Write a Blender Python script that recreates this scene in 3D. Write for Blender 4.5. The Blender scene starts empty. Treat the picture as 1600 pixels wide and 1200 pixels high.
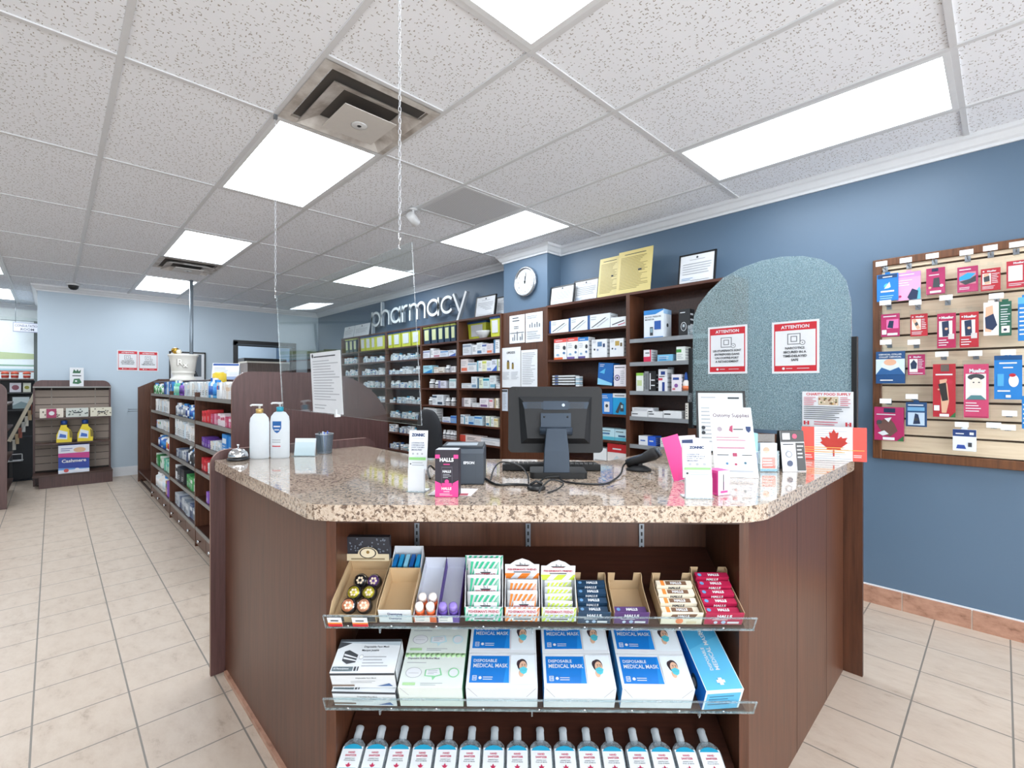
import bpy, math, random
from mathutils import Matrix, Vector
from math import sin, cos, pi, radians, sqrt, atan2
random.seed(7)
C = bpy.context.scene
COL = C.collection

# ------------------------------------------------------------------ camera, world, exposure
FPX, CY, YAW, EYE = 742.0, 602.0, radians(45.95), 1.36
cam_data = bpy.data.cameras.new('camera')
cam_data.sensor_width = 36
cam_data.lens = FPX/1600*36
cam_data.shift_y = (CY-600)/1600
cam_data.clip_start = 0.02
cam = bpy.data.objects.new('camera', cam_data)
COL.objects.link(cam)
cam.location = (0, 0, EYE)
cam.rotation_euler = (pi/2, 0, YAW-pi/2)
C.camera = cam
C.view_settings.view_transform = 'Standard'
C.view_settings.look = 'None'
C.view_settings.gamma = 1
C.view_settings.use_curve_mapping = False
C.view_settings.exposure = 0.54
C.cycles.max_bounces = 10
C.cycles.transparent_max_bounces = 24
C.cycles.glossy_bounces = 4
C.cycles.sample_clamp_indirect = 6
w = bpy.data.worlds.new('daylight')
C.world = w
w.use_nodes = True
w.node_tree.nodes['Background'].inputs[0].default_value = (0.93, 0.97, 1.0, 1)
w.node_tree.nodes['Background'].inputs[1].default_value = 5.0
LIGHT_STRENGTH = 8.4

FW = (cos(YAW), sin(YAW)); RT = (sin(YAW), -cos(YAW))
def at(u, v, ax, val):
    """world point seen at photo pixel (u, v) on the plane x=val, y=val or z=val"""
    a = (u-800)/FPX
    r = (FW[0]+a*RT[0], FW[1]+a*RT[1], -(v-CY)/FPX)
    i = 'xyz'.index(ax)
    t = (val-(EYE if i == 2 else 0))/r[i]
    return Vector((r[0]*t, r[1]*t, EYE+r[2]*t))

# ------------------------------------------------------------------ materials
_mats = {}
def lin(c):
    if isinstance(c, str):
        c = c.lstrip('#')
        c = [int(c[i:i+2], 16)/255 for i in (0, 2, 4)]
    return tuple(x/12.92 if x <= .04045 else ((x+.055)/1.055)**2.4 for x in c) + (1,)
def newmat(name):
    m = bpy.data.materials.new(name); m.use_nodes = True
    nt = m.node_tree; b = nt.nodes['Principled BSDF']
    return m, nt, b
def col(hexc, rough=.5, metal=0.0, name=None):
    k = (hexc, rough, metal)
    if k in _mats: return _mats[k]
    m, nt, b = newmat(name or 'paint_'+hexc.strip('#'))
    b.inputs['Roughness'].default_value = rough
    b.inputs['Metallic'].default_value = metal
    n = nt.nodes.new('ShaderNodeTexNoise'); n.inputs['Scale'].default_value = 30
    tc = nt.nodes.new('ShaderNodeTexCoord'); nt.links.new(tc.outputs['Object'], n.inputs['Vector'])
    mx = nt.nodes.new('ShaderNodeMix'); mx.data_type = 'RGBA'
    c = lin(hexc)
    mx.inputs[6].default_value = c
    mx.inputs[7].default_value = tuple(x*.93 for x in c[:3]) + (1,)
    nt.links.new(n.outputs['Fac'], mx.inputs[0]); nt.links.new(mx.outputs[2], b.inputs['Base Color'])
    _mats[k] = m
    return m
def ramp(nt, fac, stops):
    r = nt.nodes.new('ShaderNodeValToRGB')
    e = r.color_ramp.elements
    while len(e) < len(stops): e.new(.5)
    for el, (p, c) in zip(e, stops): el.position = p; el.color = lin(c) if isinstance(c, str) else c
    nt.links.new(fac, r.inputs[0]); return r.outputs['Color']
def noise(nt, scale, mapping=(1, 1, 1), detail=4, rough=.6, coord='Object', rot=(0, 0, 0)):
    tc = nt.nodes.new('ShaderNodeTexCoord'); mp = nt.nodes.new('ShaderNodeMapping')
    mp.inputs['Scale'].default_value = mapping; mp.inputs['Rotation'].default_value = rot
    nt.links.new(tc.outputs[coord], mp.inputs['Vector'])
    n = nt.nodes.new('ShaderNodeTexNoise'); n.inputs['Scale'].default_value = scale
    n.inputs['Detail'].default_value = detail; n.inputs['Roughness'].default_value = rough
    nt.links.new(mp.outputs[0], n.inputs['Vector'])
    return n.outputs['Fac'], mp
def mixc(nt, fac, a, b, mode='MIX'):
    m = nt.nodes.new('ShaderNodeMix'); m.data_type = 'RGBA'; m.blend_type = mode
    for s, x in ((0, fac), (6, a), (7, b)):
        if hasattr(x, 'node'): nt.links.new(x, m.inputs[s])
        else: m.inputs[s].default_value = lin(x) if isinstance(x, str) else x
    return m.outputs[2]
def wood(name, dark, mid, light, grain='z', rough=.35):
    m, nt, b = newmat(name)
    mp = {'z': (22, 22, 1.2), 'x': (1.2, 22, 22), 'y': (22, 1.2, 22)}[grain]
    f, _ = noise(nt, 3.0, mp, 6, .65)
    c = ramp(nt, f, [(.25, dark), (.5, mid), (.78, light)])
    g, _ = noise(nt, 1.3, (1, 1, .6), 2)
    c2 = mixc(nt, g, c, mixc(nt, .35, c, dark))
    nt.links.new(c2, b.inputs['Base Color'])
    b.inputs['Roughness'].default_value = rough
    return m
WOOD = wood('cherry_laminate', '#3c2215', '#573423', '#6a412d')
WOOD_H = wood('cherry_laminate_horizontal', '#3a1e14', '#532e20', '#66392a', 'y')
WOOD_S = wood('dark_shelf_laminate', '#2f1912', '#40241b', '#4f2e23', 'x')
WOOD_P = wood('walnut_melamine', '#3e2826', '#523634', '#624542', 'z', .4)
EDGE = col('#7c5446', .4)
WALNUT = wood('slatwall_frame_wood', '#4a2c18', '#6b4226', '#835432', 'z', .4)
def granite():
    m, nt, b = newmat('speckled_granite')
    f, mp = noise(nt, 62, (1, 1, 1), 8, .75)
    c = ramp(nt, f, [(.34, '#352c26'), (.41, '#7c6a5b'), (.46, '#b8a592'), (.54, '#d3c6b5'), (.63, '#ab9888'), (.74, '#77706a')])
    v = nt.nodes.new('ShaderNodeTexVoronoi'); v.inputs['Scale'].default_value = 140
    nt.links.new(mp.outputs[0], v.inputs['Vector'])
    f2, _ = noise(nt, 95, (1, 1, 1), 3, .5)
    dk = ramp(nt, f2, [(.57, (0, 0, 0, 1)), (.61, (1, 1, 1, 1))])
    c = mixc(nt, dk, c, '#3a2f2a')
    vv = ramp(nt, v.outputs['Color'], [(.0, (0, 0, 0, 1)), (.5, (.3, .3, .3, 1)), (1, (.6, .6, .6, 1))])
    c = mixc(nt, .28, c, mixc(nt, vv, '#8d6f5c', '#d9c3ab'))
    nt.links.new(c, b.inputs['Base Color'])
    b.inputs['Roughness'].default_value = .07
    b.inputs['Coat Weight'].default_value = .6
    b.inputs['Coat Roughness'].default_value = .04
    return m
GRANITE = granite()
def floor_mat(name, x0, y0, pitch, base='#bfae9c', dark='#9d8a79'):
    m, nt, b = newmat(name)
    tc = nt.nodes.new('ShaderNodeTexCoord'); mp = nt.nodes.new('ShaderNodeMapping')
    mp.inputs['Location'].default_value = (-x0, -y0, 0)
    nt.links.new(tc.outputs['Object'], mp.inputs['Vector'])
    br = nt.nodes.new('ShaderNodeTexBrick')
    br.offset = 0; br.squash = 1
    for k, v in (('Scale', 1), ('Brick Width', pitch), ('Row Height', pitch), ('Mortar Size', .0035), ('Mortar Smooth', .2)):
        br.inputs[k].default_value = v
    nt.links.new(mp.outputs[0], br.inputs['Vector'])
    f, _ = noise(nt, 16, (1, .45, 1), 8, .7, rot=(0, 0, .5))
    body = ramp(nt, f, [(.30, '#84715f'), (.42, '#b3a292'), (.6, '#c2b4a5'), (.75, '#b6a799')])
    g, _ = noise(nt, 2.2, (1, 1, 1), 2)
    body = mixc(nt, g, body, '#c4b4a4')
    c = mixc(nt, br.outputs['Fac'], body, '#7d776f')
    nt.links.new(c, b.inputs['Base Color'])
    b.inputs['Roughness'].default_value = .42
    bp = nt.nodes.new('ShaderNodeBump'); bp.inputs['Strength'].default_value = .35; bp.inputs['Distance'].default_value = .004
    bp.invert = True
    nt.links.new(br.outputs['Fac'], bp.inputs['Height']); nt.links.new(bp.outputs[0], b.inputs['Normal'])
    return m
FLOOR = floor_mat('beige_floor_tile', .243, .275, .3025)
def skirting_mat():
    m, nt, b = newmat('brown_skirting_tile')
    f, _ = noise(nt, 22, (1, .5, 1), 7, .7)
    c = ramp(nt, f, [(.3, '#7e5846'), (.45, '#a67c67'), (.65, '#b98f79')])
    nt.links.new(c, b.inputs['Base Color']); b.inputs['Roughness'].default_value = .4
    return m
def ceiling_mat():
    m, nt, b = newmat('fissured_ceiling_tile')
    tc = nt.nodes.new('ShaderNodeTexCoord')
    masks = []
    for i, (sc, rz, dens) in enumerate((((62, 24, 1), .5, .105), ((24, 62, 1), .2, .105), ((50, 50, 1), 0, .08))):
        mp = nt.nodes.new('ShaderNodeMapping'); mp.inputs['Scale'].default_value = sc; mp.inputs['Rotation'].default_value = (0, 0, rz)
        nt.links.new(tc.outputs['Object'], mp.inputs['Vector'])
        v = nt.nodes.new('ShaderNodeTexVoronoi'); v.inputs['Scale'].default_value = 1; v.voronoi_dimensions = '2D'
        nt.links.new(mp.outputs[0], v.inputs['Vector'])
        r = nt.nodes.new('ShaderNodeMapRange'); r.inputs['From Min'].default_value = dens; r.inputs['From Max'].default_value = dens+.05
        r.inputs['To Min'].default_value = 1; r.inputs['To Max'].default_value = 0
        nt.links.new(v.outputs['Distance'], r.inputs['Value'])
        s = nt.nodes.new('ShaderNodeSeparateColor'); nt.links.new(v.outputs['Color'], s.inputs[0])
        g = nt.nodes.new('ShaderNodeMath'); g.operation = 'GREATER_THAN'; g.inputs[1].default_value = .55
        nt.links.new(s.outputs[0], g.inputs[0])
        mu = nt.nodes.new('ShaderNodeMath'); mu.operation = 'MULTIPLY'
        nt.links.new(r.outputs[0], mu.inputs[0]); nt.links.new(g.outputs[0], mu.inputs[1]); masks.append(mu.outputs[0])
    a = nt.nodes.new('ShaderNodeMath'); a.operation = 'MAXIMUM'; nt.links.new(masks[0], a.inputs[0]); nt.links.new(masks[1], a.inputs[1])
    a2 = nt.nodes.new('ShaderNodeMath'); a2.operation = 'MAXIMUM'; nt.links.new(a.outputs[0], a2.inputs[0]); nt.links.new(masks[2], a2.inputs[1])
    f, _ = noise(nt, 300, (1, 1, 1), 2)
    base = mixc(nt, f, '#eef2f9', '#f4f7fc')
    nt.links.new(mixc(nt, a2.outputs[0], base, '#a19c98'), b.inputs['Base Color'])
    b.inputs['Roughness'].default_value = .95
    return m
CEIL = ceiling_mat()
def wall_mat(name, c1, c2, rough=.45):
    m, nt, b = newmat(name)
    f, _ = noise(nt, 1.6, (1, 1, 1), 3)
    nt.links.new(mixc(nt, f, c1, c2), b.inputs['Base Color'])
    b.inputs['Roughness'].default_value = rough
    g, _ = noise(nt, 180, (1, 1, 1), 2)
    bp = nt.nodes.new('ShaderNodeBump'); bp.inputs['Strength'].default_value = .06; bp.inputs['Distance'].default_value = .002
    nt.links.new(g, bp.inputs['Height']); nt.links.new(bp.outputs[0], b.inputs['Normal'])
    return m
BLUE = wall_mat('slate_blue_paint', '#586e84', '#546a80')
PALE = wall_mat('pale_blue_paint', '#b4c3cf', '#afbfcc')
WHITE = col('#dcdee0', .4); TRIM = col('#dfe2e6', .35)
def emit(name, c, s, banded=False):
    m = bpy.data.materials.new(name); m.use_nodes = True; nt = m.node_tree
    nt.nodes.remove(nt.nodes['Principled BSDF'])
    e = nt.nodes.new('ShaderNodeEmission'); e.inputs[0].default_value = lin(c); e.inputs[1].default_value = s
    nt.links.new(e.outputs[0], nt.nodes['Material Output'].inputs[0])
    return m
PANEL = emit('lit_diffuser', '#f1f8ff', LIGHT_STRENGTH)
def clear(name, tint='#f4fbfa', gloss_rough=.02, strength=1.0, speckle=None):
    m = bpy.data.materials.new(name); m.use_nodes = True; nt = m.node_tree
    nt.nodes.remove(nt.nodes['Principled BSDF'])
    t = nt.nodes.new('ShaderNodeBsdfTransparent'); t.inputs[0].default_value = lin(tint)
    g = nt.nodes.new('ShaderNodeBsdfGlossy'); g.inputs['Roughness'].default_value = gloss_rough
    lw = nt.nodes.new('ShaderNodeLayerWeight'); lw.inputs[0].default_value = .5
    pw = nt.nodes.new('ShaderNodeMath'); pw.operation = 'POWER'; pw.inputs[1].default_value = 4.5
    nt.links.new(lw.outputs['Facing'], pw.inputs[0])
    mu = nt.nodes.new('ShaderNodeMath'); mu.operation = 'MULTIPLY_ADD'; mu.use_clamp = True
    mu.inputs[1].default_value = .8*strength; mu.inputs[2].default_value = .045*strength
    nt.links.new(pw.outputs[0], mu.inputs[0])
    mx = nt.nodes.new('ShaderNodeMixShader')
    nt.links.new(mu.outputs[0], mx.inputs[0]); nt.links.new(t.outputs[0], mx.inputs[1]); nt.links.new(g.outputs[0], mx.inputs[2])
    out = mx.outputs[0]
    if speckle:
        f, _ = noise(nt, speckle[0], (1, 1, 1), 5, .7)
        k = ramp(nt, f, [(.44, (0, 0, 0, 1)), (.6, (1, 1, 1, 1))])
        d = nt.nodes.new('ShaderNodeBsdfDiffuse'); d.inputs[0].default_value = lin(speckle[2])
        tl = nt.nodes.new('ShaderNodeBsdfTranslucent'); tl.inputs[0].default_value = lin(speckle[2])
        ad = nt.nodes.new('ShaderNodeMixShader'); ad.inputs[0].default_value = .5
        nt.links.new(d.outputs[0], ad.inputs[1]); nt.links.new(tl.outputs[0], ad.inputs[2])
        m2 = nt.nodes.new('ShaderNodeMixShader')
        q = nt.nodes.new('ShaderNodeMapRange'); q.inputs['To Min'].default_value = speckle[3]; q.inputs['To Max'].default_value = speckle[1]
        nt.links.new(k, q.inputs['Value']); nt.links.new(q.outputs[0], m2.inputs[0])
        nt.links.new(out, m2.inputs[1]); nt.links.new(ad.outputs[0], m2.inputs[2]); out = m2.outputs[0]
        bp = nt.nodes.new('ShaderNodeBump'); bp.inputs['Strength'].default_value = .25; bp.inputs['Distance'].default_value = .002
        nt.links.new(f, bp.inputs['Height']); nt.links.new(bp.outputs[0], g.inputs['Normal'])
    nt.links.new(out, nt.nodes['Material Output'].inputs[0])
    return m
ACRYL = clear('clear_acrylic', '#f9fdfd', .02, .8)
ACRYL_E = clear('acrylic_edge', '#e6f0f3', .05, 2.0, (40, .3, '#eef3f6', .15))
RAIN = clear('rain_textured_glass', '#d9e9ea', .04, 1.1, (170, .55, '#cfe2e6', .14))
FILM = clear('clear_blister_plastic', '#fbfdfd', .08, .3)
GEL = clear('clear_bottle', '#eef5f9', .04, 1.6, (25, .5, '#dfe9f0', .25))
MILKY = clear('milky_plastic', '#dfe8ee', .15, 1.2, (8, .85, '#e4ebf0', .75))
CHROME = col('#d8dadc', .12, 1.0); STEEL = col('#9aa0a6', .3, 1.0)
BLACK = col('#121315', .35); DARK = col('#24272c', .45); PAPER = col('#dcdfe3', .6); CARD = col('#b99a76', .8)
INK = col('#3c4046', .7); GREYINK = col('#a9adb3', .7); NAVY = col('#16336b', .5); RED = col('#c3202e', .5)

# ------------------------------------------------------------------ text
_txt = {}
def text_mesh(s, bold=0.0):
    k = (s, bold)
    if k not in _txt:
        cu = bpy.data.curves.new('t', 'FONT'); cu.body = s; cu.offset = bold; cu.resolution_u = 2
        cu.dimensions = '2D'; cu.fill_mode = 'FRONT'
        o = bpy.data.objects.new('t', cu); COL.objects.link(o)
        dg = bpy.context.evaluated_depsgraph_get()
        me = bpy.data.meshes.new_from_object(o.evaluated_get(dg))
        vs = [tuple(v.co) for v in me.vertices]; fs = [tuple(p.vertices) for p in me.polygons]
        bpy.data.objects.remove(o); bpy.data.curves.remove(cu); bpy.data.meshes.remove(me)
        if vs:
            x0 = min(v[0] for v in vs); x1 = max(v[0] for v in vs); y0 = min(v[1] for v in vs); y1 = max(v[1] for v in vs)
        else: x0 = y0 = 0; x1 = y1 = 1
        _txt[k] = ([(v[0]-x0, v[1]-y0) for v in vs], fs, max(x1-x0, 1e-4), max(y1-y0, 1e-4))
    return _txt[k]

# ------------------------------------------------------------------ mesh builder
I4 = Matrix.Identity(4)
def T(x, y, z=0): return Matrix.Translation((x, y, z))
def R(a, ax='Z'): return Matrix.Rotation(a, 4, ax)
def frame(o, x, y, z):
    m = Matrix.Identity(4)
    for i, c in enumerate((x, y, z)):
        for j in range(3): m[j][i] = c[j]
    for j in range(3): m[j][3] = o[j]
    return m
class MB:
    def __init__(s, M=None): s.v = []; s.f = []; s.mi = []; s.mats = []; s.M = M or I4; s.sm = []
    def _m(s, m):
        if m not in s.mats: s.mats.append(m)
        return s.mats.index(m)
    def add(s, vs, fs, m, M=None, smooth=False):
        X = s.M @ M if M is not None else s.M
        b = len(s.v); s.v += [tuple(X @ Vector(v)) for v in vs]
        i = s._m(m)
        for f in fs: s.f.append(tuple(b+k for k in f)); s.mi.append(i); s.sm.append(smooth)
        return s
    def box(s, x0, y0, z0, x1, y1, z1, m, M=None):
        vs = [(x, y, z) for z in (z0, z1) for y in (y0, y1) for x in (x0, x1)]
        return s.add(vs, [(0, 2, 3, 1), (4, 5, 7, 6), (0, 1, 5, 4), (2, 6, 7, 3), (0, 4, 6, 2), (1, 3, 7, 5)], m, M)
    def quad(s, p, m, M=None): return s.add(p, [tuple(range(len(p)))], m, M)
    def prism(s, poly, z0, z1, m, M=None, caps=(True, True), m2=None):
        n = len(poly)
        a = sum(poly[i][0]*poly[(i+1) % n][1]-poly[(i+1) % n][0]*poly[i][1] for i in range(n))
        if a < 0: poly = poly[::-1]
        vs = [(x, y, z0) for x, y in poly]+[(x, y, z1) for x, y in poly]
        s.add(vs, [(i, (i+1) % n, n+(i+1) % n, n+i) for i in range(n)], m2 or m, M)
        fs = []
        if caps[0]: fs.append(tuple(range(n))[::-1])
        if caps[1]: fs.append(tuple(range(n, 2*n)))
        return s.add(vs, fs, m, M)
    def lathe(s, prof, m, n=16, M=None, smooth=True, sx=1, sy=1, cap=True):
        vs = []; fs = []
        for r, z in prof:
            for i in range(n): vs.append((r*cos(2*pi*i/n)*sx, r*sin(2*pi*i/n)*sy, z))
        for j in range(len(prof)-1):
            for i in range(n): fs.append((j*n+i, j*n+(i+1) % n, (j+1)*n+(i+1) % n, (j+1)*n+i))
        if prof[0][0] > 1e-5 and cap: fs.append(tuple(range(n))[::-1])
        if prof[-1][0] > 1e-5 and cap: fs.append(tuple(range((len(prof)-1)*n, len(prof)*n)))
        return s.add(vs, fs, m, M, smooth)
    def tube(s, pts, r, m, n=8, M=None, closed=False):
        pts = [Vector(p) for p in pts]; vs = []; fs = []; N = len(pts)
        up = Vector((0, 0, 1)); prev = None
        for i, p in enumerate(pts):
            a = pts[(i-1) % N] if (i or closed) else p; b = pts[(i+1) % N] if (i < N-1 or closed) else p
            d = (b-a).normalized()
            if prev is None: x = d.cross(up if abs(d.z) < .9 else Vector((1, 0, 0))).normalized()
            else:
                x = prev-d*prev.dot(d)
                x = x.normalized() if x.length > 1e-6 else d.orthogonal().normalized()
            prev = x; y = d.cross(x)
            rr = r[i] if isinstance(r, (list, tuple)) else r
            for k in range(n): vs.append(tuple(p+(x*cos(2*pi*k/n)+y*sin(2*pi*k/n))*rr))
        for i in range(N if closed else N-1):
            j = (i+1) % N
            for k in range(n): fs.append((i*n+k, i*n+(k+1) % n, j*n+(k+1) % n, j*n+k))
        if not closed: fs += [tuple(range(n))[::-1], tuple(range((N-1)*n, N*n))]
        return s.add(vs, fs, m, M, True)
    def text(s, t, x, y, h, m, M=None, wmax=None, bold=.01, al='c', z=0, w=None):
        vs, fs, tw, th = text_mesh(t, bold)
        if not vs: return s
        k = h/th; kx = k
        if w: kx = w/tw
        elif wmax and tw*k > wmax: kx = wmax/tw
        ox = x-(tw*kx/2 if al == 'c' else 0 if al == 'l' else tw*kx)
        return s.add([(ox+a*kx, y+b*k, z) for a, b in vs], fs, m, M)
    def ops(s, F, W, H, ops, dz=.0004):
        """flat print on a face: frame F (origin at lower left), size W x H, coordinates 0..1"""
        for i, o in enumerate(ops):
            z = dz*(1+i*.5); k = o[0]
            if k == 'r': s.quad([(o[1]*W, o[2]*H, z), (o[3]*W, o[2]*H, z), (o[3]*W, o[4]*H, z), (o[1]*W, o[4]*H, z)], o[5], F)
            elif k == 't':
                s.text(o[1], o[2]*W, o[3]*H, o[4]*H, o[5], F, wmax=(o[6]*W if len(o) > 6 else W*.94), bold=(o[7] if len(o) > 7 else .012), z=z)
            elif k == 'tl':
                s.text(o[1], o[2]*W, o[3]*H, o[4]*H, o[5], F, wmax=(o[6]*W if len(o) > 6 else W*.94), bold=.012, z=z, al='l')
            elif k == 'c':
                n = 20; rx = o[3]*W; ry = (o[5]*H if len(o) > 5 else rx)
                s.quad([(o[1]*W+rx*cos(2*pi*j/n), o[2]*H+ry*sin(2*pi*j/n), z) for j in range(n)], o[4], F)
            elif k == 'p': s.quad([(a*W, b*H, z) for a, b in o[1]], o[2], F)
            elif k == 'l':
                x0, y0, x1, y1, n, m = o[1:7]; rng = random.Random(int(x0*999+y1*77+n))
                st = (y1-y0)/n
                for j in range(n):
                    yy = y1-st*(j+.65); xe = x0+(x1-x0)*rng.uniform(.62, 1)
                    s.quad([(x0*W, yy*H, z), (xe*W, yy*H, z), (xe*W, (yy+st*.32)*H, z), (x0*W, (yy+st*.32)*H, z)], m, F)
        return s
    def build(s, name, parent=None, matrix=None, bevel=0, label=None, local=False, solid=0):
        me = bpy.data.meshes.new(name)
        vs = s.v
        if parent is not None and not local:
            inv = WM[parent.name].inverted(); vs = [tuple(inv @ Vector(v)) for v in vs]
        elif matrix is not None and not local:
            inv = matrix.inverted(); vs = [tuple(inv @ Vector(v)) for v in vs]
        me.from_pydata(vs, [], s.f)
        for m in s.mats: me.materials.append(m)
        me.polygons.foreach_set('material_index', s.mi)
        me.polygons.foreach_set('use_smooth', s.sm)
        me.update()
        o = bpy.data.objects.new(name, me); COL.objects.link(o)
        if parent is not None: o.parent = parent
        elif matrix is not None: o.matrix_world = matrix
        WM[o.name] = (WM[parent.name] if parent is not None else (matrix.copy() if matrix is not None else I4.copy()))
        if bevel:
            b = o.modifiers.new('bevel', 'BEVEL'); b.width = bevel; b.segments = 2; b.limit_method = 'ANGLE'
            b.angle_limit = radians(50)
        if label: o['label'] = label
        return o
WM = {}
def tag(o, label, cat, group=None):
    o['label'] = label; o['category'] = cat
    if group: o['group'] = group
    return o
def thing(name, label, cat, M, group=None):
    o = bpy.data.objects.new(name, None); COL.objects.link(o)
    o.empty_display_size = .05
    if not isinstance(M, Matrix): M = T(*M)
    o.matrix_world = M; WM[o.name] = M.copy()
    return tag(o, label, cat, group)
def struct(o): o['kind'] = 'structure'; return o
def dup(src, M, label=None, group=None):
    r = src.copy(); COL.objects.link(r); r.matrix_world = M; WM[r.name] = M.copy()
    if label: r['label'] = label
    if group: r['group'] = group
    for ch in list(src.children):
        c = ch.copy(); COL.objects.link(c); c.parent = r; WM[c.name] = M.copy()
        for g in list(ch.children):
            d = g.copy(); COL.objects.link(d); d.parent = c; WM[d.name] = M.copy()
    return r
# face frames of a carton of width w (x), depth d (y, front at y=0), height h
def faces(w, d, h):
    return {'front': (frame((-w/2, 0, 0), (1, 0, 0), (0, 0, 1), (0, -1, 0)), w, h),
            'top': (frame((-w/2, 0, h), (1, 0, 0), (0, 1, 0), (0, 0, 1)), w, d),
            'right': (frame((w/2, 0, 0), (0, 1, 0), (0, 0, 1), (1, 0, 0)), d, h),
            'left': (frame((-w/2, d, 0), (0, -1, 0), (0, 0, 1), (-1, 0, 0)), d, h)}
def carton_mb(w, d, h, m, dz=.0004, **fo):
    b = MB(); b.box(-w/2, 0, 0, w/2, d, h, m)
    F = faces(w, d, h)
    for k, ops in fo.items(): b.ops(F[k][0], F[k][1], F[k][2], ops, dz)
    return b
def carton(name, M, w, d, h, m, label, cat='box', group=None, dz=.0004, **fo):
    return tag(carton_mb(w, d, h, m, dz, **fo).build(name, matrix=M, local=True), label, cat, group)
def rounded(x0, y0, x1, y1, r, n=6, corners=(1, 1, 1, 1)):
    """rounded rectangle, corners flags: ll, lr, ur, ul"""
    P = []
    for (cx, cy, a0, on, px, py) in ((x0+r, y0+r, pi, corners[0], x0, y0), (x1-r, y0+r, 1.5*pi, corners[1], x1, y0),
                                     (x1-r, y1-r, 0, corners[2], x1, y1), (x0+r, y1-r, .5*pi, corners[3], x0, y1)):
        if on: P += [(cx+r*cos(a0+pi/2*i/n), cy+r*sin(a0+pi/2*i/n)) for i in range(n+1)]
        else: P.append((px, py))
    return P
def upright(axis, pos, th):
    """frame for a prism drawn in (horizontal, z) and extruded along the given axis"""
    if axis == 'y': return frame((0, pos, 0), (1, 0, 0), (0, 0, 1), (0, -1, 0))   # extrudes towards -y
    return frame((pos, 0, 0), (0, 1, 0), (0, 0, 1), (1, 0, 0))                    # extrudes towards +x
FACE_CAM = R(radians(-44.8)); FACE_MX = R(-pi/2)
# ------------------------------------------------------------------ room shell
H, WX, WY = 2.745, 3.69, 9.2
struct(MB().quad([(-5, -4, 0), (WX+.1, -4, 0), (WX+.1, 12.2, 0), (-5, 12.2, 0)], FLOOR).build('floor'))
struct(MB().quad([(-5, -4, H), (-5, 12.2, H), (WX+.1, 12.2, H), (WX+.1, -4, H)], CEIL).build('ceiling'))
struct(MB().box(WX, -4, 0, WX+.1, 12.2, H, BLUE).build('wall_right'))
b = MB(); dx0, dx1, dz = 2.30, 3.20, 2.05
b.box(-.15, WY, 0, dx0, WY+.12, H, PALE); b.box(dx1, WY, 0, WX, WY+.12, H, PALE); b.box(dx0, WY, dz, dx1, WY+.12, H, PALE)
struct(b.build('wall_far'))
struct(MB().box(-.15, WY+.12, 0, -.05, 11.7, H, PALE).build('wall_hall_side'))
struct(MB().box(-5, 11.7, 0, -.05, 11.8, H, col('#e6eeee', .5)).build('wall_hall_end'))
struct(MB().box(1.5, 11.6, 0, WX, 11.7, H, PALE).build('wall_back_room'))
struct(MB().box(-5.1, -4, 0, -5, 11.8, H, PALE).build('wall_left'))
FRW = col('#3b3f44', .4)
b = MB(); b.box(-5, -4.05, 0, WX, -3.95, .3, FRW); b.box(-5, -4.05, 2.55, WX, -3.95, H, FRW)
for i in range(7): b.box(-5+i*1.44, -4.04, .3, -4.94+i*1.44, -3.96, 2.55, FRW)
struct(b.build('window_1'))
# pilaster with the clock
struct(MB().box(3.49, 3.11, 0, WX, 3.735, H, BLUE).build('wall_pilaster'))
# crown moulding
def crown(path, name):
    prof = [(0, -.085), (.012, -.085), (.016, -.07), (.03, -.06), (.05, -.03), (.062, -.022), (.066, 0), (0, 0)]
    b = MB(); rings = []
    n = len(path)
    for i, p in enumerate(path):
        p = Vector(p); d1 = (Vector(path[i])-Vector(path[i-1])).normalized() if i else None
        d2 = (Vector(path[i+1])-p).normalized() if i < n-1 else None
        nn = lambda d: Vector((d.y, -d.x)) * -1
        if d1 is None: off = nn(d2)
        elif d2 is None: off = nn(d1)
        else:
            a, c = nn(d1), nn(d2); off = (a+c)/max(1+a.dot(c), .2)
        rings.append([(p.x+off.x*q, p.y+off.y*q, H+z) for q, z in prof])
    k = len(prof); vs = [v for r in rings for v in r]; fs = []
    for i in range(n-1):
        for j in range(k-1): fs.append((i*k+j, (i+1)*k+j, (i+1)*k+j+1, i*k+j+1))
    b.add(vs, fs, TRIM)
    return struct(b.build(name))
crown([(WX, -4), (WX, 3.11), (3.49, 3.11), (3.49, 3.735), (WX, 3.735), (WX, WY), (-.15, WY), (-.15, 11.7)], 'trim_1')
crown([(-.15, 11.7), (-5, 11.7)], 'trim_2')
# skirting: brown tiles on the right wall, white board on the far wall
b = MB(); SK = skirting_mat(); y = -1.22+.13
while y < 3.0:
    b.box(WX-.011, y+.003, 0, WX, y+.2995, .108, SK); y += .3025
b.box(WX-.008, -4, 0, WX, 3.1, .104, col('#cbbcae', .6)); b.box(WX-.006, -4, .104, WX, 3.1, .116, TRIM)
struct(b.build('baseboard_right'))
b = MB(); b.box(-.15, WY-.014, 0, 2.2, WY, .12, TRIM); b.box(-.15, WY-.02, .0, 2.2, WY, .02, TRIM)
b.box(-.15, WY-.009, .12, 2.2, WY, .135, TRIM)
struct(b.build('baseboard_far'))
# door frame, dark, round the opening in the far wall
b = MB(); DF = col('#15171b', .3)
for x0, x1, z0, z1 in ((dx0-.07, dx0, 0, dz+.07), (dx1, dx1+.07, 0, dz+.07), (dx0-.07, dx1+.07, dz, dz+.09)):
    b.box(x0, WY-.03, z0, x1, WY+.12, z1, DF)
b.box(dx0-.03, WY-.036, dz+.01, dx1+.03, WY-.03, dz+.022, col('#5c6a78', .3))
struct(b.build('trim_door_frame', bevel=.006))
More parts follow.
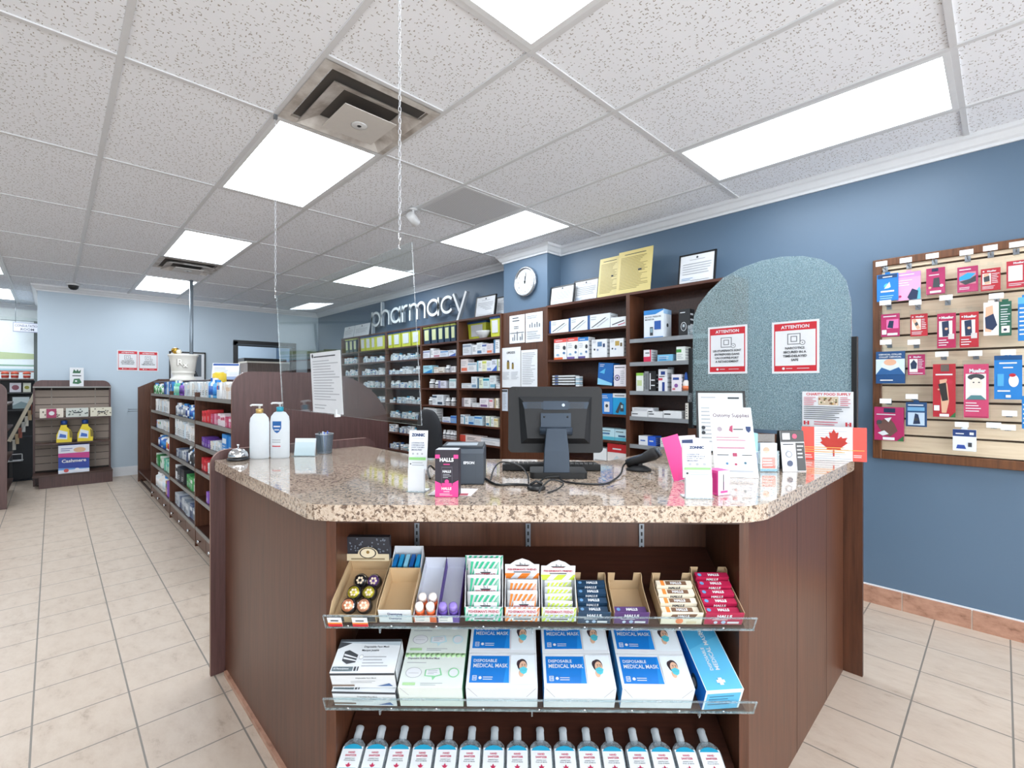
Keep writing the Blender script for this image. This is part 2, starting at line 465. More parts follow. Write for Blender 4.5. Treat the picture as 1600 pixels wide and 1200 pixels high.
# ceiling grid
GX = [.205+.61*k for k in range(-9, 6)]; GY = [.14+1.22*k for k in range(-3, 10)]
lights = []   # (x index start, y0, y1)
def gx(i): return .205+.61*i
LP = [(1, -2.3), (1, .14), (1, 2.58), (1, 5.02), (1, 7.46), (4, -1.08), (4, 2.58), (4, 5.02), (-2, -2.3), (-2, 2.58), (-2, 5.02), (-2, 7.46), (-3, 10.3), (-5, .14), (-5, 5.02), (0, 9.9)]
LP[LP.index((4, -1.08))] = (4, .14)
LP.remove((0, 9.9)); LP.remove((-3, 10.3)); LP.append((-2, 9.9)); LP.append((-5, 9.9)); LP.append((4, 9.9)); LP.append((4, -2.3))  # back-room panel is unseen, added to brighten the interior behind the doorway
GRID = col('#d9dbde', .4)
b = MB()
for x in GX:
    if x < WX-.05: b.box(x-.012, -4, H-.008, x+.012, (WY if x > -.1 else 11.7), H, GRID)
for y in GY:
    b.box(-5, y-.012, H-.007, (WX if y < WY else -.15), y+.012, H-.0005, GRID)
for i, y in ((1, 1.97), (1, 6.85), (3, 3.19)):
    b.box(gx(i), y-.012, H-.007, gx(i+1), y+.012, H-.0005, GRID)
struct(b.build('trim_3'))
HOUSING = col('#e4e7ea', .4)
def light_at(i, y0, src=[None], n=[0]):
    x0 = gx(i)
    M = T(x0+.305, y0+.61, H-.008)
    key = 'white lensed ceiling light panel '
    if src[0] is None:
        t = thing('ceiling_light', '', 'light', M)
        f = MB()
        f.box(-.293, -.598, 0, -.268, .598, .006, HOUSING); f.box(.268, -.598, 0, .293, .598, .006, HOUSING)
        f.box(-.268, -.598, 0, .268, -.573, .006, HOUSING); f.box(-.268, .573, 0, .268, .598, .006, HOUSING)
        f.build('frame', t, local=True)
        MB().quad([(-.268, -.573, .004), (-.268, .573, .004), (.268, .573, .004), (.268, -.573, .004)], PANEL).build('diffuser', t, local=True)
        src[0] = t
    else: t = dup(src[0], M)
    return t
lab = {(1, .14): 'lit rectangular ceiling panel cut off by the top edge of the photo, above the counter',
       (1, 2.58): 'lit rectangular ceiling panel touching the large square air vent, above the acrylic shield',
       (1, 5.02): 'lit ceiling panel before the far stained air vent, left of the chains',
       (1, 7.46): 'small lit ceiling panel behind the far stained air vent and grey pole',
       (4, .14): 'large lit ceiling panel beside the blue right wall, above the arched glass',
       (4, 2.58): 'lit ceiling panel beside the flat perforated return grille, in front of the clock',
       (4, 5.02): 'lit ceiling panel seen through the acrylic shield, above the pharmacy sign',
       (-2, 7.46): 'lit ceiling panel at the left edge of the photo, nearer one of the aisle pair',
       (-2, 9.9): 'lit ceiling panel over the consultation hall behind the pale blue wall corner'}
for i, y0 in LP:
    t = light_at(i, y0)
    t['label'] = lab.get((i, y0), 'lit ceiling panel out of view, beyond the frame or added in the back room')
    t['group'] = 'lit ceiling panels' if (i, y0) not in lab else 'lit ceiling panels in view'
# square diffusers
VW = col('#cfcbc6', .45)
def vent_stain():
    m, nt, b = newmat('dusty_vent_enamel')
    f, _ = noise(nt, 6, (1, 1, 1), 4)
    nt.links.new(ramp(nt, f, [(.4, '#d6d3cf'), (.62, '#a69e97')]), b.inputs['Base Color']); b.inputs['Roughness'].default_value = .5
    return m
VS = vent_stain()
def vent(x0, y0, label):
    t = thing('air_vent', label, 'vent', T(x0+.305, y0+.305, H-.01))
    def ring(b, o, zi, i, zo, m):
        vs = [(-o, -o, zo), (o, -o, zo), (o, o, zo), (-o, o, zo), (-i, -i, zi), (i, -i, zi), (i, i, zi), (-i, i, zi)]
        fs = [(k, (k+1) % 4, 4+(k+1) % 4, 4+k) for k in range(4)]
        b.add(vs, fs, m); b.add([(x, y, z+.004) for x, y, z in vs], [f[::-1] for f in fs], m)
    b = MB(); ring(b, .295, .0, .25, -.002, VS); ring(b, .25, .03, .235, 0, col('#8f8880', .6))
    b.build('frame', t, local=True)
    b = MB(); b.box(-.24, -.24, .0085, .24, .24, .0095, col('#57524e', .8)); b.build('duct_opening', t, local=True)
    b = MB(); ring(b, .228, .0, .145, -.036, VS); b.build('louver', t, local=True)
    b = MB(); b.box(-.135, -.135, -.056, .135, .135, -.052, VW)
    b.lathe([(.035, -.0585), (.04, -.0565)], WHITE, 20); b.lathe([(.008, -.061), (.011, -.0587)], DARK, 10)
    b.build('center_plate', t, local=True)
    return t
vent(gx(1), 1.97, 'large square ceiling air vent with dust stains, nearest the camera')
vent(gx(1), 6.24, 'small distant stained air vent above the grey pole')
t = thing('return_grille', 'flat perforated grey square return grille in the ceiling', 'vent', T(gx(3)+.305, 2.58+.305, H-.006))
def perforated():
    m, nt, b = newmat('perforated_sheet')
    tc = nt.nodes.new('ShaderNodeTexCoord'); v = nt.nodes.new('ShaderNodeTexVoronoi'); v.inputs['Scale'].default_value = 70; v.inputs['Randomness'].default_value = 0
    nt.links.new(tc.outputs['Object'], v.inputs['Vector'])
    nt.links.new(ramp(nt, v.outputs['Distance'], [(.2, '#7d7f82'), (.32, '#d5d7db')]), b.inputs['Base Color'])
    return m
MB().box(-.29, -.29, 0, .29, .29, .004, perforated()).build('perforated_sheet', t, local=True)
b = MB()
for a, c, d, e in ((-.293, -.293, .293, -.275), (-.293, .275, .293, .293), (-.293, -.275, -.275, .275), (.275, -.275, .293, .275)): b.box(a, c, -.003, d, e, 0, GRID)
b.build('frame', t, local=True)
# cameras on the ceiling
p = at(645, 325, 'z', H)
t = thing('security_camera', 'white bullet security camera under the ceiling beside the return grille', 'camera', T(p.x, p.y, H-.008))
MB().lathe([(.035, -.012), (.038, 0)], WHITE, 16).tube([(0, 0, -.01), (0, 0, -.05)], .012, WHITE).build('mount', t, local=True)
Mb = T(0, 0, -.075) @ R(radians(20)) @ R(radians(118), 'Y')
MB().lathe([(.02, -.05), (.034, -.045), (.036, .05), (.03, .052)], WHITE, 18, Mb).build('housing', t, local=True)
MB().lathe([(.027, .0525), (.026, .056)], DARK, 16, Mb).lathe([(.012, .0565), (.011, .058)], col('#7a2a2a', .2), 12, Mb).build('lens', t, local=True)
p = at(114, 446, 'z', H)
t = thing('security_camera', 'small dome security camera under the ceiling near the far pale wall', 'camera', T(p.x, p.y-.2, H-.008))
MB().lathe([(.075, -.025), (.08, 0)], WHITE, 20).build('mount', t, local=True)
MB().lathe([(0, -.085), (.03, -.08), (.05, -.06), (.058, -.025)], BLACK, 20).build('dome', t, local=True)
# wall notices on the far wall
def attention(name, M, w, h, lines, label, group=None, small=False):
    """printed safety notice facing local -y, hanging from its lower edge at z=0"""
    q = [('r', .05, .04, .95, .96, RED), ('r', .075, .15, .925, .82, PAPER), ('t', 'ATTENTION', .5, .855, .065, PAPER, .8, .03)]
    g = col('#6d7278', .5)
    q += [('r', .34, .55, .62, .76, g), ('r', .36, .565, .60, .745, PAPER), ('r', .41, .60, .55, .71, g), ('r', .43, .615, .53, .695, PAPER),
          ('c', .66, .58, .06, g), ('c', .66, .58, .045, PAPER), ('c', .66, .58, .015, g)]
    for i, s in enumerate(lines): q.append(('t', s, .5, .46-.075*i, .045, col('#16336b', .5) if small else INK, .72, .03))
    q += [('c', .26, .095, .03, PAPER), ('r', .32, .09, .45, .1, PAPER), ('r', .55, .09, .8, .1, PAPER)]
    b = MB(); b.box(-w/2, 0, 0, w/2, .0015, h, PAPER)
    b.ops(faces(w, 0, h)['front'][0], w, h, q, .0005)
    return tag(b.build(name, matrix=M, local=True), label, 'sign', group)
p0 = at(186, 576, 'y', WY); p1 = at(213, 546, 'y', WY)
attention('safety_notice', T((p0.x+p1.x)/2, WY-.004, p0.z-.03), .25, .31, ['LES STUPEFIANTS', 'ENTREPOSES DANS', 'UN COFFRE-FORT'], 'left of the two red and white notices on the far pale wall')
p0 = at(218, 577, 'y', WY); p1 = at(245, 548, 'y', WY)
attention('safety_notice', T((p0.x+p1.x)/2, WY-.004, p0.z-.03), .25, .31, ['NARCOTICS', 'SECURED IN A', 'TIME-DELAYED SAFE'], 'right of the two red and white notices on the far pale wall')
# framed picture on far wall
p0 = at(264, 598, 'y', WY); p1 = at(321, 551, 'y', WY)
t = thing('framed_picture', 'black-framed picture on the far wall behind the white urn', 'picture', T((p0.x+p1.x)/2, WY-.025, p0.z))
w_, h_ = p1.x-p0.x, p1.z-p0.z
b = MB()
for a, c, d, e in ((-w_/2, 0, -w_/2+.02, h_), (w_/2-.02, 0, w_/2, h_), (-w_/2, 0, w_/2, .02), (-w_/2, h_-.02, w_/2, h_)): b.box(a, 0, c, d, .025, e, BLACK)
b.build('frame', t, local=True)
b = MB(); b.box(-w_/2+.02, .012, .02, w_/2-.02, .02, h_-.02, PAPER)
b.ops(frame((-w_/2, .012, 0), (1, 0, 0), (0, 0, 1), (0, -1, 0)), w_, h_, [('r', .3, .2, .88, .92, col('#59636d', .5)), ('p', [(.4, .2), (.5, .5), (.55, .7), (.65, .55), (.8, .2)], col('#20262d', .5)), ('c', .56, .72, .05, col('#b9bfc4', .5))], .001)
b.build('print', t, local=True)
# wardrobe in the room behind the door
t = thing('wardrobe', 'brown wood-grain wardrobe seen through the dark door frame', 'cabinet', (2.85, 9.9, 0))
WG = wood('grey_brown_laminate', '#4b403c', '#6a5a53', '#7f6e66', 'z', .5)
MB().box(2.6, 9.75, 0, 3.45, 10.6, 1.78, WG).build('body', t)
MB().box(2.58, 9.72, 1.78, 3.46, 10.62, 1.81, col('#d8cfbf', .5)).build('top_board', t)
MB().box(2.55, 9.78, 1.81, 3.3, 10.5, 1.87, BLACK).build('lid', t)
# rail on the far wall beside the aisle shelving
t = thing('wire_rail', 'thin chrome wire rail on the far wall left of the aisle shelving', 'rail', (.95, WY-.01, .98))
MB().tube([(.82, WY-.006, 1.0), (.82, WY-.12, 1.0), (1.1, WY-.12, 1.0), (1.1, WY-.006, 1.0)], .004, STEEL).tube([(.82, WY-.006, .97), (.82, WY-.12, .97), (1.1, WY-.12, .97), (1.1, WY-.006, .97)], .004, STEEL).build('rail', t)
# ------------------------------------------------------------------ consultation hall behind the left edge
t = thing('glass_partition', 'white glazed partition with a green landscape band at the end of the hall', 'partition', (-2, 11.5, 0))
FR = col('#dfe9e6', .4)
b = MB()
b.box(-4.9, 11.52, 0, -.16, 11.56, .9, FR); b.box(-4.9, 11.5, 2.45, -.16, 11.58, 2.5, col('#aab5b4', .4))
b.build('lower_panel', t)
b = MB()
for x in (-.23, -1.6, -3.0): b.box(x, 11.48, .0, x+.045, 11.58, 2.45, col('#59625f', .4))
b.build('mullion', t)
b = MB(); b.box(-4.9, 11.53, .9, -.16, 11.54, 2.45, col('#e3edf0', .25))
Fp = frame((-4.9, 11.53, .9), (1, 0, 0), (0, 0, 1), (0, -1, 0))
b.ops(Fp, 4.74, 1.55, [('p', [(0, .58), (.7, .60), (.9, .655), (1, .64), (1, .585), (0, .5)], col('#bccb9c', .4)), ('r', 0, .505, 1, .52, col('#8fb7a0', .4)), ('r', 0, .44, 1, .455, col('#b0776f', .4)), ('r', 0, .455, 1, .475, col('#a8d0d8', .4))], .002)
b.build('frosted_pane', t)
p0 = at(20, 518, 'y', 11.2); p1 = at(65, 506, 'y', 11.2)
t = thing('hanging_sign', 'small grey consultation room sign hanging in the hall at the left', 'sign', ((p0.x+p1.x)/2, 11.2, p0.z))
w_, h_ = p1.x-p0.x, p1.z-p0.z
b = carton_mb(w_, .02, h_, col('#8c8fa0', .4), .001, front=[('r', .03, .08, .97, .92, col('#cfd0dc', .4)), ('t', 'CONSULTATION', .5, .55, .25, INK, .86), ('t', 'ROOM', .5, .17, .25, INK, .5)])
b.M = I4; b.build('panel', t, local=True)
for sx in (-1, 1): MB().tube([(sx*(w_/2-.03), .01, h_), (sx*(w_/2-.03), .01, H-p0.z)], .003, STEEL).build('hanger', t, local=True)
# display rack in the hall
t = thing('display_rack', 'dark rack with shelves in the hall between the two left gondolas', 'rack', (-.7, 10.3, 0))
DKR = col('#3b3d40', .5)
b = MB()
for z in (1.435, 1.235, .98): b.box(-1.4, 10.1, z, -.2, 10.45, z+.02, WOOD_S if z > 1.4 else DKR); 
b.build('shelf', t)
MB().box(-1.4, 10.45, 0, -.2, 10.48, 1.45, DKR).build('back_panel', t)
MB().box(-1.4, 10.1, 0, -.2, 10.47, .1, DKR).build('base', t)
for i, (u, g) in enumerate(((8, 0), (23, 0), (42, 0))):
    p = at(u, 592, 'y', 10.25)
    m = MB(T(p.x, 10.25, 1.457))
    m.lathe([(.035, 0), (.042, .07)], col('#f2e7dc', .5), 14, smooth=False); m.lathe([(.043, .07), (.045, .09), (.02, .105)], col('#d6512e', .4), 14)
    m.lathe([(.0385, .015), (.0415, .05)], col('#c23a2b', .5), 14)
    tag(m.build('snack_cup', matrix=T(p.x, 10.25, 1.457)), ['red-lidded cup on the hall rack, leftmost of the three', 'red-lidded cup on the hall rack, middle of the three', 'red-lidded cup on the hall rack, rightmost of the three'][i], 'cup', 'red-lidded cups on the hall rack')
for i, (u0, u1, c1, c2) in enumerate(((15, 33, '#f0edf5', '#9a5a6a'), (36, 48, '#f2f3e0', '#a9a63c'))):
    p0 = at(u0, 608, 'y', 10.2); p1 = at(u1, 608, 'y', 10.2)
    carton('product_box', T((p0.x+p1.x)/2, 10.2, 1.257), p1.x-p0.x, .12, .14, col(c1, .5), ['white box with a round mauve picture on the hall rack', 'white box with a round yellow picture on the hall rack'][i], front=[('c', .5, .5, .32, col(c2, .5))], dz=.001)
p0 = at(18, 636, 'y', 10.2); p1 = at(48, 609, 'y', 10.2)
carton('framed_print', T((p0.x+p1.x)/2, 10.15, 1.002), p1.x-p0.x, .02, .195, DARK, 'pale landscape print standing on the hall rack', 'picture', front=[('r', .06, .06, .94, .94, col('#cfdde0', .3)), ('p', [(.06, .06), (.94, .06), (.94, .4), (.5, .6), (.06, .3)], col('#8fa7ac', .4))], dz=.001)
# greeting card stand with slanted rail
t = thing('card_stand', 'slanted stand of greeting cards with a pale wooden rail beside the slatwall gondola', 'stand', (-.4, 9.6, 0))
a = at(14, 690, 'y', 9.55); c = at(55, 614, 'y', 9.55)
RL = col('#c9bfa8', .5)
b = MB(); d = (c-a).normalized(); n = Vector((-d.z, 0, d.x))
b.add([tuple(a+n*.02+Vector((0, o, 0))) for o in (0, .04)]+[tuple(c+n*.02+Vector((0, o, 0))) for o in (0, .04)]+[tuple(a-n*.02+Vector((0, o, 0))) for o in (0, .04)]+[tuple(c-n*.02+Vector((0, o, 0))) for o in (0, .04)],
      [(0, 1, 3, 2), (4, 6, 7, 5), (0, 2, 6, 4), (1, 5, 7, 3), (0, 4, 5, 1), (2, 3, 7, 6)], RL); b.build('rail', t)
b = MB(); b.box(-.62, 9.75, 0, -.2, 9.95, .62, col('#23282e', .5)); b.box(a.x+.0, 9.6, .0, a.x+.03, 9.63, a.z, DKR); b.box(c.x-.03, 9.6, 0, c.x, 9.63, c.z, DKR)
b.build('base', t)
b = MB(); rng = random.Random(3)
for i in range(8):
    q = a.lerp(c, (i+.4)/8.2); 
    b.box(q.x+.012, 9.62, q.z-.16, q.x+.05, 9.66, q.z-.02, col(['#e9e4d6', '#d0b790', '#b06a5a', '#dfe0dc'][i % 4], .6))
b.build('card', t)
b = MB()
for k in range(2): b.box(-.60+k*0, 9.5, .30+.1*k, -.30, 9.51, .31+.1*k, WHITE)
b.box(-.6, 9.5, .3, -.59, 9.51, .41, WHITE); b.box(-.31, 9.5, .3, -.3, 9.51, .41, WHITE); b.box(-.6, 9.5, .3, -.3, 9.74, .305, WHITE)
b.build('wire_tray', t)
struct(MB().box(-1.4, 9.7, 0.001, -.17, 11.4, .012, col('#3a4048', .8)).build('trim_floor_mat'))
# ------------------------------------------------------------------ service counter
XL, YR = .59, .53                       # outer planes of the two wings
ex = Vector((.88645, -.88, 0)); L0 = ex.length; ex.normalize()
en = Vector((-ex.y, ex.x, 0)); D0 = Vector((.59, 1.41, 0)).dot(en)
FRM = frame(en*D0, ex, en, (0, 0, 1))   # front frame: x along the front, y inwards, z up
Pl = lambda x, y: (FRM @ Vector((x, y, 0)))
CT = 1.01
root = thing('service_counter', 'dark cherry service counter with angled open shelf front', 'counter', FRM)
a, c = Pl(-.575, 0), Pl(.674, 0)
b = MB(); b.box(XL, a.y+.0, .0, XL+.02, 2.57, CT-.05, WOOD); b.build('side_panel', root, bevel=.002)
b = MB(); b.box(c.x, YR, 0, 2.71, YR+.02, CT-.05, WOOD)
for x in (1.98, 2.4): b.box(x, YR-.0006, 0, x+.002, YR, CT-.05, col('#2b1812', .6))
b.build('side_panel', root, bevel=.002)
def fbox(x0, y0, z0, x1, y1, z1, m): return MB(FRM).box(x0, y0, z0, x1, y1, z1, m)
fbox(-.575, 0, 0, -.546, .28, CT-.05, WOOD).build('bay_side', root, bevel=.001)
fbox(.655, 0, 0, .684, .28, CT-.05, WOOD).build('bay_side', root, bevel=.001)
fbox(-.546, .25, 0, .655, .268, CT-.05, WOOD).build('back_panel', root)
fbox(-.546, .0, CT-.062, .655, .25, CT-.05, WOOD_S).build('top_rail', root)
fbox(-.546, .02, 0, .655, .04, .1, WOOD).build('toe_board', root)
SLOT = col('#15161a', .5)
for x in (-.355, .035, .43):
    b = MB(FRM); b.box(x-.0085, .243, .12, x+.0085, .25, CT-.055, col('#8e949c', .35, .8))
    z = .14
    while z < CT-.07: b.box(x-.003, .2424, z, x+.003, .243, z+.013, SLOT); z += .024
    b.build('shelf_standard', root)
TILT = radians(24.6)
SH = []
for k, z0 in enumerate((.667, .430, .185)):
    S = FRM @ T(0, -.045, z0) @ R(TILT, 'X'); SH.append(S)
    b = MB(S); b.box(-.54, 0, -.014, .65, .315, -.001, WOOD_S); b.build('shelf', root)
    b = MB(S); b.box(-.556, -.008, -.004, .674, -.004, .042, ACRYL); b.box(-.556, -.008, -.006, .674, .03, -.003, ACRYL)
    b.box(-.557, -.0085, .0405, .675, -.0035, .0425, ACRYL_E); b.box(-.557, -.0085, -.007, .675, -.0035, -.004, ACRYL_E)
    for x in (-.556, .674): b.box(x-.002, -.008, -.004, x, -.004, .042, ACRYL_E)
    lp = b.build('shelf_lip', root, label='clear acrylic shelf lip')
    for x in (-.49, -.365, -.235, -.1, .06, .19, .325, .46, .585):
        o = MB(S).lathe([(.0035, 0), (.0035, .002), (.001, .003)], CHROME, 8, T(x, -.008, .004) @ R(pi/2, 'X')).build('screw', root)
    for x in (-.40, .04, .52):
        b = MB(S); b.box(x-.002, -.012, -.022, x+.002, -.002, -.007, ACRYL_E); b.build('label_clip', root)
# end panels
b = MB(); b.prism(rounded(.53, 0, 1.37, 1.055, .07, 8, (0, 0, 1, 1)), 0, .022, WOOD_P, upright('y', 2.592, 0), m2=EDGE)
b.build('end_panel', root)
b = MB(); b.prism(rounded(.455, 0, 1.30, 1.105, .05, 8, (0, 0, 0, 0)), 0, .022, WOOD, upright('x', 2.712, 0), m2=col('#3a211a', .4))
b.build('end_panel', root)
# tiled kick along the left wing
struct(MB().box(XL-.013, a.y-.2, 0, XL, 2.54, .02, skirting_mat()).build('trim_kick'))
# countertop
fl, fr_ = Pl(-.585, -.03), Pl(.708, -.03)
outer = [(XL-.045, 2.568), (XL-.045, fl.y+.05), (XL-.035, fl.y+.015), (fl.x+.03, fl.y-.035)]
outer += [(fr_.x-.035, fr_.y+.03), (fr_.x+.015, YR-.035), (fr_.x+.05, YR-.045), (2.708, YR-.045)]
inner = [(2.708, 1.30), (1.86, 1.27), (1.30, 1.92), (1.30, 2.568)]
b = MB(); b.prism(outer+inner, CT-.048, CT, GRANITE)
top = b.build('countertop', bevel=.006)
tag(top, 'polished beige and brown speckled granite-look worktop on the service counter', 'countertop')
# ------------------------------------------------------------------ arched rain glass in black posts on right wing
t = thing('glass_screen', 'arched rain-textured glass screen between black posts on the right wing of the counter', 'screen', (2.725, .87, 1.12))
P = [(1.274, 1.125), (.4985, 1.125), (.4985, 1.62)]
cy_ = [(.50, 1.76), (.52, 1.86), (.56, 1.93), (.62, 1.98), (.70, 2.012), (.80, 2.028), (.90, 2.025), (1.0, 2.005), (1.10, 1.965), (1.18, 1.90), (1.24, 1.83), (1.268, 1.77), (1.274, 1.70)]
b = MB(); b.prism(P+cy_, 0, .006, RAIN, upright('x', 2.720, 0), m2=ACRYL_E); b.build('glass_pane', t)
b = MB(); b.box(2.712, .475, 1.106, 2.738, .498, 1.59, BLACK); b.build('post', t, bevel=.002)
b = MB(); b.box(2.712, 1.275, 1.106, 2.738, 1.298, 1.58, BLACK); b.build('post', t, bevel=.002)
for z in (1.66, 1.26):
    b = MB(); b.box(2.708, 1.275, z, 2.735, 1.3, z+.055, ACRYL_E); b.build('clip', t)
# notices on the glass
p = at(1242, 583, 'x', 2.715)
attention('safety_notice', T(p.x, p.y, at(1204, 584, 'x', 2.715).z) @ FACE_MX, .215, .268, ['NARCOTICS', 'SECURED IN A', 'TIME-DELAYED', 'SAFE'], 'larger english red and white safe notice on the right of the arched glass')
p = at(1136, 583, 'x', 2.715)
attention('safety_notice', T(p.x, p.y, at(1136, 584, 'x', 2.715).z) @ FACE_MX, .215, .268, ['LES STUPEFIANTS SONT', 'ENTREPOSES DANS', 'UN COFFRE-FORT', 'A RETARDEMENT'], 'french red and white safe notice on the left of the arched glass')
p0 = at(1253, 664, 'x', 2.70); p1 = at(1333, 614, 'x', 2.70)
w_ = abs(p1.y-p0.y); h_ = p1.z-p0.z+.01
q = [('t', 'CHARITY FOOD SUPPLY', .52, .89, .075, RED, .94, .03), ('r', .33, .62, .72, .86, col('#c9b8a0', .6))]
rng = random.Random(5)
for i in range(26): q.append(('c', rng.uniform(.35, .7), rng.uniform(.65, .83), .018, col(rng.choice(['#7c5a44', '#e6d9c0', '#a0402f', '#58623e', '#d9b26a']), .6)))
q += [('l', .04, .6, .3, .86, 5, col('#c0455a', .6)), ('l', .76, .6, .97, .86, 5, col('#c0455a', .6)), ('l', .04, .2, .97, .6, 7, INK), ('l', .25, .04, .75, .18, 2, col('#c0455a', .6))]
for x in (.04, .86): q += [('r', x, .05, x+.035, .16, RED), ('r', x+.075, .05, x+.11, .16, RED), ('c', x+.055, .105, .013, RED)]
carton('charity_notice', T(2.705, (p0.y+p1.y)/2, p0.z-.005) @ FACE_MX, w_, .002, h_, PAPER, 'white charity food supply notice with red heading against the arched glass', 'sign', front=q)
# ------------------------------------------------------------------ hanging acrylic shield
tA = radians(3)
M_sh = frame((.82, 1.94, 1.815), (0, -1, 0), (sin(tA)*-1, 0, cos(tA)), (-cos(tA), 0, -sin(tA)))
t = thing('acrylic_shield', 'clear acrylic sneeze shield hanging on two chains over the left wing', 'screen', M_sh)
b = MB(M_sh); b.prism([(-.635, -.575), (.645, -.585), (.635, .0), (-.635, .0)], -.002, .002, ACRYL, m2=ACRYL_E); b.build('acrylic_sheet', t)
for i, (yy, xx) in enumerate(((2.575, .815), (1.37, .815))):
    z1 = 1.83; k = MB(); z = H-.01; j = 0
    while z > z1+.05:
        pts = []
        for q in range(8):
            an = 2*pi*q/8; hx, hz = .0045*cos(an), .011*sin(an)
            pts.append((xx+(hx if j % 2 else 0), yy+(0 if j % 2 else hx), z-.011+hz))
        k.tube(pts, .0011, col('#c9ccd0', .35, .7), 4, closed=True); z -= .0185; j += 1
    k.build('chain', t)
    hk = [(xx, yy+.010*sin(a_), z-.012+.016*cos(a_)) for a_ in [i_*.45 for i_ in range(-3, 9)]]
    k = MB(); k.tube([(xx, yy, z+.004)]+[(xx, yy+.008*sin(a_), z-.014+.016*cos(a_)) for a_ in [q*.5 for q in range(0, 9)]]+[(xx, yy+.006*sin(a_), z-.05-.012*cos(a_)) for a_ in [q*.6 for q in range(5, -2, -1)]], .0016, CHROME, 6)
    k.build('hook', t)
    MB().box(xx-.008, yy-.008, H-.03, xx+.008, yy+.008, H-.004, STEEL).build('ceiling_clip', t)
p0 = at(473, 655, 'x', .80); p1 = at(519, 604, 'x', .80)
cx = (p0.y+p1.y)/2
q = [('c', .08, .95, .03, INK), ('l', .12, .9, .9, .96, 1, INK), ('l', .08, .2, .95, .88, 15, GREYINK), ('l', .08, .05, .5, .15, 2, GREYINK)]
Mp = M_sh @ T(1.94-cx, -.575, .003)
pw = abs(p0.y-p1.y)/2; ph = .262
b = MB(); b.box(-pw, 0, 0, pw, ph, .001, PAPER)
b.ops(frame((-pw, 0, .001), (1, 0, 0), (0, 1, 0), (0, 0, 1)), 2*pw, ph, q)
Mr = Mp
tag(b.build('paper_notice', matrix=Mr, local=True), 'white printed letter clipped to the bottom of the hanging acrylic shield', 'paper')
b = MB(); b.box(.085, -.012, -.012, .1, .02, .008, WHITE); tag(b.build('paper_clip', matrix=Mr, local=True), 'small white clip at the lower corner of the letter on the shield', 'clip')
# ------------------------------------------------------------------ tall wall shelving (pharmacy side)
SX = 3.45; TOPZ = 2.132
LV = [1.89, 1.71, 1.515, 1.325, 1.11, .905, .70, .46, .10]
LV2 = [1.86, 1.605, 1.35, 1.11, .885, .66, .40, .10]
LV1 = [1.737, 1.546, 1.31, 1.10, .87, .62, .36, .10]
LIP = col('#8b8f93', .35)
bays = [(1.30, 2.176, LV1, 'first tall shelving bay, behind the arched glass'), (2.176, 3.09, LV2, 'second tall shelving bay, right of the clock pillar'),
        (3.735, 4.494, LV, 'third tall shelving bay, left of the clock pillar'), (4.494, 5.276, LV, 'fourth tall shelving bay, behind the black chair'),
        (5.276, 6.187, LV, 'fifth tall shelving bay, with yellow bins on top'), (6.187, 7.034, LV, 'sixth tall shelving bay, seen through the acrylic shield'),
        (7.034, 7.655, LV, 'seventh narrow tall shelving bay, seen through the shield')]
BACK = WX-.012
for y0, y1, lv, nm in bays:
    xb = BACK if not (3.1 < y0 < 3.7) else BACK
    t = thing('shelving_unit', 'cherry wood open '+nm, 'shelving', (SX, (y0+y1)/2, 0), 'tall wall shelving bays')
    for y in (y0, y1-.018): MB().box(SX, y, 0, BACK, y+.018, TOPZ, WOOD).build('side_panel', t, bevel=.0015)
    MB().box(BACK-.008, y0+.018, 0, BACK, y1-.018, TOPZ, WOOD_S).build('back_panel', t)
    MB().box(SX, y0+.018, TOPZ-.02, BACK-.008, y1-.018, TOPZ, WOOD_H).build('top_board', t)
    for z in lv:
        o = MB().box(SX+.004, y0+.018, z-.02, BACK-.008, y1-.018, z, WOOD_H).build('shelf', t)
        if lv is LV1: MB().box(SX-.004, y0+.02, z-.028, SX+.004, y1-.02, z+.004, LIP).build('metal_edge', o)
struct(MB().box(SX+.02, 3.092, 0, SX+.038, 3.733, 2.13, WOOD).build('trim_pillar_panel'))
t = thing('shelving_unit', 'dark shelving bay in the far corner behind the acrylic shield', 'shelving', (3.5, 8.5, 0), 'corner shelving')
for y in (8.35, 9.1): MB().box(SX, y, 0, BACK, y+.018, 2.0, BLACK).build('side_panel', t)
MB().box(BACK-.008, 8.368, 0, BACK, 9.1, 2.0, DARK).build('back_panel', t)
for z in (1.98, 1.62, 1.40, 1.18, .95): MB().box(SX, 8.368, z-.02, BACK-.008, 9.1, z, DARK).build('shelf', t)

# ---- item prototypes standing on shelves, front towards -y
def rdcol(c): return col(c, .45)
BW = ['#e9edf0', '#dfe6ea', '#eef0f2', '#d7e2e8']
protos = {}
def bottle_proto(k, r, h, body, cap, band):
    if k not in protos:
        b = MB(); b.lathe([(r*.95, 0), (r, .004), (r, h*.68), (r*.72, h*.78), (r*.62, h*.8)], body, 14)
        b.lathe([(r*1.006, h*.14), (r*1.006, h*.58)], PAPER, 14)
        b.lathe([(r*1.012, h*.42), (r*1.012, h*.54)], band, 14)
        b.lathe([(r*.72, h*.79), (r*.74, h), (r*.6, h+.001)], cap, 14, smooth=False)
        o = b.build('medicine_bottle', matrix=T(0, 0, -5), local=True); protos[k] = o.data
        bpy.data.objects.remove(o)
    return protos[k]
def box_proto(k, w, d, h, base, ops):
    if k not in protos:
        o = carton_mb(w, d, h, base, .0008, front=ops, right=[('r', .1, .15, .9, .3, ops[0][5] if ops and ops[0][0] == 'r' else GREYINK)]).build('medicine_box', matrix=T(0, 0, -5), local=True)
        protos[k] = o.data; bpy.data.objects.remove(o)
    return protos[k]
def place(name, me, M, label, cat, group):
    o = bpy.data.objects.new(name, me); COL.objects.link(o); o.matrix_world = M; WM[o.name] = M.copy()
    return tag(o, label, cat, group)
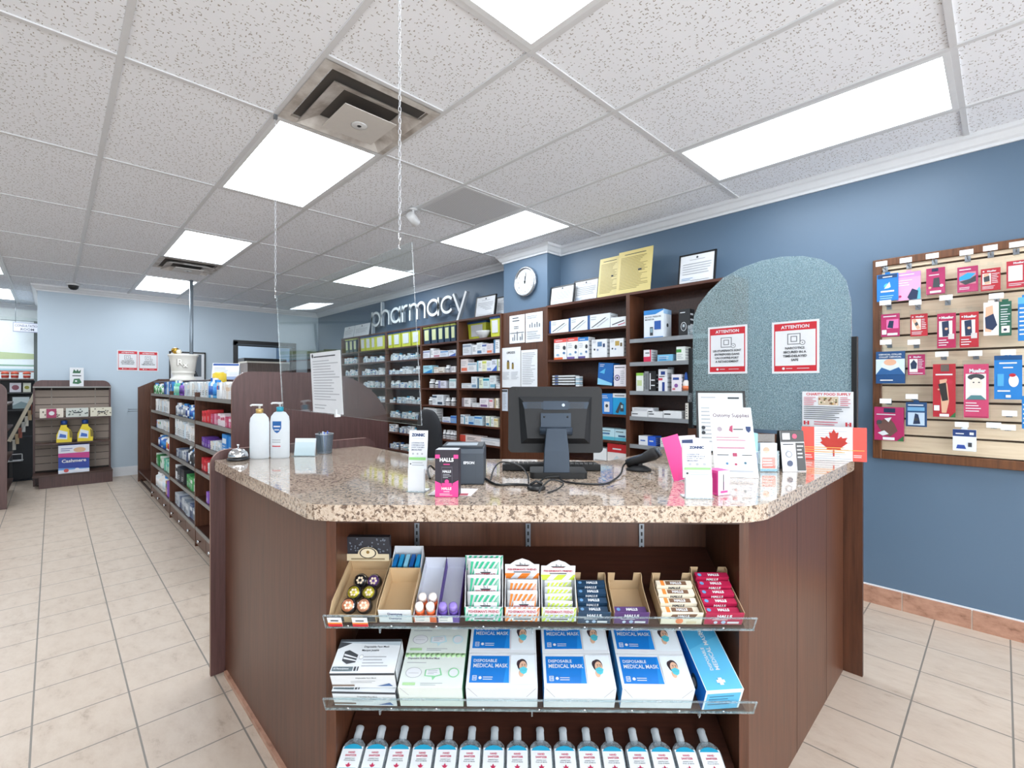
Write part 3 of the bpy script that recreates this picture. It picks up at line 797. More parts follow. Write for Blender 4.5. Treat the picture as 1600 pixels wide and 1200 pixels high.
ORD = ['top', 'second', 'third', 'fourth', 'fifth', 'sixth', 'seventh', 'eighth', 'ninth', 'lowest']
accents = ['#3f8fc4', '#1f4f9a', '#46b0b8', '#c9ced4', '#7d8b99', '#3aa0d0', '#d9dde2', '#8a9ab0']
def std_ops(c, k=0):
    A = rdcol(c)
    return [[('r', 0, .72, 1, .9, A), ('l', .12, .2, .88, .6, 3, GREYINK)], [('r', 0, 0, .28, 1, A), ('l', .36, .3, .9, .8, 4, INK)],
            [('r', .1, .08, .9, .32, A), ('l', .12, .45, .85, .85, 3, GREYINK)], [('p', [(0, 0), (1, 0), (1, .5)], A), ('l', .1, .55, .9, .9, 3, INK)]][k % 4]
# dense rows of small white bottles and boxes in bays five, six and seven
rng = random.Random(11)
nbot = nbox = 0
for bi, (y0, y1, lv, nm) in enumerate(bays):
    if bi < 4: continue
    short = ['', '', '', '', 'fifth', 'sixth', 'seventh'][bi]
    for si, z in enumerate(lv[:8]):
        if si == 0: continue
        y = y1-.05; lim = y0+.05
        gb = 'white medicine bottles on the %s shelf of the %s bay' % (ORD[si], short); gx_ = gb.replace('bottles', 'boxes')
        while y > lim:
            kind = rng.random(); isb = kind < .48
            if rng.random() < .07: y -= .05; continue
            if isb:
                q = rng.randrange(3); r, h = ((.022, .075), (.026, .088), (.031, .10))[q]
                cc = rng.choice(['#f0f2f4', '#e7ecef', '#2f5f9c', '#f0f2f4', '#3a9ac0'])
                me = bottle_proto(('b', q, cc), r, h, rdcol(BW[q]), rdcol(cc), rdcol(accents[q*2]))
                wd = 2*r+.004
                if y-wd < y0+.022: break
                if nbot < 290: nbot += 1; place('medicine_bottle', me, T(SX+.03+r+rng.uniform(0, .02), y-r, z+.001) @ FACE_MX, 'one of the small white medicine bottles on the %s shelf of the %s tall bay' % (ORD[si], short), 'bottle', gb)
            else:
                q = rng.randrange(8); wd, h = ((.05, .075), (.062, .06), (.045, .09), (.08, .055), (.055, .1), (.038, .065), (.07, .045), (.05, .085))[q]
                if y-wd < y0+.024: break
                me = box_proto(('x', q), wd, .09, h, rdcol(BW[q % 4]), std_ops(accents[q], q))
                if nbox < 290: nbox += 1; place('medicine_box', me, T(SX+.02+rng.uniform(0, .02), y-wd/2, z+.001) @ FACE_MX, 'one of the small white medicine boxes on the %s shelf of the %s tall bay' % (ORD[si], short), 'box', gx_)
                wd += .003
            y -= wd
def clipbay(a, c):
    m = (a.y+c.y)/2
    for y0, y1, lv, nm in bays:
        if y0 < m < y1: a.y = min(a.y, y1-.021); c.y = max(c.y, y0+.021)
    return a, c
# bins
YB = col('#cdd23c', .4); BL = col('#24508f', .4)
def bin_(u0, u1, vtop, z, lid, label, body=YB, x=SX+.02, group='yellow bins on the top shelf', name='storage_bin', band=PAPER, dp=.17):
    a, c = clipbay(at(u0, 530, 'x', x), at(u1, 530, 'x', x))
    w = abs(a.y-c.y); h = min(at((u0+u1)/2, vtop, 'x', x).z-z, TOPZ-.024-z); d = dp
    M = T(x, (a.y+c.y)/2, z+.001) @ FACE_MX
    t = thing(name, label, 'bin', M, group)
    b = MB(); ww = w/2
    vs = [(-ww*.86, .008, 0), (ww*.86, .008, 0), (ww*.86, d-.008, 0), (-ww*.86, d-.008, 0), (-ww*.96, 0, h*.9), (ww*.96, 0, h*.9), (ww*.96, d, h*.9), (-ww*.96, d, h*.9)]
    b.add(vs, [(0, 1, 5, 4), (1, 2, 6, 5), (2, 3, 7, 6), (3, 0, 4, 7), (3, 2, 1, 0)], body)
    b.quad([(-ww*.58, .001, h*.2), (ww*.6, .001, h*.2), (ww*.62, -.003, h*.82), (-ww*.6, -.003, h*.82)], band)
    b.build('tub', t, local=True)
    MB().box(-ww, -.004, h*.9, ww, d+.004, h, lid).build('lid', t, local=True)
    return t
bl = lambda i, s: 'yellow sharps bin with blue lid and white label, %s of the %s bay' % (i, s)
for i, (a, c, vt) in enumerate(((168, 212, 390), (214, 263, 385), (266, 326, 378), (329, 385, 370))):
    bin_(560+a/4, 560+c/4, 420+vt/4, 1.89, BL, bl(['leftmost', 'second from left', 'third from left', 'rightmost'][i], 'fifth'))
for i, (a, c, vt) in enumerate(((4, 42, 417), (44, 76, 414), (78, 104, 411), (106, 163, 404))):
    bin_(560+a/4, 560+c/4, 420+vt/4, 1.89, BL, bl(['leftmost', 'second from left', 'third from left', 'rightmost'][i], 'sixth'))
for i, (a, c, vt) in enumerate(((405, 448, 362), (452, 492, 357), (495, 531, 352), (535, 571, 347), (575, 607, 342))):
    bin_(560+a/4, 560+c/4, 420+vt/4, 1.89, col('#b9c255', .4), 'dark tub with yellow-green lid and label, %s of five' % ['leftmost', 'second from left', 'middle', 'fourth from left', 'rightmost'][i], body=col('#26415c', .4), group='dark tubs on the fourth bay', band=col('#d5dfae', .5))
for i, (a, c, vt) in enumerate(((310, 335, 313), (342, 370, 309), (374, 402, 305))):
    bin_(480+a*.1918, 480+c*.1918, 470+vt*.1918, 1.89, col('#b9c255', .4), 'dark tub with yellow-green lid on the seventh bay, %s of three' % ['leftmost', 'middle', 'rightmost'][i], body=col('#26415c', .4), group='dark tubs on the seventh bay', band=col('#d5dfae', .5))
bin_(560+672/4, 560+800/4, 420+312/4, 1.89, BL, 'large yellow sharps bin with blue lid behind the white bowl', x=SX+.132, dp=.08)
bin_(560+822/4, 560+884/4, 420+298/4, 1.89, BL, 'yellow sharps bin with blue lid, right of the white bowl')
p = at(560+777/4, 520, 'x', SX+.06)
tag(MB().lathe([(.04, 0), (.05, .004), (.1, .05), (.12, .085), (.122, .095), (.114, .095), (.09, .045), (0, .02)], WHITE, 28).build('mixing_bowl', matrix=T(SX+.068, p.y, 1.891) @ Matrix.Diagonal((.5, .9, .9, 1)), local=True), 'white bowl in front of the yellow bins on the top shelf', 'bowl')

# ---- individually placed boxes; (u0, u1, vtop, base colour, print ops, label)
def shelf_item(u0, u1, vtop, z, base, ops, label, cat='box', name='medicine_box', d=.1, x=SX+.02, group=None, right=None, lean=0):
    a, c = clipbay(at(u0, 560, 'x', x), at(u1, 560, 'x', x))
    w = abs(a.y-c.y); h = max(.012, at((u0+u1)/2, vtop, 'x', x).z-z)
    M = T(x, (a.y+c.y)/2, z+.001+(.012 if lean else 0)) @ FACE_MX @ R(lean, 'Y')
    return carton(name, M, w, d, h, col(base, .45), label, cat, group, .0008, front=ops, right=right or [('l', .1, .1, .9, .9, 4, GREYINK)], left=[('l', .1, .1, .9, .9, 4, GREYINK)])
def shelf_bottle(u0, u1, vtop, z, cap, label, x=SX+.03, band='#7d8b99', group=None):
    a, c = at(u0, 560, 'x', x), at(u1, 560, 'x', x); r = abs(a.y-c.y)/2; h = at((u0+u1)/2, vtop, 'x', x).z-z
    me = bottle_proto(('s', round(r, 3), round(h, 3), cap, band), r, h, rdcol(BW[2]), rdcol(cap), rdcol(band))
    return place('medicine_bottle', me, T(x+r, (a.y+c.y)/2, z+.001) @ FACE_MX, label, 'bottle', group)
A_ = rdcol
rows3 = [  # third bay: shelf index -> items (crop x0, x1, ytop, base, accent, style)
 (1, [(652, 703, 470, '#dde3ea', '#8f9db0', 0), (703, 740, 478, '#eceff2', '#c3cad2', 1), (740, 773, 462, '#e5ebf0', '#53789c', 2), (773, 800, 468, '#dfe5ee', '#5c6ea8', 0), (801, 838, 468, '#ded5dc', '#e07a5a', 2), (846, 882, 442, '#eef0f2', '#4f86b3', 1)]),
 (2, [(640, 683, 565, '#e6dcdc', '#e57352', 2), (684, 735, 586, '#e9ecef', '#9db5c6', 0), (742, 773, 575, '#eef1f2', '#86c0d4', 1), (774, 800, 572, '#eeeecb', '#cdd65a', 0), (801, 832, 575, '#e6edf5', '#92a8dd', 2), (833, 865, 566, '#dfe6f3', '#2f5fc0', 3), (867, 888, 565, '#eef0e8', '#a8c070', 1)]),
 (3, [(645, 702, 716, '#e3e7ea', '#b8c2cc', 0), (706, 740, 675, '#dfe8ee', '#7d9cb8', 2), (745, 778, 683, '#dfe9d0', '#3c6a88', 1), (779, 817, 681, '#cfe6ea', '#2a98ae', 0), (820, 859, 668, '#dfe7ea', '#77b0c8', 2), (853, 886, 717, '#eceff0', '#b6c0c8', 0)]),
 (4, [(647, 697, 808, '#e7e4e6', '#8a7f86', 1), (712, 752, 840, '#e9ebed', '#b8c0c6', 0), (758, 810, 810, '#ece6ec', '#7a5c8a', 2), (818, 838, 816, '#f1e3e5', '#d86a80', 0), (852, 874, 810, '#efeadd', '#b09a5a', 1)]),
 (5, [(638, 658, 912, '#eaeef2', '#8fa6b8', 0), (660, 685, 923, '#e6edf0', '#6aa6c0', 1), (687, 723, 924, '#b5d4ea', '#2a72b8', 2), (726, 772, 921, '#c0dcea', '#3f8ad0', 0), (796, 819, 922, '#eef1e2', '#4a86a8', 2), (822, 845, 927, '#e8eef0', '#9ac0a0', 1), (847, 872, 936, '#eee8c8', '#c8b060', 0)]),
 (6, [(632, 765, 1043, '#e6d8d4', '#c84a3a', 1), (766, 884, 1064, '#e9ebee', '#c0c8d0', 0)])]
rows4 = [
 (1, [(400, 446, 512, '#dfe3ec', '#8a94b8', 0), (448, 467, 498, '#eceef0', '#a0a8b0', 1), (468, 511, 510, '#e4e2e8', '#b87a8c', 2), (513, 560, 512, '#d6e2f0', '#5f92c8', 0), (563, 607, 508, '#e2e8f4', '#4a68b8', 3)]),
 (2, [(405, 460, 605, '#a8dcec', '#1f86c8', 3), (472, 497, 615, '#e8e4dc', '#a89a88', 0), (502, 531, 615, '#e8e4dc', '#a89a88', 2), (573, 607, 610, '#e6e6e8', '#b0b0b8', 1)]),
 (3, [(500, 546, 700, '#dedfec', '#8f90b8', 1), (568, 609, 688, '#e3eef0', '#9ac6c8', 0)]),
 (4, [(462, 490, 788, '#e3eaf0', '#33475c', 0), (491, 528, 788, '#e3eaf0', '#33475c', 2)]),
 (5, [(405, 439, 868, '#e6eaec', '#b8c4c8', 1), (440, 488, 873, '#e8eaec', '#c0c8cc', 0), (525, 574, 928, '#dfe6f0', '#8f9cc8', 2), (576, 612, 920, '#7aa8e0', '#2f62b8', 0)])]
cn = {'#e6dcdc': 'orange-based', '#eeeecb': 'yellow-topped', '#cfe6ea': 'teal', '#b5d4ea': 'blue', '#c0dcea': 'wide blue', '#7aa8e0': 'bright blue', '#a8dcec': 'bright cyan'}
def rowplace(rows, bayname, gname):
    for si, items in rows:
        for j, (a, c, vt, base, acc, st) in enumerate(items):
            ds = cn.get(base, 'white')
            posn = ['leftmost', 'second from left', 'third from left', 'fourth from left', 'fifth from left', 'sixth from left', 'seventh from left'][j]
            shelf_item(560+a/4, 560+c/4, 420+vt/4, LV[si], base, std_ops(acc, st), '%s medicine box, %s on the %s shelf, %s' % (ds, posn, ORD[si], bayname), group='medicine boxes on the %s shelf of the %s' % (ORD[si], gname))
rowplace(rows3, 'bay left of clock pillar', 'third bay')
rowplace(rows4, 'bay behind black chair', 'fourth bay')
for si, a, c, vt, nm_ in ((2, 538, 560, 603, 'alone between small boxes'), (3, 436, 460, 690, 'leftmost of two'), (3, 471, 495, 697, 'rightmost of two'), (4, 432, 456, 802, 'leftmost of three'), (4, 538, 560, 806, 'middle of three'), (4, 572, 594, 806, 'rightmost of three'),
                          (6, 525, 538, 1008, 'first of four'), (6, 541, 565, 1010, 'second of four'), (6, 568, 588, 1012, 'third of four'), (6, 590, 607, 1015, 'last of four')):
    shelf_bottle(560+a/4, 560+c/4, 420+vt/4, LV[si], '#eceff1', 'white medicine bottle on the %s shelf of the fourth tall bay, %s' % (ORD[si], nm_), band='#2c3036', group='white bottles in the fourth bay')

U5 = lambda x: 780+x/3.53
V5 = lambda y: 380+y/3.53
pen = lambda c='#27528f': [('r', 0, 0, .1, 1, A_(c)), ('p', [(.15, .12), (.22, .12), (.85, .72), (.78, .72)], INK), ('p', [(.4, .12), (.45, .12), (.95, .62), (.9, .62)], GREYINK), ('l', .15, .6, .5, .9, 2, GREYINK)]
for i, (a, c, vt) in enumerate(((276, 381, 425), (385, 486, 408), (489, 611, 392))):
    shelf_item(U5(a), U5(c), V5(vt), LV2[0], '#e3ebf0', pen(), 'white box with blue end and diagonal pen picture, %s of three on the top shelf' % ['left', 'middle', 'right'][i], group='pen boxes on the second bay', d=.12)
shelf_item(U5(614), U5(698), V5(408), LV2[0], '#e8edf1', [('p', [(.1, .3), (.12, .2), (.9, .55), (.88, .65)], INK), ('p', [(.5, .12), (.95, .3), (.95, .38), (.5, .2)], A_('#c03a5a'))], 'lower white box with dark and pink stripe right of the pen boxes')
brace = lambda top, bot: [('r', 0, .82, 1, 1, top), ('r', 0.13, 0.882, 0.67, 0.912, PAPER), ('r', 0, 0, .7, .1, bot), ('l', .1, .5, .6, .75, 3, GREYINK), ('c', .82, .55, .12, INK, .1), ('c', .8, .3, .1, A_('#5b7ea8'), .06), ('c', .3, .22, .12, A_('#8ab0cc'), .05)]
shelf_item(U5(303), U5(372), V5(528), LV2[1], '#edeff1', brace(A_('#d8504a'), A_('#e06a3a')), 'white box with red top and orange base, leftmost on the second shelf', right=[('r', 0, 0, 1, 1, A_('#c7ccd3')), ('c', .5, .6, .25, INK)])
shelf_item(U5(375), U5(434), V5(521), LV2[1], '#edeff1', brace(A_('#d8504a'), A_('#6b5aa0')), 'white box with red top touching the blue-topped box')
shelf_item(U5(436), U5(492), V5(519), LV2[1], '#edeff1', brace(A_('#2f7cc4'), A_('#59508f')), 'white box with blue top right of the red-topped ones')
for i, (a, c, c1, c2) in enumerate(((510, 592, '#5a7fa8', '#31486e'), (610, 686, '#b79a4e', '#6a5a3a'))):
    shelf_item(U5(a), U5(c), V5(531-5*i), LV2[1], '#e6e9ec', [('r', .4, .6, .7, .86, A_(c1)), ('r', .76, .55, .9, .75, A_(c2)), ('c', .2, .45, .06, INK), ('c', .42, .42, .06, A_('#7f95b8')), ('l', .08, .8, .36, .95, 2, GREYINK)], ['white box with two blue pictures on the second shelf', 'white box with a golden picture on the second shelf'][i])
a, c = at(U5(283), 600, 'x', SX+.03), at(U5(424), 600, 'x', SX+.03); p = (a.y+c.y)/2; ww = abs(a.y-c.y)
t = thing('pill_organizer_case', 'clear case of stacked black and white pill organizers on the third shelf', 'case', T(SX+.03, p, LV2[2]+.001) @ FACE_MX)
b = MB(); b.box(-ww/2, 0, 0, ww/2, .1, .115, FILM); b.build('case', t, local=True)
for k in range(4):
    b = MB(); b.box(-ww/2+.01, .012, .008+k*.025, ww/2-.02, .085, .012+k*.025, BLACK); b.box(-ww/2+.015, .01, .013+k*.025, ww/2-.024, .08, .028+k*.025, WHITE)
    b.box(-ww/2+.05, .006, .017+k*.025, -ww/2+.09, .01, .026+k*.025, A_('#274f9a')); b.build('pill_organizer', t, local=True)
b = MB(); b.M = T(SX+.03, at(U5(432), 600, 'x', SX+.03).y, LV2[2]+.001) @ FACE_MX
for k in range(5): b.box(-.022, 0, k*.019, .022, .05, k*.019+.016, [A_('#dfe6ea'), A_('#a8c8d8')][k % 2])
tag(b.build('small_box_stack', matrix=b.M), 'narrow stack of small pale boxes right of the pill organizers', 'boxes')
shelf_item(U5(542), U5(622), V5(668), LV2[2], '#1d66b0', [('l', .1, .8, .5, .95, 2, PAPER), ('p', [(0, 0), (1, 0), (1, .1), (0, .3)], A_('#8fd0ee')), ('p', [(.1, .55), (.5, .75), (.45, .5)], A_('#57b6e4'))], 'dark blue box leaning on the third shelf', lean=radians(4))
shelf_item(U5(633), U5(699), V5(672), LV2[2], '#e6e2ea', [('r', 0.095, 0.864, 0.905, 0.899, INK), ('c', .28, .4, .22, A_('#6a5a8f')), ('c', .28, .4, .15, A_('#ded6ea')), ('c', .28, .4, .08, INK), ('l', .55, .1, .95, .75, 7, GREYINK)], 'white and purple monitor box at the right end of the third shelf')
shelf_item(U5(560), U5(625), V5(830), LV2[3], '#2f7fd0', [('r', .3, .1, .75, .6, PAPER), ('c', .52, .4, .12, INK), ('l', .1, .75, .7, .93, 2, PAPER)], 'blue meter box beside the monitor on the fourth shelf')
shelf_item(U5(627), U5(702), V5(829), LV2[3], '#1e9bd2', [('r', 0, .8, 1, 1, PAPER), ('r', 0.14, 0.866, 0.86, 0.906, INK), ('p', [(.2, .1), (.55, .6), (.7, .55), (.4, .05)], INK), ('r', .55, .15, .8, .5, INK), ('r', .6, .3, .75, .45, A_('#a8c8d0'))], 'cyan meter box with white band on the fourth shelf')
shelf_item(U5(550), U5(636), V5(1022), LV2[4], '#b9dbe6', [('r', 0, .0, 1, .3, A_('#5bb6cc')), ('r', .1, .5, .7, .62, A_('#3a6a9a')), ('l', .1, .7, .8, .9, 1, INK)], 'pale cyan flat box, left of two on the fifth shelf')
shelf_item(U5(638), U5(702), V5(1030), LV2[4], '#b9dbe6', [('r', 0, .0, 1, .3, A_('#5bb6cc')), ('r', .3, .35, .9, .5, A_('#2a567a')), ('l', .1, .7, .8, .9, 1, INK)], 'pale cyan flat box, right of two on the fifth shelf')
shelf_item(U5(520), U5(592), V5(1130), LV2[5], '#e8ecee', [('r', .1, .15, .9, .3, GREYINK)], 'white box low beside the monitor on the sixth shelf')
shelf_item(U5(597), U5(703), V5(1108), LV2[5], '#e6e1de', [('r', 0, .62, 1, 1, A_('#c2262c')), ('r', 0.275, 0.744, 0.725, 0.804, PAPER), ('p', [(.1, .1), (.5, .5), (.9, .1)], A_('#c9d4d8'))], 'red and white box on the sixth shelf below the cyan boxes')
U3 = lambda x: 970+x*.2334
V3 = lambda y: 440+y*.2334
shelf_item(U3(155), U3(285), V3(190), LV1[0], '#e4ecf4', [('p', [(0, .84), (.6, .84), (1, .96), (1, 1), (0, 1)], A_('#2e86d0')), ('t', 'BLOOD PRESSURE', .48, .73, .055, INK, .86), ('t', 'MONITOR', .3, .64, .055, INK, .5), ('r', .55, .3, .88, .6, A_('#2458a8')), ('r', .32, .1, .48, .4, INK), ('r', .34, .2, .46, .36, A_('#8aa8b8')), ('r', 0, 0, 1, .05, A_('#2e86d0'))], 'white and blue blood pressure monitor box on the first bay', d=.13, right=[('r', 0, .84, 1, 1, A_('#9cc4ea')), ('c', .5, .45, .12, INK)])
shelf_item(U3(388), U3(462), V3(185), LV1[0], '#1b1d20', [('r', 0.125, 0.862, 0.575, 0.892, PAPER), ('c', .45, .35, .26, PAPER, .17), ('c', .45, .35, .22, INK, .15), ('r', .36, .33, .54, .43, A_('#b9c6cc'))], 'black box with a meter picture left of the arched glass', d=.08)
shelf_item(U3(153), U3(203), V3(458), LV1[1], '#e8e8ec', [('r', 0, 0, 1, .45, A_('#d02a52')), ('r', 0.23, 0.708, 0.77, 0.778, INK), ('r', .85, 0, 1, 1, A_('#d02a52'))], 'small pink and white box on the second shelf of the first bay')
shelf_item(U3(246), U3(345), V3(489), LV1[1], '#7cc0e4', [('r', .1, .2, .6, .75, A_('#2a8ac8')), ('l', .1, .3, .9, .8, 2, PAPER)], 'flat light blue box on the second shelf of the first bay')
shelf_item(U3(372), U3(428), V3(436), LV1[1], '#e9eeea', [('r', 0, .6, .6, .82, A_('#4f9a4a')), ('l', .1, .15, .9, .5, 3, GREYINK)], 'white box with green label on the second shelf of the first bay')
L1 = LV1[2]
shelf_item(U3(103), U3(150), V3(612), L1, '#e6ebe6', [('r', 0, .85, 1, 1, A_('#8fc64a')), ('r', .15, .3, .8, .6, A_('#c8d8a0'))], 'white box with green top, leftmost on the third shelf')
shelf_item(U3(158), U3(186), V3(602), L1, '#8f9296', [('r', .2, .1, .8, .9, A_('#6d7075'))], 'grey box between the green-topped and black boxes')
shelf_item(U3(189), U3(234), V3(600), L1, '#17181b', [('r', .1, .1, .25, .9, PAPER), ('r', 0.33, 0.524, 0.87, 0.584, PAPER), ('r', 0.33, 0.27, 0.87, 0.32, PAPER)], 'black box with white lettering on the third shelf')
shelf_item(U3(252), U3(308), V3(587), L1, '#eceef2', [('r', .45, 0, .75, .42, A_('#1c3d8c')), ('r', .3, .75, .8, .9, A_('#1c3d8c')), ('r', .0, .5, .5, .6, A_('#c8405a')), ('l', .1, .62, .9, .72, 1, INK)], 'tall white and navy box on the third shelf')
shelf_item(U3(314), U3(336), V3(575), L1, '#9aa0a8', [('l', .1, .1, .9, .9, 5, INK)], 'grey box standing behind the tall white and navy box', d=.05, x=SX+.13)
shelf_item(U3(340), U3(402), V3(622), L1, '#eee8ee', [('r', .15, .68, .8, .82, A_('#2c4f9c')), ('c', .5, .35, .2, A_('#8a5aa0')), ('r', .1, .1, .4, .2, A_('#d8707a'))], 'white pouch box with purple picture on the third shelf')
b = MB(); b.M = T(SX+.05, at(U3(437), 600, 'x', SX+.05).y, L1+.001) @ FACE_MX
b.lathe([(.024, 0), (.025, .07), (.014, .085), (.012, .09)], A_('#e8e2dc'), 16).lathe([(.0255, .01), (.0258, .045)], A_('#e07a4a'), 16).lathe([(.014, .09), (.01, .135), (.004, .15)], A_('#2a5ab0'), 12)
tag(b.build('nasal_spray_bottle', matrix=b.M), 'orange labelled bottle with blue nozzle cap beside the black glass post', 'bottle')
for i, (a, c, vt, nm_) in enumerate(((70, 178, 868, 'lowest left of the flat papers on the fourth shelf'), (70, 212, 848, 'upper left stack of flat boxes on the fourth shelf'), (182, 280, 870, 'middle thin flat white box on the fourth shelf'), (285, 404, 867, 'right thin flat white box on the fourth shelf'))):
    z = LV1[3]+.004
    if i == 1: shelf_item(U3(76), U3(212), V3(845), LV1[3]+.042, '#e3e6ea', [('l', .1, .2, .9, .8, 2, GREYINK)], nm_, name='flat_box')
    else:
        o = shelf_item(U3(a), U3(c), V3(vt) if i else V3(872), LV1[3], '#e9ecee', [('l', .05, .3, .5, .8, 1, INK)], nm_, name='flat_box')
        if i == 0: pass
shelf_item(U3(432), U3(452), V3(815), LV1[3], '#e8e4da', [('l', .2, .1, .8, .9, 5, INK)], 'narrow upright cream box on the fourth shelf beside the post')
shelf_item(U3(120), U3(180), V3(1034), LV1[4], '#e9edf2', [('l', .2, .3, .9, .7, 1, A_('#3060b0'))], 'white half of the white and blue boxes on the fifth shelf')
shelf_item(U3(181), U3(231), V3(1038), LV1[4], '#2a5fd0', [('l', .2, .3, .9, .7, 1, PAPER)], 'blue box beside the white one on the fifth shelf')
shelf_item(U3(265), U3(352), V3(1050), LV1[4], '#e3e6e8', [('l', .05, .3, .9, .7, 2, GREYINK)], 'flat white packet near the pink leaflet on the fifth shelf')
# ---- frames and cards on top of the shelving
def leaning(name, u0, u1, v0, v1, label, cat, base, ops, fr=None, x=SX+.05, z=TOPZ+.001, wscale=1.0, group=None):
    a, c = at(u0, v1, 'x', x), at(u1, v1, 'x', x); w = abs(a.y-c.y)
    h = at((u0+u1)/2, v0, 'x', x).z-z
    M = T(x, (a.y+c.y)/2, z+.001) @ FACE_MX @ R(radians(-8), 'X')
    t = thing(name, label, cat, M, group)
    k = .012 if fr else 0
    MB().box(-w/2+k, .004, k, w/2-k, .01, h-k, base).ops(frame((-w/2, .004, 0), (1, 0, 0), (0, 0, 1), (0, -1, 0)), w, h, ops, .0012).build('sheet', t, local=True)
    if fr:
        b = MB()
        for q in ((-w/2, 0, -w/2+k, h), (w/2-k, 0, w/2, h), (-w/2, 0, w/2, k), (-w/2, h-k, w/2, h)): b.box(q[0], 0, q[1], q[2], .016, q[3], fr)
        b.build('frame', t, local=True)
    else: MB().box(-w*.3, .01, 0, w*.3, .012, h*.7, base).build('easel_back', t, local=True)
    return t
cert = [('c', .5, .86, .03, INK), ('l', .3, .76, .75, .82, 1, GREYINK), ('l', .12, .3, .9, .7, 5, GREYINK), ('l', .1, .12, .45, .22, 2, A_('#7aa0c8')), ('r', .35, .1, .85, .11, INK)]
YEL = [('r', 0.185, 0.906, 0.815, 0.921, INK), ('l', .08, .1, .92, .86, 22, A_('#8d7c45')), ('r', .62, .5, .72, .54, INK)]
leaning('certificate_frame', U5(276), U5(407), V5(230), V5(328), 'small black-framed certificate nearest the clock pillar', 'picture', PAPER, cert, BLACK)
leaning('certificate_frame', U5(403), U5(541), V5(195), V5(306), 'black-framed certificate partly behind the yellow sheets', 'picture', PAPER, cert, BLACK, x=SX+.09)
leaning('yellow_notice', U5(538), U5(652), V5(70), V5(290), 'shorter yellow printed sheet, left of the two on the shelving', 'paper', A_('#d8c987'), YEL)
leaning('yellow_notice', U5(642), U5(830), V5(24), V5(275), 'taller yellow printed sheet, right of the two on the shelving', 'paper', A_('#dccb84'), YEL, x=SX+.03)
leaning('certificate_frame', U5(983), U5(1188), V5(45), V5(220), 'black-framed certificate above the first bay near the arched glass', 'picture', PAPER, cert, BLACK)
leaning('certificate_frame', 741, 772, 461, 493, 'black-framed certificate right of the pharmacy sign', 'picture', PAPER, cert+[('p', [(.1, .1), (.9, .1), (.1, .6)], A_('#d0d4da'))], BLACK, x=SX+.04)
leaning('certificate_frame', 773, 796, 462, 488, 'black-framed certificate partly behind the clock pillar', 'picture', PAPER, cert, BLACK, x=SX+.16)
leaning('leaning_card', 536, 551, 510, 527, 'small white card on the shelving left of the pharmacy sign', 'card', PAPER, cert[:3])
leaning('leaning_card', 552, 575, 506, 524, 'larger white card on the shelving beside the letter p', 'card', PAPER, cert[:3])
# ---- pharmacy sign : drawn letters with round bowls
SG = col('#e9eef0', .35); SGS = col('#8f9aa5', .4)
def strokes(b, ps, wd=.05, z0=0, z1=.06):
    """flat strokes (polyline lists in x,z) extruded"""
    F_ = upright('y', 0, 0)
    for pts in ps:
        n = len(pts); Lp = []; Rp = []
        for i, p in enumerate(pts):
            p = Vector(p); d = Vector((0, 0))
            if i: d += (p-Vector(pts[i-1])).normalized()
            if i < n-1: d += (Vector(pts[i+1])-p).normalized()
            d.normalize(); q = Vector((-d.y, d.x))*wd/2
            Lp.append(p+q); Rp.append(p-q)
        for i in range(n-1):
            qd = [Lp[i], Lp[i+1], Rp[i+1], Rp[i]]
            b.prism([tuple(q) for q in qd], z0, z1, SG, F_, m2=SGS)
def arc(cx, cz, r, a0, a1, n=22): return [(cx+r*cos(radians(a0+(a1-a0)*i/n)), cz+r*sin(radians(a0+(a1-a0)*i/n))) for i in range(n+1)]
xh = .235; rr = xh/2-.02
G = {'p': ([arc(.115, xh/2, rr, 0, 360), [(.02, xh), (.02, -.13)]], .235), 'h': ([[(.02, 0), (.02, .36)], arc(.11, xh-.105, .088, 180, 0)+[(.198, 0)]], .235),
     'a': ([arc(.115, xh/2, rr, 0, 360), [(.21, xh), (.21, 0)]], .25), 'r': ([[(.02, 0), (.02, xh)], arc(.105, xh-.1, .085, 180, 75)], .155),
     'm': ([[(.02, 0), (.02, xh)], arc(.095, xh-.09, .073, 180, 0)+[(.168, 0)], arc(.243, xh-.09, .073, 180, 0)+[(.316, 0)]], .355),
     'c': ([arc(.115, xh/2, rr, 40, 320)], .215), 'y': ([[(0.0, xh), (.10, .01)], [(.205, xh), (.06, -.12)]], .2)}
word = 'pharmacy'; total = sum(G[c][1] for c in word)
ys, ye = at(584, 511, 'x', 3.63).y, at(732, 454, 'x', 3.63).y
k = (ys-ye)/total
t = thing('pharmacy_sign', 'white raised letters reading pharmacy on the blue wall', 'sign', T(3.63, ys, 2.262) @ FACE_MX)
xx = 0
for ch in word:
    st, ad = G[ch]; b = MB()
    strokes(b, [[((x+xx)*k, z*1.0) for x, z in s] for s in st], .036, 0.0, .045)
    b.build('letter', t, local=True); xx += ad
for x in (.1, 1.0, 2.0): MB().box(x, .0, .1, x+.01, .06, .11, STEEL).build('standoff', t, local=True)
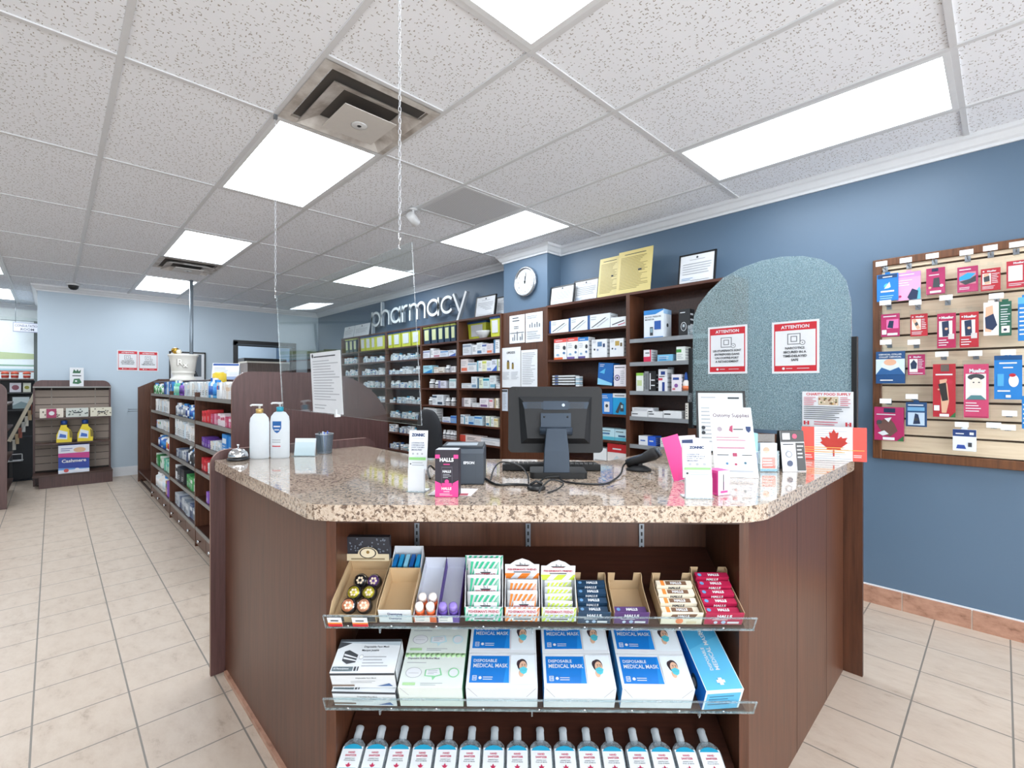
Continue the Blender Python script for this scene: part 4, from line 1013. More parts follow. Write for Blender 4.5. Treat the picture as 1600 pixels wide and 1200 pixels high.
# ---- clock
p = at(820, 440, 'x', 3.46)
t = thing('wall_clock', 'round silver wall clock on the blue pillar', 'clock', T(3.487, p.y, p.z) @ FACE_MX @ R(pi/2, 'X'))
MB().lathe([(.10, 0), (.148, .0), (.155, .02), (.15, .036), (.135, .04), (.128, .026)], col('#b9bec4', .25, .9), 48, cap=False).build('case', t, local=True)
b = MB(); b.lathe([(0, .022), (.129, .022)], col('#d3d8dc', .4), 40, cap=False)
for i in range(12):
    a = pi/2-2*pi*(i+1)/12; b.text(str(i+1), .1*cos(a), .1*sin(a)-.01, .02, INK, z=.0235)
b.build('dial', t, local=True)
b = MB(); b.box(-.004, -.02, .027, .004, .055, .029, BLACK, R(radians(-2))); b.build('hour_hand', t, local=True)
b = MB(); b.box(-.003, -.02, .03, .003, .09, .032, BLACK, R(radians(-14))); b.lathe([(.008, .025), (.008, .034)], BLACK, 12); b.build('minute_hand', t, local=True)
# ---- notices on the wood pillar panel
def notice(x0, y0, x1, y1, label, ops, base='#e9edf1'):
    xp = SX+.016
    a, c = at(U5(x0), V5(y1), 'x', xp), at(U5(x1), V5(y1), 'x', xp)
    h = at(U5((x0+x1)/2), V5(y0), 'x', xp).z-at(U5((x0+x1)/2), V5(y1), 'x', xp).z
    carton('paper_notice', T(xp, (a.y+c.y)/2, at(U5((x0+x1)/2), V5(y1), 'x', xp).z) @ FACE_MX, abs(a.y-c.y), .0015, h, A_(base), label, 'paper', dz=.0012, front=ops)
notice(57, 397, 141, 551, 'upper left white notice on the pillar panel', [('l', .2, .75, .8, .95, 2, INK), ('l', .3, .5, .7, .62, 2, INK), ('r', .05, .36, .95, .38, INK)]+[('r', x, .1, x+.06, .22+.1*(i % 3), A_('#7b8088')) for i, x in enumerate((.2, .32, .5, .7, .82))])
notice(146, 382, 239, 545, 'upper right white notice on the pillar panel', [('r', x, .5, x+.07, .62+.05*(i % 2), A_('#7b8088')) for i, x in enumerate((.22, .36, .52, .66, .8))]+[('l', .1, .8, .9, .92, 2, GREYINK), ('l', .1, .1, .9, .4, 4, GREYINK)])
notice(12, 575, 118, 796, 'opioids leaflet with two brown bottles on the pillar panel', [('t', 'OPIOIDS', .5, .84, .06, INK, .6, .03), ('r', .3, .46, .43, .64, A_('#8f7a35')), ('r', .32, .64, .41, .68, INK), ('r', .56, .46, .66, .59, A_('#8f7a35')), ('r', .57, .59, .65, .62, INK), ('l', .08, .2, .46, .4, 6, GREYINK), ('l', .54, .2, .92, .4, 6, GREYINK)])
notice(121, 588, 210, 797, 'densely printed white sheet right of the opioids leaflet', [('l', .08, .08, .92, .94, 18, GREYINK)])
notice(14, 806, 47, 925, 'narrow pale sheet below the opioids leaflet', [('r', .05, .88, .95, .97, INK), ('l', .2, .1, .8, .8, 10, GREYINK)], '#cfdae8')
# ---- chair behind the counter
M = T(2.27, 3.0, 0) @ R(radians(80))
t = thing('office_chair', 'black office chair with tall oval back behind the counter', 'chair', M)
b = MB(); prof = []
n1, n2 = 14, 24; vs = []; fs = []
FAB = col('#1b1d22', .85)
def pad(b, cx, cy, cz, wx, wy, wz, ax):
    vs = []; fs = []; N, Mn = 12, 28
    for i in range(N+1):
        ph = -pi/2+pi*i/N
        for j in range(Mn):
            th = 2*pi*j/Mn; e = lambda c, p=.7: (abs(c)**p)*(1 if c >= 0 else -1)
            r = e(cos(ph), .4); q = (r*e(cos(th))*wx, r*e(sin(th))*wy, e(sin(ph), .8)*wz)
            vs.append((cx+q[0], cy+q[2]+.02*(q[0]/wx)**2*-1, cz+q[1]) if ax == 'y' else (cx+q[0], cy+q[1], cz+q[2]))
    for i in range(N):
        for j in range(Mn): fs.append((i*Mn+j, i*Mn+(j+1) % Mn, (i+1)*Mn+(j+1) % Mn, (i+1)*Mn+j))
    return b.add(vs, fs, FAB, smooth=True)
pad(MB(), 0, .23, .92, .20, .26, .035, 'y').build('backrest', t, local=True)
pad(MB(), 0, 0, .56, .24, .23, .04, 'z').build('seat', t, local=True)
MB().tube([(0, .05, .5), (0, .27, .52), (0, .29, .9)], .018, BLACK).build('back_support', t, local=True)
MB().tube([(0, 0, .08), (0, 0, .52)], .025, BLACK, 12).build('gas_column', t, local=True)
b = MB()
for i in range(5): b.tube([(0, 0, .1), (.28*cos(i*2*pi/5), .28*sin(i*2*pi/5), .07)], [.022, .014], BLACK)
b.build('star_base', t, local=True)
for i in range(5): MB().lathe([(.024, -.012), (.028, 0), (.024, .012)], BLACK, 14, T(.28*cos(i*2*pi/5), .28*sin(i*2*pi/5), .029) @ R(pi/2, 'X')).build('caster', t, local=True)
# ------------------------------------------------------------------ aisle gondola left of the counter
GXF, GXB = .87, 1.16
GL = [1.26, 1.06, .86, .655, .42, .165]
t = thing('gondola_shelving', 'long dark cherry aisle gondola with grey-edged shelves left of the counter', 'shelving', (1.4, 6.1, 0))
b = MB(); P = [(.865, 0), (2.03, 0), (2.03, 1.02)]
for i in range(1, 12): a = radians(90*i/12); P.append((1.47+.56*cos(a), 1.02+.435*sin(a)))
P += [(1.47, 1.455), (.985, 1.455)]
for i in range(1, 9): a = radians(90+90*i/9); P.append((.985+.12*cos(a), 1.335+.12*sin(a)))
P.append((.865, 1.335))
b.prism(P, 0, .022, WOOD_P, upright('y', 3.622, 0), m2=EDGE); b.build('end_panel', t)
MB().box(1.17, 3.622, 0, 1.72, 8.4, 1.395, WOOD).build('core_panel', t)
MB().box(1.02, 5.0, 1.395, 1.76, 8.3, 1.413, WOOD_S).build('top_board', t, bevel=.004)
EDGEG = col('#84837f', .4)
YD = [3.622, 4.76, 5.97, 7.26, 8.49]
for y in YD[1:4]: MB().box(.865, y-.02, 0, 1.17, y+.005, 1.30, WOOD).build('upright', t)
b = MB(); b.prism([(.865, 0), (1.45, 0), (1.45, 1.45), (1.10, 1.45), (.865, 1.33)], 0, .022, WOOD, upright('y', 8.512, 0)); b.build('end_panel', t)
for k in range(3):
    y0, y1 = YD[k]+.006, YD[k+1]-.021
    for z in GL:
        if k == 0 and z == .42 and False: continue
        s_ = MB().box(.872, y0, z-.022, 1.17, y1, z, WOOD_S).build('shelf', t)
        MB().box(.866, y0, z-.026, .873, y1, z+.003, EDGEG).build('edge_strip', s_)
    for j in range(3):
        d0 = y0+(y1-y0)*j/3; d1 = y0+(y1-y0)*(j+1)/3
        dr = MB().box(.868, d0+.004, .03, .885, d1-.004, .138, WOOD).build('drawer', t)
        MB().lathe([(.006, 0), (.006, .008), (.016, .014), (.012, .024), (0, .027)], CHROME, 10, T(.868, (d0+d1)/2, .085) @ R(-pi/2, 'Y')).build('knob', dr)
MB().box(.872, 7.27, .14, 1.17, 8.48, .165, WOOD_S).build('shelf', t)
MB().box(1.0, 7.27, 1.04, 1.17, 8.48, 1.06, WOOD_S).build('shelf', t)
MB().box(.89, 3.63, 0, .9, 8.47, .03, col('#2a1812', .5)).build('toe_board', t)
# goods on the gondola
GI = {}
def gond(u, w, h, z, base, ops, label, kind='box', x=.885, d=.1, group=None, y=None):
    yy = y if y is not None else at(u, 660, 'x', x).y
    M = T(x, yy, z+.001) @ FACE_MX
    if kind == 'box': return carton('product_box', M, w, d, h, A_(base), label, 'box', group, .0012, front=ops, right=[('r', .05, .1, .95, .9, A_(base))])
    b = MB(); b.M = I4; r = w/2
    b.lathe([(r*.96, 0), (r, .005), (r, h*.74), (r*.6, h*.84)], A_(base), 14); b.lathe([(r*.62, h*.83), (r*.62, h), (0, h+.001)], A_(ops[0]), 12, smooth=False)
    b.lathe([(r*1.01, h*.15), (r*1.01, h*.6)], A_(ops[1]), 14)
    return tag(b.build('product_bottle', matrix=M @ T(0, r, 0), local=True), label, 'bottle', group)
WB = ['#e8ecee', '#dfe7ea', '#f0f1f2', '#e9e4dc', '#d6e4ee']
pal = {'green': ['#2f8a4a', '#4aa860', '#e4efe6', '#7cc08a'], 'blue': ['#1f5fb8', '#2f86d0', '#dfe8f2', '#1a3f8a', '#5aa8dc'], 'pink': ['#d0688c', '#e39ab4', '#f0e2e8', '#c24a6e'],
       'red': ['#c8202e', '#e04048', '#b81a28'], 'purple': ['#6a3fa0', '#8a5ac0', '#4a2a80'], 'white': WB, 'cream': ['#efe6da', '#e8c8a8', '#f0eee8', '#e9b98c', '#f0f1f2'], 'mixed': ['#2f86d0', '#d8a030', '#c8303a', '#e8ecee', '#3a9a60', '#8a5ac0', '#e8ecee', '#dfe7ea'], 'silver': ['#b8c0c8', '#d4dadf', '#8f9aa8', '#5a6a8a'],
       'teal': ['#3ab0b8', '#8ad0b8', '#bfe4d0', '#60c0a0'], 'black': ['#22252a', '#3a3f46', '#e8ecee']}
def grow(bay, si, segs):
    """segs: (fraction start, fraction end, palette, kind, item width, item height); fraction 0 = near end of the bay"""
    y0, y1 = YD[bay]+.02, YD[bay+1]-.04
    bn = ['nearest', 'second', 'third'][bay]
    for f0, f1, pn, kind, w, h in segs:
        y = y0+(y1-y0)*f0; n = 0
        while y+w < y0+(y1-y0)*f1+.001:
            c = random.choice(pal[pn]); c2 = random.choice(pal[pn]); hh = h*random.uniform(.86, 1.05)
            desc = {'mixed': 'multicoloured', 'silver': 'silvery grey'}.get(pn, pn)
            lb = 'one of the %s %s on the %s shelf of the %s gondola bay' % (desc, 'boxes' if kind == 'box' else 'bottles', ORD[si], bn)
            g = '%s %s on gondola shelf, %s level, %s bay' % (desc, 'boxes' if kind == 'box' else 'bottles', ORD[si], bn)
            if kind == 'box':
                gond(0, w-.004, hh, GL[si], c, [('r', .1, .55, .9, .8, A_(c2)), ('l', .15, .12, .85, .48, 3, PAPER if pn not in ('white', 'silver') else INK)], lb, group=g, y=y+w/2, x=.885+random.uniform(0, .015))
            else: gond(0, w-.004, hh, GL[si], c, (random.choice(['#f0f0f0', '#2f86d0', '#f0f0f0', c2]), c2), lb, 'bottle', group=g, y=y+w/2)
            y += w; n += 1
# bay 0 (nearest, u 304-360), bay 1, bay 2 ; visible part first
grow(0, 0, [(.0, .35, 'cream', 'box', .055, .12), (.35, .5, 'mixed', 'box', .06, .125), (.5, .72, 'blue', 'bottle', .07, .16), (.72, 1, 'white', 'box', .06, .13)])
grow(0, 1, [(.0, .66, 'pink', 'box', .075, .085), (.7, .95, 'red', 'box', .07, .10)])
grow(0, 2, [(.05, .3, 'blue', 'box', .13, .16), (.34, .62, 'white', 'box', .06, .075), (.64, 1, 'purple', 'box', .08, .075)])
grow(0, 3, [(.3, .78, 'white', 'box', .06, .085), (.8, .95, 'red', 'box', .08, .10)])
grow(0, 4, [(.45, .8, 'mixed', 'box', .08, .10)])
grow(0, 5, [(.5, .72, 'white', 'box', .12, .16)])
grow(1, 0, [(0, .5, 'white', 'box', .055, .125), (.5, .75, 'purple', 'bottle', .06, .13), (.75, 1, 'teal', 'bottle', .06, .15)])
grow(1, 1, [(.1, .45, 'blue', 'bottle', .08, .12), (.5, .9, 'silver', 'bottle', .07, .12)])
grow(1, 2, [(0, .35, 'white', 'box', .055, .13), (.35, .9, 'white', 'box', .07, .16)])
grow(1, 3, [(.02, .35, 'black', 'bottle', .06, .15), (.35, .9, 'silver', 'box', .08, .085)])
grow(1, 4, [(0, .5, 'green', 'box', .10, .13), (.5, .95, 'black', 'box', .16, .14)])
grow(1, 5, [(0, .95, 'silver', 'box', .12, .12)])
grow(2, 0, [(0, .4, 'blue', 'box', .07, .14), (.4, 1, 'green', 'bottle', .065, .12)])
grow(2, 1, [(0, .95, 'white', 'box', .09, .14)])
grow(2, 2, [(0, .5, 'white', 'box', .08, .11), (.5, .9, 'mixed', 'box', .09, .10)])
grow(2, 3, [(0, .35, 'mixed', 'bottle', .09, .15), (.4, .8, 'blue', 'bottle', .10, .14)])
grow(2, 4, [(0, .5, 'teal', 'box', .07, .13), (.5, .95, 'green', 'box', .07, .12)])
grow(2, 5, [(0, .4, 'mixed', 'box', .1, .17), (.4, .95, 'white', 'bottle', .12, .17)])
# row standing on a higher step at the front of the top board
for i, (u, w, h, base, cap) in enumerate(((223, .07, .14, '#dfe6ea', '#f0f0f0'), (229, .07, .13, '#e8ecee', '#4aa860'))):
    gond(u, w, h, 1.061, base, (cap, '#9ac0a8'), 'pale bottle in the far end bay of the gondola, %s of two' % ['left', 'right'][i], 'bottle', x=1.02, y=(8.2, 7.9)[i], group='bottles in the end bay')
# yellow-topped can and other tall goods behind the top shelf row
p = at(311, 600, 'x', .98)
b = MB(); b.lathe([(.055, 0), (.055, .2), (.03, .215)], A_('#e0c22c'), 16); tag(b.build('product_can', matrix=T(1.075, 4.88, 1.262), local=True), 'yellow can rising behind the blue bottles on the gondola top shelf', 'can')
# urn, pole, calendar
p = at(286, 596, 'x', 1.17)
t = thing('mortar_urn', 'white decorative urn with raised prescription symbol on the gondola top', 'urn', (p.x+.03, p.y, 1.413))
t.matrix_world = T(p.x+.0, p.y-.02, 1.4145) @ R(radians(-10)) @ Matrix.Diagonal((.9, .9, .9, 1)); WM[t.name] = t.matrix_world.copy()
UR = col('#eceae2', .35)
MB().lathe([(.15, 0), (.155, .012), (.15, .03), (.125, .055), (.12, .085), (.135, .105), (.14, .115), (.13, .125), (.138, .14), (.152, .26), (.165, .33), (.178, .345), (.178, .362), (.165, .365), (.15, .33), (.12, .16), (0, .15)], UR, 36).build('bowl', t, local=True)
b = MB(); b.text('R', -.03, .21, .085, UR, frame((0, -.156, 0), (1, 0, 0), (0, 0, 1), (0, -1, 0)), bold=.03, z=.004); b.text('x', .025, .185, .05, UR, frame((0, -.154, 0), (1, 0, 0), (0, 0, 1), (0, -1, 0)), bold=.03, z=.006)
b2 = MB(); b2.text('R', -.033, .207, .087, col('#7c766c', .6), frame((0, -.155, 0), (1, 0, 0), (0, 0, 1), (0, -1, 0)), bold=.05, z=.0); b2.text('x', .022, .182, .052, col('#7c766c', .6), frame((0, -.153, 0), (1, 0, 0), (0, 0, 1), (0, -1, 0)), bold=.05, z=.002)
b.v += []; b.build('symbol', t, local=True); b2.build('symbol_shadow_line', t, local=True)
GOLD = col('#b8923c', .25, .9)
b = MB(); b.lathe([(.01, .365), (.03, .385), (.05, .41), (.045, .44), (.02, .455)], GOLD, 14, T(-.09, .02, 0)); b.lathe([(.02, .37), (.035, .4), (.02, .43)], col('#f0ead8', .3), 12, T(-.05, -.02, 0))
b.build('ornament', t, local=True)
pp = at(299, 437, 'z', H)
tag(MB().lathe([(.032, 0), (.032, .03)], col('#8f9aa6', .4, .3), 16).tube([(0, 0, 0), (0, 0, H-1.414-.01)], .021, col('#93a0ac', .35, .4), 14).build('support_pole', matrix=T(pp.x, pp.y, 1.414), local=True), 'grey metal pole rising from the gondola top to the ceiling', 'pole')
t = thing('desk_calendar', 'white tent desk calendar with blue header on the gondola top', 'calendar', T(*at(354, 592, 'x', 1.35)[:2], 1.4165) @ R(radians(-28)) @ Matrix.Diagonal((.86, .86, .86, 1)))
b = MB()
Fp = frame((-.15, -.07, 0), (1, 0, 0), Vector((0, .06, .21)).normalized(), Vector((0, -.21, .06)).normalized())
b.box(0, 0, -.003, .3, .218, 0, PAPER, Fp)
q = [('r', .03, .86, .97, .97, A_('#1c4a94')), ('r', .06, .3, .62, .82, A_('#dfe5ee')), ('r', .66, .5, .94, .82, A_('#e8ecf2')), ('l', .08, .34, .6, .78, 5, GREYINK), ('r', .66, .3, .94, .46, A_('#d6dde8')), ('r', .03, .03, .97, .2, A_('#8fa2c4'))]
b.ops(Fp, .3, .218, q, .001); b.build('page', t, local=True)
MB().box(0, 0, -.003, .3, .218, 0, col('#c9d6df', .5), frame((-.15, .06, 0), (1, 0, 0), Vector((0, -.062, .21)).normalized(), Vector((0, .21, .062)).normalized())).build('back_leaf', t, local=True)
tag(MB().lathe([(.03, 0), (.02, .05), (0, .075)], WHITE, 12).build('small_cone', matrix=T(*at(379, 590, 'x', 1.35)[:2], 1.4145), local=True), 'small white cone beside the calendar on the gondola top', 'ornament')

# ------------------------------------------------------------------ slatwall gondola before the far wall
M0 = T(.21, 8.98, 0)
t = thing('slatwall_gondola', 'dark wood gondola with grey slatwall back in front of the far wall', 'shelving', M0)
SLG = col('#93857a', .55)
b = MB(); b.prism(rounded(-.40, .0, .40, 1.43, .09, 8, (0, 0, 1, 1)), 0, .02, WOOD_P, upright('y', 0.12, 0)); b.build('back_panel', t, local=True)
z = .2
while z < 1.3:
    MB().box(-.385, .085, z, .385, .1, z+.092, SLG).build('slat', t, local=True); z += .1
MB().box(-.385, .092, .15, .385, .101, 1.34, col('#2c2623', .8)).build('slat_backing', t, local=True)
for x in (-.40, .38): MB().box(x, -.14 if 0 else .06, 0, x+.02, .12, 1.36, WOOD_P).build('side_post', t, local=True)
MB().box(-.40, -.02, 1.325, .40, .12, 1.345, EDGEG).build('top_cap', t, local=True)
for x in (-.22, .23): MB().box(x-.006, .078, .2, x+.006, .085, 1.32, col('#8f867d', .5)).build('slot_rail', t, local=True)
for z in (.925, .585):
    MB().box(-.375, -.16, z-.02, .375, .085, z, WOOD_S).build('shelf', t, local=True)
MB().box(-.40, -.24, .15, .40, .1, .175, WOOD_S).build('base_shelf', t, local=True)
MB().box(-.34, -.22, 0, .40, .1, .15, WOOD_P).build('plinth', t, local=True)
yf = 8.86
def ux(u, y=yf): return at(u, 640, 'y', y).x
def flower(bg, f1, f2, mid=None):
    q = []; r_ = random.Random(hash(bg) % 99)
    for i in range(16): q.append(('c', r_.uniform(.05, .95), r_.uniform(.1, .9), .035, A_(f1 if i % 2 else f2)))
    if mid: q += [('r', .28, 0, .7, 1, A_(mid)), ('c', .5, .5, .12, PAPER)]
    else: q.append(('r', 0.32, 0.45, 0.68, 0.575, INK))
    return q
for i, (a, c, bg, f1, f2, mid, lb) in enumerate(((62, 99, '#ded6c8', '#4a3f3a', '#a09080', '#a02a5a', 'left tissue box with magenta centre on the slatwall gondola'),
        (103, 138, '#c9cfc9', '#2c3a38', '#6a7a74', None, 'middle dark-patterned tissue box on the slatwall gondola'), (141, 174, '#dcd8c6', '#4a453c', '#8c826c', None, 'right cream tissue box on the slatwall gondola'))):
    carton('tissue_box', T((ux(a)+ux(c))/2, yf-.03, .926), ux(c)-ux(a), .12, .12, A_(bg), lb, front=flower(bg, f1, f2, mid), dz=.0012)
for i, (a, c) in enumerate(((88, 112), (121, 145))):
    M = T((ux(a)+ux(c))/2, yf+.02, .587); w_ = ux(c)-ux(a)
    t = thing('detergent_jug', 'yellow jug with blue cap, %s of the pair on the slatwall gondola' % ['left', 'right'][i], 'jug', M, 'yellow jugs on the slatwall gondola')
    b = MB(); F_ = upright('y', .045, 0)
    out = [(-w_/2, .0), (w_/2, 0), (w_/2+.004, .1), (w_/2-.01, .16), (w_/2-.05, .21), (.03, .235), (-.03, .235), (-w_/2+.03, .18), (-w_/2, .1)]
    b.prism(out, 0, .09, A_('#e6cf2a'), F_); 
    Ff = frame((0, -.0451, 0), (1, 0, 0), (0, 0, 1), (0, -1, 0))
    b.ops(Ff, 1, 1, [('p', [(-.07, .05), (.03, .04), (.035, .14), (-.05, .17)], A_('#dfe8ee')), ('p', [(-.05, .07), (.02, .06), (.02, .1), (-.04, .12)], A_('#3a6ac0')), ('p', [(.055, .06), (.085, .06), (.08, .14), (.05, .17)], A_('#7a6a1a'))], .001)
    b.build('jug_body', t, local=True, bevel=.012)
    MB().lathe([(.032, .235), (.034, .29), (.02, .295)], A_('#1d4690'), 18).build('cap', t, local=True)
a, c = ux(91), ux(139)
q = [('r', 0, .72, 1, 1, A_('#dfe3ee')), ('r', 0, .58, 1, .72, A_('#c03a86')), ('p', [(0, .7), (1, .62), (1, .5), (0, .6)], A_('#c03a86')), ('c', .68, .82, .2, A_('#d9b38c'), .09), ('l', .08, .78, .45, .92, 2, A_('#5a6aa8')), ('t', 'Cashmere', .5, .38, .12, PAPER, .86, .03), ('p', [(0, .2), (1, .14), (1, .05), (0, .1)], A_('#6fa0dc')), ('r', 0, 0, 1, .12, A_('#dfe6f2')), ('c', .25, .1, .08, A_('#c04a4a')), ('c', .6, .1, .08, A_('#e8ecf4'))]
carton('tissue_roll_pack', T((a+c)/2, yf-.1, .176), c-a, .12, .375, A_('#1f3f9c'), 'blue and pink wrapped pack of bathroom tissue at the foot of the slatwall gondola', 'pack', front=q, dz=.0012)
a, c = ux(109, 8.95), ux(131, 8.95)
carton('leaflet_stand', T((a+c)/2, 8.99, 1.346), c-a, .02, .26, PAPER, 'white leaflet with dark green leaf print on top of the slatwall gondola', 'sign', front=[('p', [(.2, .7), (.3, .92), (.45, .8), (.55, .92), (.65, .8), (.8, .9), (.75, .7)], A_('#1f5a3a')), ('r', 0.185, 0.54, 0.815, 0.59, INK), ('p', [(.2, .15), (.3, .4), (.7, .42), (.85, .2), (.6, .12)], A_('#2f6a48')), ('c', .45, .28, .08, PAPER)], dz=.001)
# ------------------------------------------------------------------ gondola end at the left edge
t = thing('gondola_end', 'dark wood end of an aisle gondola cut by the left edge', 'shelving', (-.9, 7.7, 0))
b = MB(); b.prism(rounded(-1.45, 0, -.36, 1.40, .12, 8, (0, 0, 1, 1)), 0, .03, WOOD_P, upright('y', 7.63, 0), m2=EDGE); b.build('end_panel', t)
MB().box(-1.2, 7.63, 0, -.62, 9.0, 1.36, WOOD).build('core_panel', t)
for z in (.15, .5, .85, 1.15): MB().box(-.62, 7.63, z-.02, -.37, 9.0, z, WOOD_S).build('shelf', t)
# ------------------------------------------------------------------ things on the countertop (z = CT)
ZC = CT+.0008
def ct(u, v): p = at(u, v, 'z', CT); return p.x, p.y
def onct(u, v, rot=-44.8): x, y = ct(u, v); return T(x, y, ZC) @ R(radians(rot))
# bell
t = thing('service_bell', 'chrome call bell at the left end of the granite counter', 'bell', onct(372, 719))
MB().lathe([(.045, 0), (.046, .01), (.04, .013)], col('#1b1c1f', .3), 28).build('base', t, local=True)
MB().lathe([(.041, .014), (.043, .02), (.038, .036), (.024, .05), (0, .055)], CHROME, 28).build('dome', t, local=True)
MB().lathe([(.004, .055), (.004, .066), (.007, .068), (.006, .073), (0, .074)], CHROME, 12).build('button', t, local=True)
# pump bottles
def pump(M, label, body, collar, ops, wd, h):
    t = thing('pump_bottle', label, 'bottle', M, 'pump bottles on the counter')
    b = MB(); P = [(wd*.93, 0), (wd, .006), (wd, h*.72), (wd*.92, h*.82), (wd*.6, h*.90), (wd*.32, h*.92)]
    b.lathe(P, body, 28, sy=.62)
    q = b
    if ops:
        for (z0, z1, m, a0, a1) in ops:
            n = 10; vs = []
            for i in range(n+1):
                a = radians(a0+(a1-a0)*i/n); vs += [(wd*1.01*cos(a), wd*.62*1.01*sin(a), z0), (wd*1.01*cos(a), wd*.62*1.01*sin(a), z1)]
            b.add(vs, [(2*i, 2*i+2, 2*i+3, 2*i+1) for i in range(n)], m)
    b.build('bottle_body', t, local=True)
    MB().lathe([(wd*.34, h*.915), (wd*.36, h*1.0), (wd*.28, h*1.01)], collar, 18).build('collar', t, local=True)
    MB().lathe([(.005, h), (.005, h*1.06), (.014, h*1.065), (.014, h*1.10)], WHITE, 12).tube([(0, 0, h*1.085), (-.03, -.012, h*1.085), (-.036, -.014, h*1.065)], .0045, WHITE).build('pump_head', t, local=True)
    return t
BB = clear('frosted_bottle_plastic', '#f0f5f8', .2, 1.0, (3, .93, '#f2f6f9', .88))
pump(onct(405.5, 716), 'white pump bottle with gold collar beside the chrome bell', BB, col('#c9a866', .3, .5), [(.05, .17, col('#dbe6e6', .5), 185, 215), (.03, .05, col('#9fd0c0', .5), 190, 215)], .0455, .235)
pb = pump(onct(437.5, 715), 'white pump bottle with teal collar and blue shield label', BB, col('#1f8fa8', .35), [(.055, .06, RED, 235, 290), (.075, .079, GREYINK, 235, 290), (.085, .089, GREYINK, 235, 290)], .0455, .243)
b = MB(); Fb = frame((-.022, -.0292, .12), (1, 0, 0), (0, 0, 1), (0, -1, 0))
b.ops(Fb, .044, .06, [('p', [(.02, .95), (.98, .95), (.98, .4), (.75, .12), (.5, 0), (.25, .12), (.02, .4)], col('#1e5c9e', .4)), ('r', 0.14, 0.49, 0.86, 0.59, PAPER), ('r', 0.23, 0.232, 0.77, 0.312, PAPER)], .0006)
b.build('shield_label', pb, local=True)
# card holder with card
t = thing('card_holder', 'small clear holder with blank pale cards between bottles and pen cup', 'holder', onct(475, 713))
b = MB(); b.box(-.058, -.012, 0, .058, -.010, .07, ACRYL); b.box(-.058, .03, 0, .058, .032, .085, ACRYL); b.box(-.058, -.012, 0, .058, .032, .002, ACRYL_E); b.build('tray', t, local=True)
MB().box(-.05, .0, .003, .05, .012, .088, col('#dbe3ea', .6), R(radians(-10), 'X')).build('cards', t, local=True)
# mesh pen cup
t = thing('pen_cup', 'grey wire mesh pencil cup holding pens on the left wing', 'cup', onct(507, 708))
def mesh_mat():
    m = bpy.data.materials.new('wire_mesh'); m.use_nodes = True; nt = m.node_tree; b = nt.nodes['Principled BSDF']
    b.inputs['Base Color'].default_value = lin('#6f7c88'); b.inputs['Metallic'].default_value = .6; b.inputs['Roughness'].default_value = .4
    tc = nt.nodes.new('ShaderNodeTexCoord'); w1 = nt.nodes.new('ShaderNodeTexChecker'); w1.inputs['Scale'].default_value = 420
    nt.links.new(tc.outputs['Object'], w1.inputs['Vector'])
    a = nt.nodes.new('ShaderNodeMapRange'); a.inputs['To Min'].default_value = .45; nt.links.new(w1.outputs['Fac'], a.inputs['Value']); nt.links.new(a.outputs[0], b.inputs['Alpha'])
    return m
MB().lathe([(.036, 0), (.036, .003), (.0365, .004), (.044, .098)], mesh_mat(), 28, cap=False, smooth=False).lathe([(.036, 0), (.036, .003)], STEEL, 28).lathe([(.043, .095), (.0455, .098), (.044, .101), (.0425, .098), (.043, .095)], STEEL, 28, cap=False).build('cup', t, local=True)
for i, (a, c_, hh) in enumerate(((.015, '#2b4a9a', .115), (-.018, '#24272c', .112), (.0, '#3a62b8', .108), (-.006, '#c9ccd0', .11))):
    tag(MB().tube([(a*.4, -.006+.006*i, .005), (a*1.4, .004*i-.012, hh)], .0035, col(c_, .35), 8).build('pen', matrix=onct(507, 708), local=True), ['blue pen leaning right in the mesh cup', 'black pen leaning left in the mesh cup', 'bright blue pen in the middle of the mesh cup', 'silver pen at the left of the mesh cup'][i], 'pen', 'pens in the mesh cup')
# ZONNIC leaflet stands
GRN = col('#8cc87c', .5); NV = col('#14305f', .5)
def zonnic(M, w, h, label, hdr):
    t = thing('leaflet_stand', label, 'stand', M, 'nicotine pouch leaflet stands')
    top_h = h*.66
    b = MB(); Ff = frame((-w/2, 0, h*.36), (1, 0, 0), Vector((0, .10, 1)).normalized(), Vector((0, -1, .10)).normalized())
    H_ = h*.64; b.box(0, 0, -.006, w, H_, 0, PAPER, Ff)
    q = [('t', 'ZONNIC', .5, .84, .085, NV, .74, .06), ('r', .2, .79, .8, .795, NV), ('tl', 'LOOKING FOR', .14, .66, .04, NV, .7), ('tl', 'A PARTNER IN YOUR', .14, .60, .04, NV, .72), ('tl', 'JOURNEY TO BECOMING', .14, .54, .04, NV, .72), ('tl', 'SMOKE-FREE?', .14, .48, .04, NV, .6),
         ('c', .25, .40, .05, GREYINK), ('c', .5, .40, .05, GREYINK), ('c', .75, .40, .05, GREYINK), ('r', .04, .24, .96, .31, GRN), ('c', .14, .14, .04, INK), ('l', .22, .08, .9, .2, 2, GREYINK)]
    b.ops(Ff, w, H_, q, .0006); b.build('header_card', t, local=True)
    MB().box(-w/2+.004, -.014, 0, w/2-.004, .0, h*.38, PAPER).build('leaflet_box', t, local=True)
    MB().box(-w/2, .0, 0, w/2, .035, .003, PAPER).box(-w/2, -.018, 0, w/2, .0, .004, ACRYL_E).build('foot', t, local=True)
    return t
zonnic(onct(652, 768, -52), .062, .20, 'white nicotine pouch leaflet stand left of the pink lozenge carton', 1)
zonnic(onct(1090, 778, -47), .088, .168, 'wide white nicotine pouch leaflet stand before the pink carton at right', 1)
